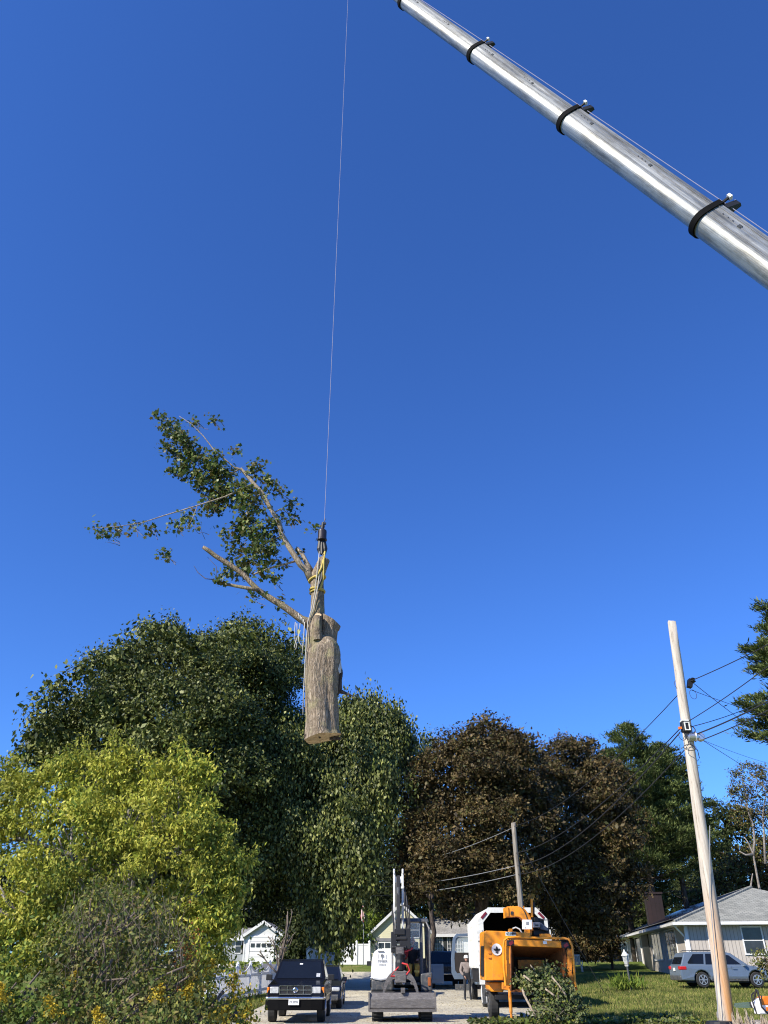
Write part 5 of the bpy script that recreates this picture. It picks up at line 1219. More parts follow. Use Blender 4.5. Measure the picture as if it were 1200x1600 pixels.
# ------------------------------------------------------------------ people
def skin_figure(name, parent, joints, edges, radii, material, sub=2, root=0):
    me = bpy.data.meshes.new(name); me.from_pydata([tuple(j) for j in joints], edges, []); me.materials.append(material)
    o = bpy.data.objects.new(name, me); COL.objects.link(o)
    if parent: o.parent = parent
    md = o.modifiers.new('skin', 'SKIN'); md.use_smooth_shade = True
    for i, v in enumerate(me.skin_vertices[0].data):
        r_ = radii[i]; v.radius = r_ if isinstance(r_, tuple) else (r_, r_); v.use_root = (i == root)
    s2 = o.modifiers.new('sub', 'SUBSURF'); s2.levels = sub; s2.render_levels = sub
    return o
def head(parent, c, r=.105, face=(0, -1, 0), hat=None, hair=None):
    c = Vector(c); f = Vector(face).normalized(); s_ = Vector((-f.y, f.x, 0))
    mb = MB(); vs = []; fs = []; n = 14; mm = 12
    for i in range(mm + 1):
        th_ = math.pi * i / mm
        for k in range(n):
            a = 2 * math.pi * k / n; x = math.sin(th_) * math.cos(a); y = math.sin(th_) * math.sin(a); z = math.cos(th_)
            jaw = 1 - .22 * max(0, -z) ; p = s_ * (x * r * .78 * jaw) + f * (y * r * .95 * (jaw if y < 0 else 1)) + Vector((0, 0, z * r * 1.18))
            vs.append(c + p)
    for i in range(mm):
        for k in range(n): fs.append((i * n + k, i * n + (k + 1) % n, (i + 1) * n + (k + 1) % n, (i + 1) * n + k))
    mb.add(vs, fs)
    mb.add([c + f * r * .9 + Vector((0, 0, .02)), c + f * r * 1.18 + Vector((0, 0, -.02)), c + f * r * .88 + s_ * .018 + Vector((0, 0, -.03)), c + f * r * .88 - s_ * .018 + Vector((0, 0, -.03))], [(0, 1, 2), (0, 3, 1), (1, 3, 2)])
    for q in (-1, 1): mb.box(c + s_ * q * r * .78, (.03, .03, .05))
    h = mb.build('head', M['skin'], parent, smoothed=True)
    mb = MB()
    for q in (-1, 1): mb.box(c + f * r * .88 + s_ * q * .035 + Vector((0, 0, .015)), (.02, .02, .012))
    mb.box(c + f * r * .86 + Vector((0, 0, -.055)), (.04, .02, .01)); mb.build('face', M['interior'], h)
    if hat:
        mb = MB(); mb.lathe([(r * 1.2, .02), (r * 1.05, .03), (r * 1.0, .09), (r * .7, .135), (r * .2, .15)], c, 16); mb.build('helmet', hat, parent, smoothed=True)
    return h
def hand(parent, c, d, material):
    c = Vector(c); d = Vector(d).normalized(); s_ = d.cross(Vector((0, 0, 1))).normalized(); u = s_.cross(d)
    J = [c, c + d * .08]; E_ = [(0, 1)]; Rr = [.028, .034]
    for i, (o_, l) in enumerate(((-.032, .06), (-.011, .075), (.011, .07), (.032, .055))):
        b = len(J); J += [c + d * .09 + s_ * o_, c + d * (.09 + l * .55) + s_ * o_ * 1.1 - u * .01, c + d * (.09 + l) + s_ * o_ * 1.1 - u * .035]; E_ += [(1, b), (b, b + 1), (b + 1, b + 2)]; Rr += [.010, .009, .008]
    b = len(J); J += [c + d * .03 + s_ * .04, c + d * .07 + s_ * .06 - u * .015]; E_ += [(0, b), (b, b + 1)]; Rr += [.012, .010]
    return skin_figure('hand', parent, J, E_, Rr, material, 1)
# worker standing at the truck's open door
wp = at(731, 1540, 41.2); wz_ = gz(wp.x, 41.2)
t = thing('person', 'worker in a grey brown shirt reaching to the side of the white truck', 'person', (wp.x - .02, 41.2, wz_), 0)
skin_figure('body', t, [(0, 0, .95), (0, 0, 1.15), (0, 0, 1.38), (0, -.02, 1.5), (-.21, 0, 1.42), (-.29, -.02, 1.12), (-.12, -.16, .93), (.2, 0, 1.42), (.27, -.1, 1.2), (.36, -.2, 1.3),
    (-.1, 0, .9), (-.12, -.02, .5), (-.13, .02, .1), (-.13, -.12, .05), (.1, 0, .9), (.12, .0, .5), (.13, .04, .1), (.13, -.1, .05)],
    [(0, 1), (1, 2), (2, 3), (2, 4), (4, 5), (5, 6), (2, 7), (7, 8), (8, 9), (0, 10), (10, 11), (11, 12), (12, 13), (0, 14), (14, 15), (15, 16), (16, 17)],
    [(.16, .12), (.15, .11), (.17, .12), .06, .075, .055, .035, .075, .055, .035, .09, .065, .05, .045, .09, .065, .05, .045], M['darkcloth'])
skin_figure('shirt', t, [(0, 0, 1.0), (0, 0, 1.2), (0, 0, 1.40), (-.21, 0, 1.43), (-.29, -.02, 1.13), (-.16, -.13, .97), (.2, 0, 1.43), (.27, -.1, 1.21), (.34, -.18, 1.28)],
    [(0, 1), (1, 2), (2, 3), (3, 4), (4, 5), (2, 6), (6, 7), (7, 8)], [(.185, .14), (.175, .13), (.19, .14), .09, .07, .055, .09, .07, .055], M['shirt'])
head(t, (0, -.03, 1.64), face=(.4, -1, 0), hat=M['helmet']); hand(t, (-.13, -.15, .95), (.5, -.3, -.6), M['skin']); hand(t, (.35, -.19, 1.29), (1, 0, .1), M['skin'])
# ------------------------------------------------------------------ mini excavator (faces the street's near end)
EX = Vector((.55, 28.6, 0)); t = thing('mini_excavator', 'white and black compact excavator with a log grapple and dozer blade', 'excavator', EX)
def ex(mb, name, m_, parent=None, **k): return mb.build(name, m_, parent or t, shift=EX, **k)
mb = MB(); x0, x1 = -.47, 1.62
mb.prism([(28.62, .30), (28.56, .40), (28.56, .62), (28.62, .80), (28.67, .80), (28.61, .62), (28.61, .40), (28.67, .30)], x0, x1, 'x'); bd = ex(mb, 'dozer_blade', M['steel'], bevel=.006)
mb = MB(); mb.bb(x0, x1, 28.52, 28.555, .29, .36); ex(mb, 'cutting_edge', M['steel'], bd)
mb = MB(); mb.bb(x0 - .02, x0 + .03, 28.54, 28.72, .3, .81); mb.bb(x1 - .03, x1 + .02, 28.54, 28.72, .3, .81); ex(mb, 'end_plate', M['steel'], bd)
mb = MB(); mb.bb(.53, .66, 28.50, 28.62, .80, .93); mb.bb(.56, .63, 28.49, 28.498, .83, .90); ex(mb, 'lug', M['steel'], bd)
for xa, xb in ((-.38, -.02), (1.17, 1.53)):
    mb = MB(); prof = []
    ol = [(28.95 + .28 - .28 * math.sin(a), .30 + .28 * -math.cos(a)) for a in np.linspace(0, math.pi, 9)] + [(31.2 + .28 * math.sin(a), .30 + .28 * math.cos(a)) for a in np.linspace(0, math.pi, 9)]
    mb.prism(ol, xa, xb, 'x')
    for k in range(11):
        z = .05 + k * .05
    tr = ex(mb, 'track', M['rubber'])
    mb = MB()
    for k in range(9):
        a = math.pi * (k + .5) / 9; mb.box(((xa + xb) / 2, 28.95 + .28 - .30 * math.sin(a), .30 - .30 * math.cos(a)), ((xb - xa) * .96, .05, .035), M=Matrix.Rotation(-(a - math.pi / 2), 3, 'X') if True else None)
    for k in range(12): mb.box(((xa + xb) / 2, 29.3 + k * .16, .595), ((xb - xa) * .96, .05, .035))
    for k in range(12): mb.box(((xa + xb) / 2, 29.3 + k * .16, .012), ((xb - xa) * .96, .05, .02))
    ex(mb, 'track_pads', M['rubber'], tr)
mb = MB(); mb.bb(.0, 1.15, 28.9, 31, .28, .55); mb.bb(.2, .35, 28.65, 29, .38, .5); mb.bb(.8, .95, 28.65, 29, .38, .5); mb.lathe([(.45, .55), (.45, .68)], (.6, 30.2, 0), 20); ex(mb, 'undercarriage', M['black'])
# deck and body
mb = MB(); mb.bb(-.42, 1.55, 29.35, 31.5, .68, .82); ex(mb, 'deck', M['black'], bevel=.02)
mb = MB(); pr = [(-.40, .82), (.30, .82), (.30, 1.14), (-.42, 1.14)]; mb.prism(pr, 29.45, 31.6, 'y'); ex(mb, 'lower_housing', M['darkgrey'], bevel=.05)
mb = MB(); pr = [(-.43, 1.22), (-.36, 1.14), (-.1, 1.10), (.2, 1.14), (.29, 1.24), (.29, 1.99), (-.2, 2.0), (-.33, 1.93), (-.40, 1.72)]; mb.prism(pr, 29.40, 31.5, 'y'); eh = ex(mb, 'engine_hood', M['white'], bevel=.06)
Y0 = 29.385
tx = text_part('lettering', 'TIMBER', .10, Matrix.Translation((-.06, Y0 - 28.6 + 0, 0)) @ FRONT, M['greyink'], t)
tx.data.transform(Matrix.Translation((-EX.x, 0, 1.66))); tx.parent = eh
tx = text_part('lettering', 'CRANE', .07, Matrix.Translation((-.06 - EX.x, Y0 - 28.6, 1.56)) @ FRONT, M['greyink'], eh)
mb = MB(); mb.bb(-.07, -.05, Y0 - .004, Y0 + .001, 1.72, 1.80)
for a, b_, r_ in ((-.06, 1.83, .04), (-.09, 1.80, .025), (-.03, 1.80, .025)): mb.lathe([(r_, -.004), (r_, .0)], (a, Y0, b_), 10, axis='y')
for s_ in (-1, 1): mb.bb(-.06 + s_ * .12, -.06 + s_ * .13, Y0 - .004, Y0, 1.73, 1.86)
ex(mb, 'tree_emblem', M['greyink'], eh)
mb = MB(); mb.bb(-.2, .0, 29.37, 29.4, 1.925, 1.945); ex(mb, 'vent', M['ink'], eh)
mb = MB(); mb.prism([(1.2, .82), (1.57, .82), (1.58, 1.35), (1.2, 1.3)], 29.4, 31.5, 'y'); ex(mb, 'side_cover', M['darkgrey'], bevel=.04)
mb = MB(); mb.bb(1.43, 1.53, 29.36, 29.396, .96, 1.2); ex(mb, 'side_lamp', mat('dark_orange_reflector', (.32, .09, .02), .4), bevel=.02)
mb = MB(); mb.bb(1.0, 1.15, 29.36, 29.39, 1.34, 1.40); ex(mb, 'warning_label', M['yellow'])
# cab
cx0, cx1 = .30, 1.52; cz = 2.92
mb = MB()
posts = [((cx0 + .05, 29.75, 1.0), (cx0 + .12, 29.95, cz - .1)), ((cx1 - .28, 29.55, 1.0), (cx1 - .26, 29.85, cz - .05)), ((cx1 - .02, 30.3, 1.0), (cx1 - .04, 30.3, cz - .1)), ((cx1 - .02, 31.2, 1.0), (cx1 - .04, 31.1, cz - .1)), ((cx0 + .04, 31.2, 1.0), (cx0 + .1, 31.1, cz - .1))]
for a, b_ in posts: mb.tube([a, Vector(a).lerp(Vector(b_), .6) + Vector((0, -.04, 0)), b_], .055, 8)
mb.tube([(cx1 - .0, 29.6, 1.2), (cx1 + .02, 29.6, 2.6), (cx1 - .1, 29.8, 2.86)], .035, 8); mb.bb(cx0, cx1, 29.7, 31.2, .98, 1.06); cf = ex(mb, 'cab_frame', M['darkgrey'])
mb = MB(); mb.prism([(29.72, cz - .1), (29.80, cz - .01), (30.2, cz + .03), (31.2, cz), (31.25, cz - .1)], cx0 + .05, cx1 - .0, 'x'); ex(mb, 'cab_roof', M['darkgrey'], cf, bevel=.04)
mb = MB(); mb.bb(cx0 + .12, cx1 - .3, 29.72, 29.732, 2.0, cz - .14); ex(mb, 'cab_glass', M['clear'], cf)
mb = MB(); mb.bb(cx1 - .03, cx1 - .02, 30.35, 31.1, 1.5, cz - .2); ex(mb, 'cab_glass', M['clear'], cf)
mb = MB(); mb.bb(.45, 1.2, 30.75, 30.9, 1.35, 2.25); mb.bb(.45, 1.2, 30.2, 30.8, 1.2, 1.38); ex(mb, 'seat', M['black'], bevel=.05)
mb = MB(); mb.bb(.35, 1.5, 31.1, 31.4, .85, 1.75); ex(mb, 'rear_weight', M['darkgrey'], bevel=.05)
mb = MB(); mb.tube([(1.0, 29.95, 1.2), (1.0, 29.95, 1.65)], .02, 6); mb.tube([(.55, 29.95, 1.2), (.55, 29.95, 1.65)], .02, 6); mb.bb(.4, 1.2, 29.8, 30.0, 1.1, 1.22); ex(mb, 'control_lever', M['black'])
# boom rising from the deck, stick coming down in front
fx = .50
mb = MB()
for s_ in (-1, 1):
    x = fx + s_ * .145
    mb.prism([(29.55, 1.0), (29.95, 1.05), (30.1, 2.3), (29.95, 3.5), (29.62, 4.3), (29.45, 4.3), (29.5, 3.4), (29.7, 2.4)], x - .035, x + .035, 'x')
mb.bb(fx - .108, fx + .108, 29.5, 29.64, 4.0, 4.2); bm_ = ex(mb, 'boom', M['white'], bevel=.008)
mb = MB()
for s_ in (-1, 1): mb.box((fx + s_ * .15, 29.5, 4.36), (.06, .18, .16))
ex(mb, 'boom_tip_fork', M['white'], bm_, bevel=.02)
mb = MB(); mb.tube([(fx - .01, 29.42, 3.85), (fx - .01, 29.35, 2.78)], .07, 12); ex(mb, 'cylinder_barrel', M['darkgrey'], bm_)
mb = MB(); mb.tube([(fx - .01, 29.36, 2.80), (fx - .01, 29.32, 2.45)], .032, 10); ex(mb, 'piston_rod', M['chrome'], bm_)
mb = MB(); mb.prism([(29.5, 4.25), (29.62, 4.15), (29.45, 3.0), (29.30, 2.2), (29.12, 2.15), (29.2, 3.1)], fx - .075, fx + .055, 'x'); ex(mb, 'stick', M['black'], bevel=.015)
mb = MB()
for k, xo in enumerate((.20, .235, .27, .30, .33, -.2, -.235)):
    mb.tube([(fx + xo, 29.5, 3.9 - k * .15), (fx + xo + .02 * (-1) ** k, 29.42, 3.3), (fx + xo + .05, 29.4, 2.7), (fx + xo * .8, 29.25, 2.2), (fx + xo * .4, 29.1, 1.9)], .02, 6)
ex(mb, 'hydraulic_hose', M['cable'])
mb = MB()
for z in (3.85, 3.35, 2.95): mb.box((fx + .13, 29.42, z), (.09, .08, .06))
ex(mb, 'hose_clamp', M['dirtywhite'])
mb = MB(); mb.box((fx + .02, 29.2, 2.5), (.36, .26, .18)); mb.box((fx + .20, 29.25, 2.3), (.36, .28, .6)); mb.box((fx - .18, 29.2, 2.2), (.18, .24, .6)); mb.box((fx + .04, 29.2, 1.72), (.3, .2, .3)); mb.tube([(fx - .26, 29.15, 2.3), (fx + .26, 29.15, 2.3)], .07, 10); mb.tube([(fx - .24, 29.12, 2.05), (fx + .24, 29.12, 2.05)], .06, 10); mb.box((fx + .02, 29.1, 1.95), (.3, .3, .26)); lk = ex(mb, 'linkage', M['black'], bevel=.02)
mb = MB(); mb.box((fx + .02, 29.04, 1.95), (.24, .2, .2)); mb.bb(fx - .05, fx + .09, 28.925, 28.938, 1.88, 2.02); ex(mb, 'coupler', M['steel'], lk, bevel=.015)
mb = MB(); mb.lathe([(.10, 1.35), (.15, 1.42), (.15, 1.62), (.11, 1.7), (.11, 1.85)], (fx + .02, 29.02, 0), 16); ex(mb, 'rotator', M['black'])
mb = MB(); mb.tube([(.95, 29.5, 2.04), (.85, 29.3, 1.98), (.66, 29.05, 1.92)], .03, 8); mb.tube([(fx + .08, 28.9, 1.60), (fx + .26, 28.86, 1.56), (fx + .33, 28.86, 1.40), (fx + .22, 28.86, 1.28)], .026, 8); mb.tube([(fx - .02, 28.9, 1.5), (fx - .2, 28.88, 1.34), (fx - .28, 28.86, 1.24), (fx - .1, 28.86, 1.24)], .024, 8); ex(mb, 'hose', M['hose'])
mb = MB(); mb.box((fx + .03, 28.98, 1.22), (.36, .3, .32)); mb.tube([(fx - .22, 28.95, 1.2), (fx + .28, 28.95, 1.2)], .07, 10); gp = ex(mb, 'grapple_head', M['steel'], bevel=.015)
for s_ in (-1, 1):
    mb = MB(); o_ = []; i_ = []
    for k in range(10):
        a = math.pi * .5 * k / 9; o_.append((fx + .03 + s_ * (.10 + .48 * math.sin(a)), .66 + .74 * math.cos(a) if k < 9 else .58)); w_ = .16 * (1 - k / 11)
        i_.append((fx + .03 + s_ * (.08 + (.48 - w_ * 1.05) * math.sin(a)), .66 + (.74 - w_ * 1.5) * math.cos(a) if k < 9 else .58))
    for yy in (28.86, 29.04): mb.prism(o_ + i_[::-1], yy, yy + .07, 'y')
    mb.tube([(fx + .03 + s_ * .35, 28.86, 1.05), (fx + .03 + s_ * .35, 29.1, 1.05)], .04, 8)
    ex(mb, 'grapple_tine', M['steel'], gp)
mb = MB(); mb.tube([(.36, 29.3, 1.2), (.36, 29.3, 1.96)], .05, 8); ex(mb, 'cylinder_guard', M['dirtywhite'])
# operator in the cab
o = thing('person', 'excavator operator in mustard trousers and red sleeve sitting in the cab', 'person', (.98, 30.3, 1.38))
skin_figure('body', o, [(0, .1, .1), (0, .12, .35), (0, .1, .62), (0, .08, .74), (-.2, .08, .6), (-.26, -.1, .38), (-.28, -.38, .42), (.2, .08, .6), (.24, -.1, .38), (.16, -.3, .32), (-.1, .02, .08), (-.13, -.38, .14), (-.12, -.42, -.26), (-.12, -.54, -.3), (.1, .02, .08), (.13, -.38, .14), (.12, -.4, -.26), (.12, -.52, -.3)],
    [(0, 1), (1, 2), (2, 3), (2, 4), (4, 5), (5, 6), (2, 7), (7, 8), (8, 9), (0, 10), (10, 11), (11, 12), (12, 13), (0, 14), (14, 15), (15, 16), (16, 17)],
    [(.16, .12), (.15, .11), (.17, .12), .055, .07, .055, .035, .07, .055, .035, .09, .075, .05, .045, .09, .075, .05, .045], M['darkcloth'])
skin_figure('trousers', o, [(0, .1, .08), (-.1, .02, .08), (-.13, -.40, .15), (-.12, -.44, -.2), (.1, .02, .08), (.13, -.40, .15), (.12, -.42, -.2)], [(0, 1), (1, 2), (2, 3), (0, 4), (4, 5), (5, 6)], [(.17, .13), .11, .095, .07, .11, .095, .07], M['mustard'])
skin_figure('shirt', o, [(0, .1, .18), (0, .12, .38), (0, .1, .6), (-.2, .08, .6), (-.26, -.1, .38), (-.28, -.32, .41), (.2, .08, .6), (.24, -.1, .38), (.17, -.26, .33)], [(0, 1), (1, 2), (2, 3), (3, 4), (4, 5), (2, 6), (6, 7), (7, 8)], [(.18, .13), (.17, .12), (.18, .13), .085, .07, .055, .085, .07, .055], M['darkcloth'])
skin_figure('sleeve', o, [(-.2, .07, .61), (-.265, -.1, .375), (-.285, -.33, .41)], [(0, 1), (1, 2)], [.095, .08, .062], M['redshirt'])
head(o, (0, .05, .88)); hand(o, (-.28, -.37, .42), (0, -1, 0), M['skin']); hand(o, (.16, -.29, .32), (-.2, -1, 0), M['skin'])

# ------------------------------------------------------------------ orange chipper
CP = Vector((4.5, 28.2, 0)); t = thing('wood_chipper', 'orange towed wood chipper with its feed hopper full of cut brush', 'chipper', CP)
def cp(mb, name, m_, parent=None, **k): return mb.build(name, m_, parent or t, shift=CP, **k)
def px(x, y, Y=28.0): return at(x, y, Y)
def P2(x, y, Y=28.0):
    p = at(x, y, Y); return (p.x, p.z)
def slabpx(mb, pts, Y, th_, m_=0):
    mb.prism([P2(a, b, Y) for a, b in pts], Y, Y + th_, 'y', m_); return mb
mb = MB(); slabpx(mb, [(757, 1457), (759, 1454), (792, 1455), (798, 1475), (798, 1532), (758, 1532)], 28.3, 1.5); sh = cp(mb, 'side_housing', M['orange'], bevel=.02)
mb = MB(); slabpx(mb, [(769, 1473), (786, 1474), (786, 1531), (769, 1531)], 28.27, .025); dr = cp(mb, 'access_door', M['orange'], sh, bevel=.006)
mb = MB(); 
for y in (1472, 1480, 1488, 1495): slabpx(mb, [(763, y), (768, y), (768, y + 2), (763, y + 2)], 28.26, .035)
cp(mb, 'hinge', M['rustorange'], sh)
c = at(776.3, 1483.5, 28.24); rr = .165
mb = MB(); mb.lathe([(rr, 0), (rr, .012)], (c.x, 28.245, c.z), 28, axis='y'); em = cp(mb, 'round_emblem', M['white'], sh)
mb = MB()
def leafshape(cx, cz, L, W_, a):
    pts = []
    for k in range(12):
        u = k / 11 * 2 * math.pi; x = math.cos(u) * L / 2 * 1.0; y = math.sin(u) * W_ / 2 * (1 - .35 * math.cos(u)); 
        pts.append((cx + math.cos(a) * (x + L / 2) - math.sin(a) * y, cz + math.sin(a) * (x + L / 2) + math.cos(a) * y))
    return pts
for a, L, W_ in ((math.pi / 2, .125, .07), (math.pi * .86, .12, .065), (math.pi * .14, .12, .065)): mb.prism(leafshape(c.x, c.z - .035, L, W_, a), 28.232, 28.242, 'y')
mb.prism([(c.x - .012, c.z - .04), (c.x + .012, c.z - .04), (c.x + .03, c.z - .10), (c.x, c.z - .12), (c.x - .03, c.z - .10)], 28.232, 28.242, 'y'); cp(mb, 'leaf_mark', M['ink'], em)
tx = text_part('lettering', 'TREES', .05, Matrix.Translation((c.x - CP.x, 28.236 - CP.y, c.z - .085)) @ FRONT, M['ink'], em)
mb = MB(); slabpx(mb, [(764, 1535), (787, 1535), (787, 1550), (768, 1550), (764, 1546)], 28.55, 1.1); cp(mb, 'fender', M['orange'], bevel=.03)
mb = MB(); slabpx(mb, [(755, 1478), (758, 1478), (758, 1525), (755, 1525)], 28.5, .8); cp(mb, 'side_guard', M['black'])
for s_, x in ((-1, at(769, 1560, 29.3).x + .03), (1, at(862, 1560, 29.3).x)):
    tyre_wheel(t, (x - CP.x, 29.35 - CP.y, .47), .42, .28, 6, M['darkgrey'])
mb = MB(); mb.bb(3.5, 5.4, 28.4, 31.5, .62, .74); mb.bb(4.3, 4.5, 31, 33.4, .55, .68); mb.bb(3.4, 5.6, 29.2, 29.45, .4, .52); cp(mb, 'frame', M['black'])
mb = MB(); slabpx(mb, [(785, 1535), (800, 1537), (800, 1548), (785, 1546)], 28.2, .2); slabpx(mb, [(798, 1546), (870, 1546), (870, 1550), (798, 1550)], 27.9, .5); cp(mb, 'lower_frame', M['rustorange'], bevel=.01)
# hopper: floor, walls, top lip
y0, y1 = 27.75, 29.1
tl, tr_, bl2, br2 = P2(797, 1478), P2(878, 1481), P2(797, 1548), P2(893, 1549)
itl = (tl[0] + .25, tl[1] - .28); itr = (tr_[0] - .35, tr_[1] - .28); ibl = (tl[0] + .25, bl2[1] + .35); ibr = (tr_[0] - .35, bl2[1] + .35)
mb = MB()
def wall(mb, a, b, c_, d, n=Vector((0, 0, 0))):
    a, b, c_, d = [Vector(v) for v in (a, b, c_, d)]; nn = (b - a).cross(d - a).normalized() * .03
    vs = [a, b, c_, d, a + nn, b + nn, c_ + nn, d + nn]; mb.add(vs, [(0, 1, 2, 3), (7, 6, 5, 4), (0, 4, 5, 1), (1, 5, 6, 2), (2, 6, 7, 3), (3, 7, 4, 0)])
wall(mb, (tl[0], y0, tl[1]), (itl[0], y1, itl[1]), (ibl[0], y1, ibl[1]), (bl2[0], y0, bl2[1]))
wall(mb, (tl[0], y0, tl[1]), (tr_[0], y0, tr_[1]), (itr[0], y1, itr[1]), (itl[0], y1, itl[1]))
wall(mb, (bl2[0], y0, bl2[1]), (ibl[0], y1, ibl[1]), (ibr[0], y1, ibr[1]), (br2[0], y0, br2[1]))
wall(mb, (tr_[0], y0, tr_[1]), (br2[0], y0, br2[1]), (ibr[0], y1, ibr[1]), (itr[0], y1, itr[1]))
hp = cp(mb, 'hopper', mat('shaded_rusty_lining', (.20, .065, .014), .7, var=.35, scale=5, dirt=(.07, .03, .015)))  # rust brown, darkened further to carry the shade inside the hopper
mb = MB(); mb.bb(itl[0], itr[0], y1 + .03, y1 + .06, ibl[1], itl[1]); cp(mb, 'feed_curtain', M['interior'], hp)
mb = MB(); mb.bb(itl[0] + .1, itr[0] - .1, y1 - .2, y1, itl[1] - .35, itl[1] - .1); cp(mb, 'feed_roller_cover', M['rustorange'], hp)
mb = MB(); slabpx(mb, [(798, 1467), (877, 1470), (878, 1481), (797, 1478)], 27.72, .2); cp(mb, 'top_lip', M['orange'], hp, bevel=.015)
mb = MB(); slabpx(mb, [(791, 1468), (799, 1470), (799, 1540), (791, 1540)], 27.8, .1); cp(mb, 'hopper_post', M['orange'], hp, bevel=.01)
mb = MB(); mb.prism([P2(883, 1482), P2(890, 1483), P2(890, 1520), P2(899, 1546), P2(893, 1549), P2(884, 1522)], 27.62, 27.75, 'y')
a_, b_ = P2(884, 1483), P2(884, 1525); mb.prism([(27.75, a_[1]), (27.75, b_[1] - .25), (28.9, b_[1] - .1), (28.9, a_[1] - .25)], a_[0], a_[0] + .04, 'x'); cp(mb, 'wing_panel', M['rustorange'], hp, bevel=.012)
mb = MB()
def rail(mb, pts, r_=.035): mb.tube([at(a, b, Y) for a, b, Y in pts], r_, 8)
rail(mb, [(790, 1540, 27.7), (787, 1510, 27.7), (786.5, 1480, 27.7), (788, 1469, 27.7), (794, 1465, 27.7), (806, 1464, 27.7), (845, 1466, 27.7), (882, 1466, 27.65), (889, 1468, 27.6), (894, 1478, 27.55), (896, 1500, 27.5), (898, 1530, 27.5), (899.5, 1542, 27.5)])
rail(mb, [(889, 1496, 27.7), (897, 1496, 27.5)], .02); rail(mb, [(791, 1500, 27.72), (791.5, 1540, 27.72)], .02); cp(mb, 'control_bar', M['orange'])
for x, y in ((797.5, 1473.5), (883, 1477)):
    mb = MB(); p = at(x, y, 27.6); mb.box(p, (.24, .07, .16)); tb = cp(mb, 'tail_light', M['black'], bevel=.02)
    mb = MB(); mb.box(p + Vector((.02, -.042, 0)), (.14, .015, .09), M=Matrix.Rotation(-.5, 3, 'Y')); cp(mb, 'lens', M['darkred'], tb)
mb = MB(); p = at(796, 1545, 27.95); q = at(797.5, 1591, 27.95); mb.tube([p, (p.x, p.y, gz(p.x, p.y) + .3)], .05, 8); mb.tube([(p.x, p.y, gz(p.x, p.y) + .32), (p.x, p.y, gz(p.x, p.y))], .035, 8); mb.box((p.x, p.y, gz(p.x, p.y) + .03), (.12, .14, .05)); cp(mb, 'jack_leg', M['rustorange'])
# discharge chute
cc = [at(a, b, 29.0) for a, b in ((792, 1425), (800, 1425), (808, 1424.5), (815, 1427), (821, 1434), (825, 1444), (827, 1462))]
mb = MB(); wv_ = [.30, .30, .30, .29, .27, .25, .24]; vs = []
for i, c in enumerate(cc):
    d = ring_frame(cc, i); n = Vector((-d.z, 0, d.x)); h = wv_[i] * .52
    for a, b in ((-1, -1), (1, -1), (1, 1), (-1, 1)): vs.append(c + n * h * b + Vector((0, a * .2, 0)))
mb.add(vs, [(i * 4 + k, i * 4 + (k + 1) % 4, i * 4 + 4 + (k + 1) % 4, i * 4 + 4 + k) for i in range(6) for k in range(4)] + [(24, 25, 26, 27)]); chute = cp(mb, 'discharge_chute', M['orange'], bevel=.01)
mb = MB(); slabpx(mb, [(789, 1418), (794, 1417), (795, 1431), (790, 1434)], 28.76, .5); cp(mb, 'chute_flap', M['orange'], chute)
mb = MB(); mb.tube([at(a, b, 28.78) for a, b in ((815, 1418), (819, 1423), (822, 1430), (824, 1436))], .015, 6); slabpx(mb, [(798, 1424), (802, 1424), (802, 1429), (798, 1429)], 28.77, .02); cp(mb, 'chute_seam', M['ink'], chute)
for x in (797, 801, 808, 818):
    mb = MB(); slabpx(mb, [(x, 1415.5), (x + 1.5, 1415.5), (x + 1.5, 1419), (x, 1419)], 28.9, .1); cp(mb, 'bracket', M['orange'], chute)
mb = MB(); slabpx(mb, [(829.5, 1405), (832.5, 1405), (833, 1433), (830, 1433)], 28.7, .08); cp(mb, 'crank_handle', M['orange'])
mb = MB(); slabpx(mb, [(816, 1437), (831.5, 1437), (831.5, 1452), (816, 1452)], 28.55, .03); sg = cp(mb, 'sign_board', M['white'], bevel=.004)
mb = MB(); slabpx(mb, [(822, 1440), (826, 1440), (826, 1445), (822, 1445)], 28.54, .008); slabpx(mb, [(820, 1449), (822, 1449), (822, 1450), (820, 1450)], 28.54, .008); cp(mb, 'sign_mark', M['greyink'], sg)
mb = MB(); slabpx(mb, [(833, 1441), (844.5, 1441), (844.5, 1449.5), (833, 1449.5)], 28.5, .3); cb2 = cp(mb, 'control_box', M['greydoor'], bevel=.02)
mb = MB(); slabpx(mb, [(836, 1444.5), (841, 1444.5), (841, 1446.5), (836, 1446.5)], 28.49, .008); cp(mb, 'box_label', M['ink'], cb2)
mb = MB(); slabpx(mb, [(829, 1452), (858, 1449), (860, 1463), (829, 1464)], 28.8, 1.6); slabpx(mb, [(834, 1432), (850, 1436), (852, 1449), (834, 1449)], 29.0, 1.2); cp(mb, 'engine', M['black'], bevel=.05)
mb = MB(); slabpx(mb, [(845, 1441), (857, 1451), (857, 1455), (844, 1452)], 28.6, .5); cp(mb, 'engine_cover', mat('blue_grey_cover', (.08, .09, .12), .5), bevel=.02)
mb = MB(); mb.tube([at(a, b, 28.6) for a, b in ((844, 1437.5), (857, 1437.5), (857.5, 1462))], .022, 6); cp(mb, 'guard_frame', M['black'])
mb = MB(); mb.tube([at(834, 1428, 29.2), at(834, 1410, 29.2)], .03, 6); cp(mb, 'exhaust_pipe', M['black'])
mb = MB(); mb.tube([at(a, b, 28.3) for a, b in ((801, 1451), (806, 1449), (812, 1452), (817, 1460))], .022, 6); cp(mb, 'hose', M['dirtywhite'])
mb = MB(); slabpx(mb, [(794, 1455), (829, 1458), (829, 1467), (794, 1466)], 28.1, .6); slabpx(mb, [(795, 1451), (801, 1451), (801, 1456), (795, 1456)], 28.2, .2); cp(mb, 'feed_housing', M['orange'], bevel=.02)
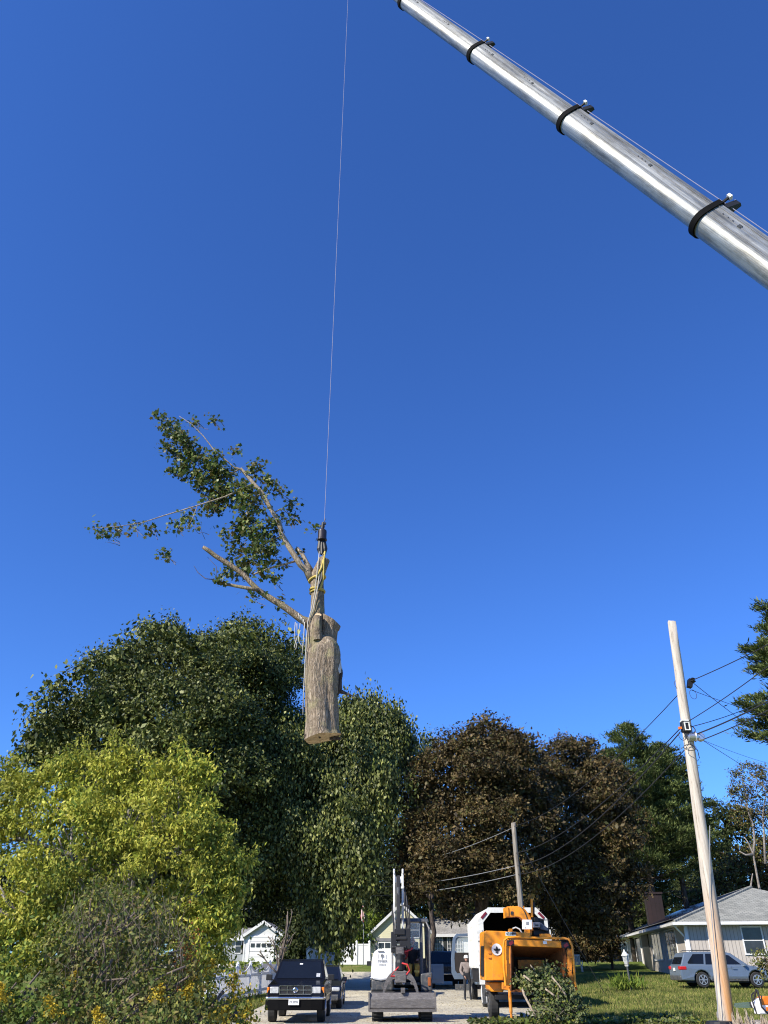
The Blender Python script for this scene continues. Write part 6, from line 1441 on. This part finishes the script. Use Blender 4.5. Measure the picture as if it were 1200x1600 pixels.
mb = MB(); slabpx(mb, [(845, 1459), (860, 1459), (862, 1464), (846, 1465)], 28.2, .3); cp(mb, 'engine_mount', M['orange'], bevel=.01)
mb = MB(); slabpx(mb, [(790, 1456), (806, 1456.5), (806, 1462.5), (790, 1462)], 28.06, .025); pl2 = cp(mb, 'number_plate', mat('pale_green_plate', (.55, .68, .66), .5), bevel=.003)
c = at(796, 1459, 28.05); text_part('lettering', '4316', .11, Matrix.Translation((c.x - CP.x, 28.05 - CP.y, c.z)) @ FRONT, M['ink'], pl2)
mb = MB(); slabpx(mb, [(800, 1456.5), (806, 1456.8), (806, 1460), (800, 1460)], 28.045, .01); cp(mb, 'latch', M['ink'], pl2)
mb = MB(); slabpx(mb, [(848, 1470), (854, 1471), (855, 1475), (849, 1475)], 27.7, .012); cp(mb, 'warning_label', M['white'], hp)

# brush in and below the hopper: one tangled mass
C = []
for (x, y, r, n, Y) in ((824, 1528, 13, 18, 27.9), (845, 1522, 17, 30, 27.9), (868, 1530, 15, 26, 27.7), (830, 1542, 16, 26, 27.6), (860, 1548, 18, 36, 27.4), (885, 1548, 14, 24, 27.3), (875, 1566, 18, 34, 27.3), (850, 1575, 17, 28, 27.3), (892, 1568, 14, 22, 27.3), (905, 1572, 9, 10, 27.4), (848, 1594, 18, 26, 27.0), (898, 1595, 14, 16, 27.0), (870, 1588, 18, 30, 27.3), (842, 1592, 12, 10, 27.4), (805, 1535, 7, 8, 27.9), (893, 1585, 12, 16, 27.3)):
    for k in range(n):
        p = at(x + random.gauss(0, r * .5), y + random.gauss(0, r * .5), Y + random.uniform(-.3, .4)); 
        if p.z > gz(p.x, p.y) + .03: C.append(tuple(p))
C = np.array(C); P, O, ix = clump_leaves(C, np.zeros_like(C) + np.array([0, -.6, .4]), 20, .2, .8)
A = RNG.normal(size=P.shape); A[:, 2] -= .5; N = np.array([-.2, -.5, .8]) + RNG.normal(size=P.shape) * .6
tag(leafmesh('brush_pile', P, A, N, RNG.uniform(.05, .12, len(P)), WIDE, [M['leaf_brush'], M['leaf_weed']], (RNG.random(len(P)) < .22).astype(int)), 'cut leafy brush heaped in the orange hopper and spilling to the ground', 'brush pile', kind='stuff')
mb = MB()
for k in range(130):
    p = Vector(C[random.randrange(len(C))]); d = Vector((random.uniform(-.5, .5), random.uniform(-.3, .2), random.uniform(-.35, .35)))
    mb.tube(limb_path(p - d * .6, p + d * .6, .1, 3), [.011, .009, .007, .004], 4)
o = mb.build('brush_twigs', M['twig']); tag(o, 'grey twigs tangled through the brush heap', 'twigs', kind='stuff')
for (a, b_, r_, lab) in (((816, 1545, 27.2), (838, 1589, 27.0), .035, 'pale cut branch leaning from the hopper floor to the ground'), ((862, 1526, 27.2), (884, 1555, 27.0), .028, 'pale cut branch lying across the brush on the right'),
        ((829, 1508, 27.9), (836, 1516, 27.7), .022, 'short pale branch stub at the back of the hopper'), ((818, 1524, 27.4), (832, 1534, 27.3), .03, 'pale branch end poking out of the middle of the brush'), ((852, 1545, 27.1), (866, 1556, 27.0), .028, 'crooked pale branch in the lower brush heap')):
    mb = MB(); mb.tube(limb_path(at(*a), at(*b_), .05, 4), [r_ * .8, r_, r_, r_ * 1.05, r_ * 1.1], 7); o = mb.build('cut_branch', M['limb'], smoothed=True); tag(o, lab, 'branch', 'cut branches in the brush heap')

# ------------------------------------------------------------------ stump and chainsaw (right edge)
sb = at(1186, 1600, 16.6); sb.z = gz(sb.x, 16.6); zt = at(1183, 1583, 16.6).z
t = thing('tree_stump', 'splintered grey tree stump at the lower right edge', 'stump', sb)
mb = MB(); mb.lathe([(.42, -.2), (.38, .1), (.33, zt - sb.z - .22), (.2, zt - sb.z - .12), (.02, zt - sb.z - .1)], sb, 18); mb.build('core', M['trunkpale'], t, shift=sb)
mb = MB()
for k in range(230):
    a = random.uniform(math.pi * .85, math.pi * 2.15); r_ = random.uniform(.30, .44); b0 = sb + Vector((math.cos(a) * r_, math.sin(a) * r_, random.uniform(.0, zt - sb.z - .25)))
    e = b0 + Vector((math.cos(a) * random.uniform(-.05, .1), math.sin(a) * .05, random.uniform(.2, .45))); e.z = min(e.z, zt + random.uniform(-.05, .12))
    mb.tube([b0, b0.lerp(e, .6) + Vector((random.uniform(-.02, .02), 0, 0)), e], [.020, .016, .004], 4)
mb.build('splinters', M['limb'], t, shift=sb)
cs = at(1192, 1568, 16.5); t = thing('chainsaw', 'orange and white chainsaw set down on the splintered stump', 'chainsaw', cs, R(8))
mb = MB(); mb.prism([(-.16, -.16), (.2, -.16), (.22, .02), (.12, .08), (-.05, .09), (-.15, .02)], -.09, .09, 'y'); mb.build('engine_body', M['white'], t, bevel=.02)
mb = MB(); mb.prism([(-.10, -.02), (.22, -.03), (.2, .11), (.0, .12), (-.09, .06)], -.1, .1, 'y'); mb.build('top_cover', M['amber'], t, bevel=.02)
mb = MB(); mb.prism([(-.02, -.11), (.02, -.11), (.03, -.05), (-.01, -.05)], -.11, -.092, 'y'); mb.build('starter_slot', M['amber'], t)
mb = MB(); mb.tube([(-.02, -.14, -.15), (-.12, -.15, -.05), (-.13, -.14, .12), (-.1, -.08, .2), (-.04, .06, .21), (-.08, .13, .05)], .016, 8); mb.tube([(-.16, -.0, -.15), (-.2, -.02, .0), (-.19, 0, .13), (-.13, 0, .17)], .013, 8); mb.build('handle', M['black'], t)
mb = MB(); mb.prism([(-.52, -.06), (-.55, -.03), (-.52, .01), (-.14, .03), (-.14, -.07)], .03, .036, 'y'); mb.build('guide_bar', M['chrome'], t)

# ------------------------------------------------------------------ crane: boom, hoist line, ball, hanging log
LY = 20.0
hk = at(507, 812, LY); tip = at(546, -61, LY); tip.x = hk.x; Q = at(1200, 415, 16.16)
ax = (Q - tip).normalized(); base = tip + ax * ((tip.z - 3.2) / -ax.z)
def proj(p): zc = p.y * math.cos(PITCH) + (p.z - CAMZ) * math.sin(PITCH); return 600 + p.x / zc * 1202, zc
def s_at(px_):
    lo, hi = 0.0, 48.0
    for _ in range(50):
        m_ = (lo + hi) / 2
        if proj(tip + ax * m_)[0] < px_: lo = m_
        else: hi = m_
    return lo
crane = thing('crane_boom', 'long bare steel telescopic crane boom crossing the sky at upper right', 'crane boom', base)
upb = (Vector((0, 0, 1)) - ax * ax.z).normalized(); sdb = ax.cross(upb).normalized()
if sdb.x > 0: sdb = -sdb         # sdb points to the boom's left flank, the one the camera sees
# local boom frame: z runs along the boom, x to the seen flank, y up
BMX = Matrix((( sdb.x, upb.x, ax.x, 0), (sdb.y, upb.y, ax.y, 0), (sdb.z, upb.z, ax.z, 0), (0, 0, 0, 1)))
def bprof(r):
    pts = [(.62, 1.0), (.80, .90), (.84, .55), (.86, .1), (.84, -.25)]
    for k in range(1, 24):
        a = math.radians(-7.5 * k); pts.append((.84 * math.cos(a), -.25 + .80 * math.sin(a)))
    pts += [(-.84, -.25), (-.86, .1), (-.84, .55), (-.80, .90), (-.62, 1.0)]
    return [(a * r, b * r) for a, b in pts]
def bsection(name, s0, s1, r, m_, parent, inset=0):
    mb = MB(); pr = bprof(r); n = len(pr); vs = []
    N_ = max(2, int((s1 - s0) / 1.0) + 1) if s1 - s0 > 1 else 2
    for i in range(N_):
        s_ = s0 + (s1 - s0) * i / (N_ - 1); vs += [(a, b, s_) for a, b in pr]
    fs = [(i * n + k, i * n + (k + 1) % n, (i + 1) * n + (k + 1) % n, (i + 1) * n + k) for i in range(N_ - 1) for k in range(n)] + [tuple(range(n)), tuple(range(N_ * n - 1, (N_ - 1) * n - 1, -1))]
    mb.add(vs, fs); o = mb.build(name, m_, parent); return o
LB_ = (base - tip).length
def setm(o): o.matrix_local = Matrix.Translation(tip - base) @ BMX
cols = [s_at(1104), s_at(890), s_at(745), s_at(634)]
def rad(px_, w_): zc = proj(tip + ax * s_at(px_))[1]; return w_ * zc / 1202 / 2 * 1.06
secs = [(cols[0], LB_, rad(1175, 50)), (cols[1], cols[0], rad(1040, 39.5)), (cols[2], cols[1], rad(860, 29.5)), (cols[3], cols[2], rad(725, 23)), (0.0, cols[3], rad(630, 16))]
for i, (s0, s1, r) in enumerate(secs):
    sc = bsection('boom_section', s0, s1 + (.6 if i else 0), r, M['boom'], crane); setm(sc)
    if i < 4:
        col = bsection('collar', s0 - .11, s0 + .10, r * 1.12, M['collar'], sc)
        mb = MB(); mb.prism([(r * .05, r * 1.02), (r * .80, r * .95), (r * .55, r * 1.9), (r * .25, r * 2.0)], s0 + .12, s0 + .2 + r * .25, 'z')
        mb.tube([(r * .55, r * 1.05, s0 - .05), (r * .7, r * 1.62, s0 - .05)], r * .10, 6); mb.build('line_guide', M['black'], sc)
        mb = MB(); mb.box((r * .7, r * 1.68, s0 - .05), (r * .3, r * .2, r * .3)); mb.box((r * .42, r * 1.8, s0 + .1), (r * .18, r * .2, .03)); mb.build('roller', M['white'], sc)
    # seams along the flank
    mb = MB(); L = s1 - s0
    for z_ in (.30, .62, -.22): mb.bb(r * .835, r * .875, r * z_, r * (z_ + .025), s0 + .1, s1 - .1)
    mb.v = [(a, b, c) for a, b, c in mb.v]; mb.build('weld_seam', M['greydoor'], sc)
    if i < 4:
        for f_ in (.06, .5):
            s_ = s0 + (min(L, 8.0)) * f_ + .7
            mb = MB(); mb.bb(r * .86, r * .895, r * .22, r * .44, s_, s_ + r * .26); mb.build('lock_slot', M['ink'], sc)
            mb = MB()
            for q in (-.5, -.9, -1.35): mb.lathe([(r * .045, 0), (r * .045, r * .03)], (r * .862, r * .36, s_ + q * r), 8, axis='x')
            mb.build('rivet', M['ink'], sc)
mb = MB(); mb.tube([(.55 * secs[4][2], 1.24 * secs[3][2], cols[3]), (.6 * secs[2][2], 1.24 * secs[2][2], cols[2]), (.6 * secs[1][2], 1.24 * secs[1][2], cols[1]), (.6 * secs[0][2], 1.24 * secs[0][2], cols[0]), (.6 * secs[0][2], 1.3 * secs[0][2], LB_)], .012, 5)
mb.tube([(0, 1.2 * secs[4][2], -.3), (.55 * secs[4][2], 1.24 * secs[3][2], cols[3])], .012, 5); o = mb.build('boom_rope', M['steelcable'], crane); setm(o)
mb = MB(); mb.lathe([(.25, -.08), (.3, -.06), (.3, .06), (.25, .08)], (0, .2, -.25), 16, axis='x'); mb.box((0, 0, -.1), (.5, .6, .5)); o = mb.build('boom_head', M['black'], crane); setm(o)
# carrier the boom stands on (outside the frame to the right)
ct = thing('crane_truck', 'crane carrier truck that the steel boom rises from', 'truck', (base.x, base.y, gz(base.x, base.y)), R(20))
mb = MB(); mb.bb(-1.3, 1.3, -6, 6, .8, 1.5); mb.build('chassis', M['white'], ct, bevel=.05); mb = MB(); mb.bb(-1.2, 1.2, -2.5, 2.2, 1.5, 3.0); mb.build('turret', M['dirtywhite'], ct, bevel=.08); mb = MB(); mb.bb(-1.25, 1.25, -8.2, -6.05, .7, 2.6); mb.build('cab', M['white'], ct, bevel=.12)
for y in (-6.8, -4.4, 2.6, 4.0):
    for s_ in (-1, 1): tyre_wheel(ct, (s_ * 1.1, y, .52), .52, .35, 8)
for y in (-5.4, 5.4): mb = MB(); mb.bb(-3.2, 3.2, y - .2, y + .2, .9, 1.15); mb.bb(-3.3, -2.8, y - .3, y + .3, .0, .12); mb.bb(2.8, 3.3, y - .3, y + .3, .0, .12); mb.tube([(-3.05, y, .1), (-3.05, y, 1)], .08, 8); mb.tube([(3.05, y, .1), (3.05, y, 1)], .08, 8); mb.build('outrigger', M['darkgrey'], ct)
mb = MB(); mb.tube([hk, Vector((hk.x, hk.y, tip.z - .2))], .008, 6); o = mb.build('hoist_line', M['steelcable']); tag(o, 'single steel hoist line hanging straight down from the crane boom', 'cable')
hb = at(503.5, 836, LY); t = thing('overhaul_ball', 'dark steel weight and hook hanging on the hoist line over the log', 'crane hook', hb)
mb = MB(); mb.lathe([(.04, .22), (.07, .19), (.125, .14), (.13, .10), (.13, -.12), (.145, -.14), (.145, -.18), (.08, -.2)], (0, 0, 0), 20); mb.build('weight', mat('brown_black_steel', (.045, .035, .035), .3, .4, var=.2), t)
mb = MB(); mb.tube([(.0, 0, .2), (.01, 0, .42)], [.05, .045], 10); mb.box((.05, -.02, .38), (.1, .06, .05)); mb.tube([(.02, 0, .4), (.06, 0, .52), (.065, 0, .56)], .014, 6); mb.box((.0, 0, .3), (.13, .05, .06)); mb.build('swivel', M['black'], t)
mb = MB(); mb.tube([(-.02, 0, -.2), (-.06, 0, -.3), (-.03, 0, -.42), (.05, 0, -.4), (.06, 0, -.32)], .025, 8); mb.build('hook', M['black'], t)

def L_(x, y, dy=0.0): return at(x, y, LY + dy)
lc = L_(503, 1160)
t = thing('hanging_log', 'huge severed tree trunk section hanging in the air from the crane', 'log', lc)
def lg(mb, name, m_, parent=None, **k): return mb.build(name, m_, parent or t, shift=lc, **k)
def log_tube(spec, seg=110, lob=1.0, seed=0, ends=(True, True)):
    """spec rows: px x, px y, px half width; resampled and made lumpy"""
    rows = []
    for a, b_ in zip(spec, spec[1:]):
        n = max(2, int(abs(b_[1] - a[1]) / 1.6))
        for i in range(n): f = i / n; rows.append(tuple(a[k] + (b_[k] - a[k]) * f for k in range(3)))
    rows.append(spec[-1]); mb = MB(); vs = []; rn = random.Random(seed)
    pts = [L_(r_[0], r_[1]) for r_ in rows]; rad_ = [r_[2] * mpp(r_[0], r_[1], LY) for r_ in rows]
    for i, p in enumerate(pts):
        d = ring_frame(pts, i); u = Vector((1, 0, 0)) - d * d.x; u.normalize(); v = d.cross(u)
        for k in range(seg):
            a = 2 * math.pi * k / seg; z = p.z
            f = 1 + lob * (.06 * math.sin(3 * a + 1.3 + z * .9 + seed) + .045 * math.sin(5 * a + z * 1.4) + .018 * math.sin(11 * a + z * 2.1) + rn.uniform(-.008, .008))
            f += lob * (.026 * abs(math.sin(13 * a + 1.1 * math.sin(z * 1.7) + .7 * math.sin(3 * a + z * 3.1))) + .016 * abs(math.sin(23 * a + 1.6 * math.sin(z * 2.9 + a)))) * (.7 + .5 * math.sin(z * 9 + 5 * a)) + .05 * lob * max(0, math.sin(2 * a - 1.1 + z * .8)) ** 3 * math.sin(z * 1.9 + seed)
            vs.append(p + (u * math.cos(a) + v * math.sin(a)) * rad_[i] * f)
    n = len(pts); fs = [(i * seg + k, i * seg + (k + 1) % seg, (i + 1) * seg + (k + 1) % seg, (i + 1) * seg + k) for i in range(n - 1) for k in range(seg)]
    mb.add(vs, fs)
    if ends[0]: mb.add([pts[0]] + vs[:seg], [(0, 1 + (k + 1) % seg, 1 + k) for k in range(seg)], 1)
    if ends[1]: mb.add([pts[-1]] + vs[-seg:], [(0, 1 + k, 1 + (k + 1) % seg) for k in range(seg)], 1)
    return mb
mb = log_tube([(503.5, 1153, 27.5), (502.5, 1146, 25.8), (502.5, 1120, 24.5), (502, 1090, 24.5), (503, 1060, 25.5), (505, 1035, 26.5), (505, 1022, 26.5), (504.5, 1015, 25), (503, 1011, 22), (499, 1006, 17), (495, 998, 13)])
trunk = lg(mb, 'trunk', [M['bark'], M['cutwood']], smoothed=False)
for p_ in trunk.data.polygons:
    if p_.material_index == 0: p_.use_smooth = True
mb = log_tube([(496, 1028, 15), (493, 1014, 14.5), (492, 1000, 14.5), (493, 985, 13), (494, 970, 12.5), (496, 955, 10.5), (496, 930, 10), (495, 912, 10.5), (496, 900, 10.8), (501, 888, 9.5), (507, 874, 8.5)], 28, .8, 2, (False, True)); st = lg(mb, 'upper_stem', [M['bark'], M['trunk']], trunk)
mb = log_tube([(508, 1022, 15), (511, 1008, 12.5), (513.5, 992, 11.8), (515, 978, 12.5), (516.5, 966, 14)], 60, 1.0, 4, (False, True)); mb.v = [(a, b + .05, c - (a - L_(512, 970).x) * .55 * max(0, min(1, (c - L_(512, 985).z) / .2))) for a, b, c in mb.v]; lg(mb, 'side_stub', [M['bark'], M['trunk']], trunk)
mb = log_tube([(497, 1006, 6.5), (497.5, 990, 5.6), (498, 972, 5.2), (498.5, 967, 5.2)], 20, .5, 5, (False, True)); mb.v = [(a, b - .34 + max(0, L_(498, 990).z - c) * .3, c + ((b - LY) * .9 - .02 if c > L_(498, 969).z else 0)) for a, b, c in mb.v]; lg(mb, 'sawn_stub', [M['bark'], M['cutwood']], trunk)
# pale sawn face and torn knot on the right side
mb = MB(); p = [L_(524, 1012, -.1), L_(529, 1020, -.12), L_(533, 1036, -.1), L_(535, 1050, -.05), L_(530, 1052, -.2), L_(526, 1036, -.28), L_(523, 1020, -.22)]; q = [a + Vector((-.12, .35, 0)) for a in p]; n = len(p)
mb.add(p + q, [tuple(range(n)), tuple(range(2 * n - 1, n - 1, -1))] + [(i, i + n, (i + 1) % n + n, (i + 1) % n) for i in range(n)]); lg(mb, 'sawn_face', mat('pale_sawn_wood', (.55, .52, .46), .8, var=.15), trunk)
mb = log_tube([(524, 1040, 8), (528, 1050, 8), (526, 1060, 8), (527, 1068, 7), (528, 1076, 6), (526, 1085, 3)], 40, 2.2, 8); lg(mb, 'torn_knot', [M['trunk'], M['trunk']], trunk)
mb = MB(); mb.tube([L_(526, 1080), L_(534, 1081), L_(545, 1085), L_(553.5, 1089)], [.07, .05, .03, .006], 6); mb.tube([L_(530, 1080), L_(537, 1078)], [.02, .004], 5); mb.tube([L_(522, 1080, -.1), L_(528, 1086, -.1)], [.06, .03], 6); lg(mb, 'broken_splinter', M['trunk'], trunk)
# rot pocket in the butt
mb = MB(); z_ = L_(503.5, 1153).z - .004
pts = [(random.uniform(.9, 1.1) * .22 * math.cos(a) * (1.4 if math.cos(a) < 0 else .8) + L_(492, 1153).x, LY + -.1 + random.uniform(.85, 1.15) * .14 * math.sin(a)) for a in np.linspace(0, 5.9, 16)]
mb.prism(pts, z_ - .012, z_ + .05, 'z'); mb.prism([(a + .55 + (a - L_(492, 1153).x) * -.35, b + .18 + (b - LY) * -.4) for a, b in pts], z_ - .010, z_ + .05, 'z'); lg(mb, 'rot_pocket', M['trunk'], trunk)
def branch(name, spec, m_=None, dys=(0, 0), parent=None, seg=8):
    mb = MB(); n = len(spec); pts = []; rr = []
    for i, (x, y, r_) in enumerate(spec):
        pts.append(L_(x, y, dys[0] + (dys[1] - dys[0]) * i / (n - 1)) + Vector((random.uniform(-.02, .02), random.uniform(-.05, .05), random.uniform(-.02, .02)))); rr.append(r_ * mpp(x, y, LY))
    mb.tube(pts, rr, seg); return lg(mb, name, m_ or M['limb'], parent, smoothed=True)
b1 = branch('branch', [(487, 905, 7), (478, 890, 5.2), (470, 883, 4.6), (450, 853, 4.2), (440, 833, 3.8), (435, 817, 3.4), (427, 800, 3.2), (410, 770, 3.1), (395, 755, 2.9), (378, 732, 2.4), (366, 731, 1.2), (333, 703, .9), (317, 680, .7), (300, 662, .5), (280, 650, .3)], dys=(0, -.6))
branch('side_branch', [(487, 893, 4.5), (479, 878, 3.8), (472, 866, 3.2), (464, 857, 2.4)], dys=(.1, .2), parent=b1)
branch('side_branch', [(395, 755, 1.4), (353, 775, 1.2), (307, 790, 1.0), (253, 807, .8), (220, 817, .6), (187, 822, .45), (150, 826, .3)], dys=(-.4, -1.2), parent=b1, seg=6)
branch('side_branch', [(466, 875, 1.8), (440, 883, 1.6), (427, 887, 1.5), (397, 897, 1.2)], dys=(0, -.5), parent=b1, seg=6)
branch('side_branch', [(440, 838, 1.3), (420, 848, 1.1), (400, 858, .8), (380, 866, .5)], dys=(-.1, .5), parent=b1, seg=6)
branch('side_branch', [(427, 800, 1.2), (440, 795, .9), (452, 805, .6)], dys=(-.1, .2), parent=b1, seg=6)
branch('side_branch', [(410, 770, 1.4), (385, 790, 1.1), (370, 820, .8), (345, 830, .5)], dys=(-.2, .6), parent=b1, seg=6)
branch('side_branch', [(378, 732, 1.4), (350, 745, 1.1), (320, 750, .8), (295, 735, .5)], dys=(-.2, .4), parent=b1, seg=6)
branch('side_branch', [(307, 790, .6), (300, 812, .5), (290, 825, .3)], dys=(-.7, -.7), parent=b1, seg=5)
b2 = branch('branch', [(486, 978, 9), (478, 972, 7), (470, 967, 6), (447, 950, 5.2), (420, 933, 4.8), (403, 922, 4.3), (390, 908, 3.8), (380, 897, 3.8), (360, 883, 3.8), (337, 868, 3.6), (325, 861, 3.4), (317, 856, 2.6)], M['bark'], dys=(0, -.5))
branch('side_branch', [(403, 922, 3.2), (387, 919, 3.0), (370, 915, 2.6), (347, 910, 2.4), (334, 907, 1.6)], M['bark'], dys=(-.3, -.1), parent=b2)
branch('side_branch', [(334, 907, .9), (322, 905, .7), (310, 896, .5), (303, 885, .3)], M['trunk'], dys=(-.1, .1), parent=b2, seg=5)
branch('side_branch', [(339, 903, .5), (338, 885, .4), (325, 872, .25)], M['trunk'], dys=(-.1, .1), parent=b2, seg=5)
hb_ = [(262, 668, 17), (285, 688, 25), (262, 700, 14), (300, 715, 28), (322, 745, 27), (288, 735, 18), (347, 748, 25), (352, 778, 28), (328, 787, 17), (380, 762, 20), (388, 792, 26), (400, 738, 15), (422, 752, 14), (376, 822, 25), (402, 838, 26), (412, 862, 24), (452, 808, 13), (430, 825, 17), (372, 852, 14),
       (386, 880, 20), (366, 892, 16), (412, 888, 14), (395, 930, 8), (290, 808, 13), (306, 826, 10), (274, 822, 6), (158, 826, 11), (182, 826, 11), (205, 822, 8), (168, 842, 7), (232, 826, 8), (256, 866, 7), (332, 656, 6), (370, 706, 5), (456, 788, 4), (305, 660, 8), (250, 650, 7), (437, 770, 10), (322, 768, 12), (468, 868, 5), (440, 878, 6), (426, 905, 7), (345, 905, 5), (440, 940, 4), (492, 826, 4), (400, 775, 16), (335, 720, 18), (352, 830, 8), (270, 735, 8)]
bl = [B(x, y, r, LY + random.uniform(-.5, .4), dy=1.0) for x, y, r in hb_]
foliage('foliage', bl, 8, 14, .24, .11, M['leaf_branch'], t, tmpl=LOBE, droop=.3, up=.4, flat=.7, cull=.1, shell=(.25, 1.05), filler=0, shift=lc, inside=0.0, szvar=.4)
mb = MB()
for x, y, r in hb_:
    if r < 6: continue
    for k in range(3):
        a0 = L_(x + random.uniform(-r, r) * .8, y + random.uniform(-r, r) * .8, random.uniform(-.4, .3)); e0 = L_(x + random.uniform(6, 26) * .8, y + random.uniform(4, 24) * .8, random.uniform(-.3, .2))
        mb.tube(limb_path(a0, e0, .1, 3), [.004, .006, .008, .010], 4)
lg(mb, 'twig', M['twig'])
# slings and ropes
mb = MB()
def band(y, x, hw_, tilt, r_=.025, off_=0):
    c = L_(x, y); m_ = mpp(x, y, LY) * hw_ * 1.09
    return [c + Vector((math.cos(a) * m_, math.sin(a) * m_, tilt * math.cos(a) * m_)) for a in np.linspace(0, 2 * math.pi, 21)]
mb.tube(band(905, 495.5, 11.3, .35), .035, 6); mb.tube(band(923, 495.8, 10.6, -.12), .03, 6); mb.tube(band(926, 495.8, 10.6, .1), .022, 6); mb.tube([L_(506, 862), L_(504, 880, -.2), L_(502, 888, -.24), L_(494, 903, -.25)], .035, 6); mb.tube([L_(508, 860), L_(506, 875, -.2), L_(505, 905, -.22), L_(500, 921, -.22)], .03, 6)
o = mb.build('lifting_sling', M['yellow']); tag(o, 'yellow lifting sling choked around the top stem of the hanging log', 'sling')
mb = MB(); mb.tube([L_(500, 846), L_(499, 858), L_(500, 864)], [.06, .075, .05], 8); mb.tube([L_(506, 846), L_(508, 858), L_(507, 866)], [.06, .07, .04], 8); mb.tube([L_(503, 845), L_(503, 866, -.05)], .05, 8); mb.tube([L_(505, 866, -.1), L_(502, 905, -.26), L_(494, 925, -.26)], .03, 6)
o = mb.build('sling_sleeve', M['black']); tag(o, 'black sling sleeve between the crane ball and the top of the log', 'sling')
mb = MB()
mb.tube([L_(499, 862, -.1), L_(496, 890, -.28), L_(492, 925, -.28), L_(486, 955, -.25), L_(481, 972, -.22), L_(479, 1000, -.3), L_(477, 1030, -.3), L_(475, 1070, -.3), L_(473, 1117, -.3)], .015, 6)
mb.tube([L_(502, 870, -.12), L_(497, 915, -.30), L_(490, 950, -.27), L_(485, 968, -.2)], .017, 6)
mb.tube([L_(476, 972, -.25), L_(475, 990, -.25), L_(473.5, 1008, -.25), L_(472, 1024, -.25)], .014, 6)
for k in range(4): mb.tube([L_(466 + k * 2.6, 958 + k * 3.2, -.2), L_(468 + k * 2.6, 966 + k * 3.2, -.24), L_(469 + k * 2.6, 972 + k * 2.6, -.05)], .013, 6)
o = mb.build('rigging_rope', M['rope'], smoothed=True); tag(o, 'pale rigging rope running down the left side of the hanging log', 'rope')
mb = MB(); mb.tube([L_(461.5, 972, -.2), L_(460.5, 985, -.2), L_(461, 1000, -.2), L_(464, 1008, -.2), L_(462, 1015, -.2), L_(460, 1010, -.2), L_(464.5, 996, -.2), L_(466, 990, -.2), L_(467, 1002, -.2), L_(471, 1010, -.2), L_(475, 1008, -.2)], .012, 6); mb.tube([L_(464, 974, -.2), L_(464.5, 990, -.2)], .012, 6); mb.tube([L_(469, 974, -.2), L_(468, 985, -.2)], .012, 6)
o = mb.build('rigging_rope', M['rope'], smoothed=True); tag(o, 'looped slack rope dangling under the lower limb of the hanging log', 'rope')
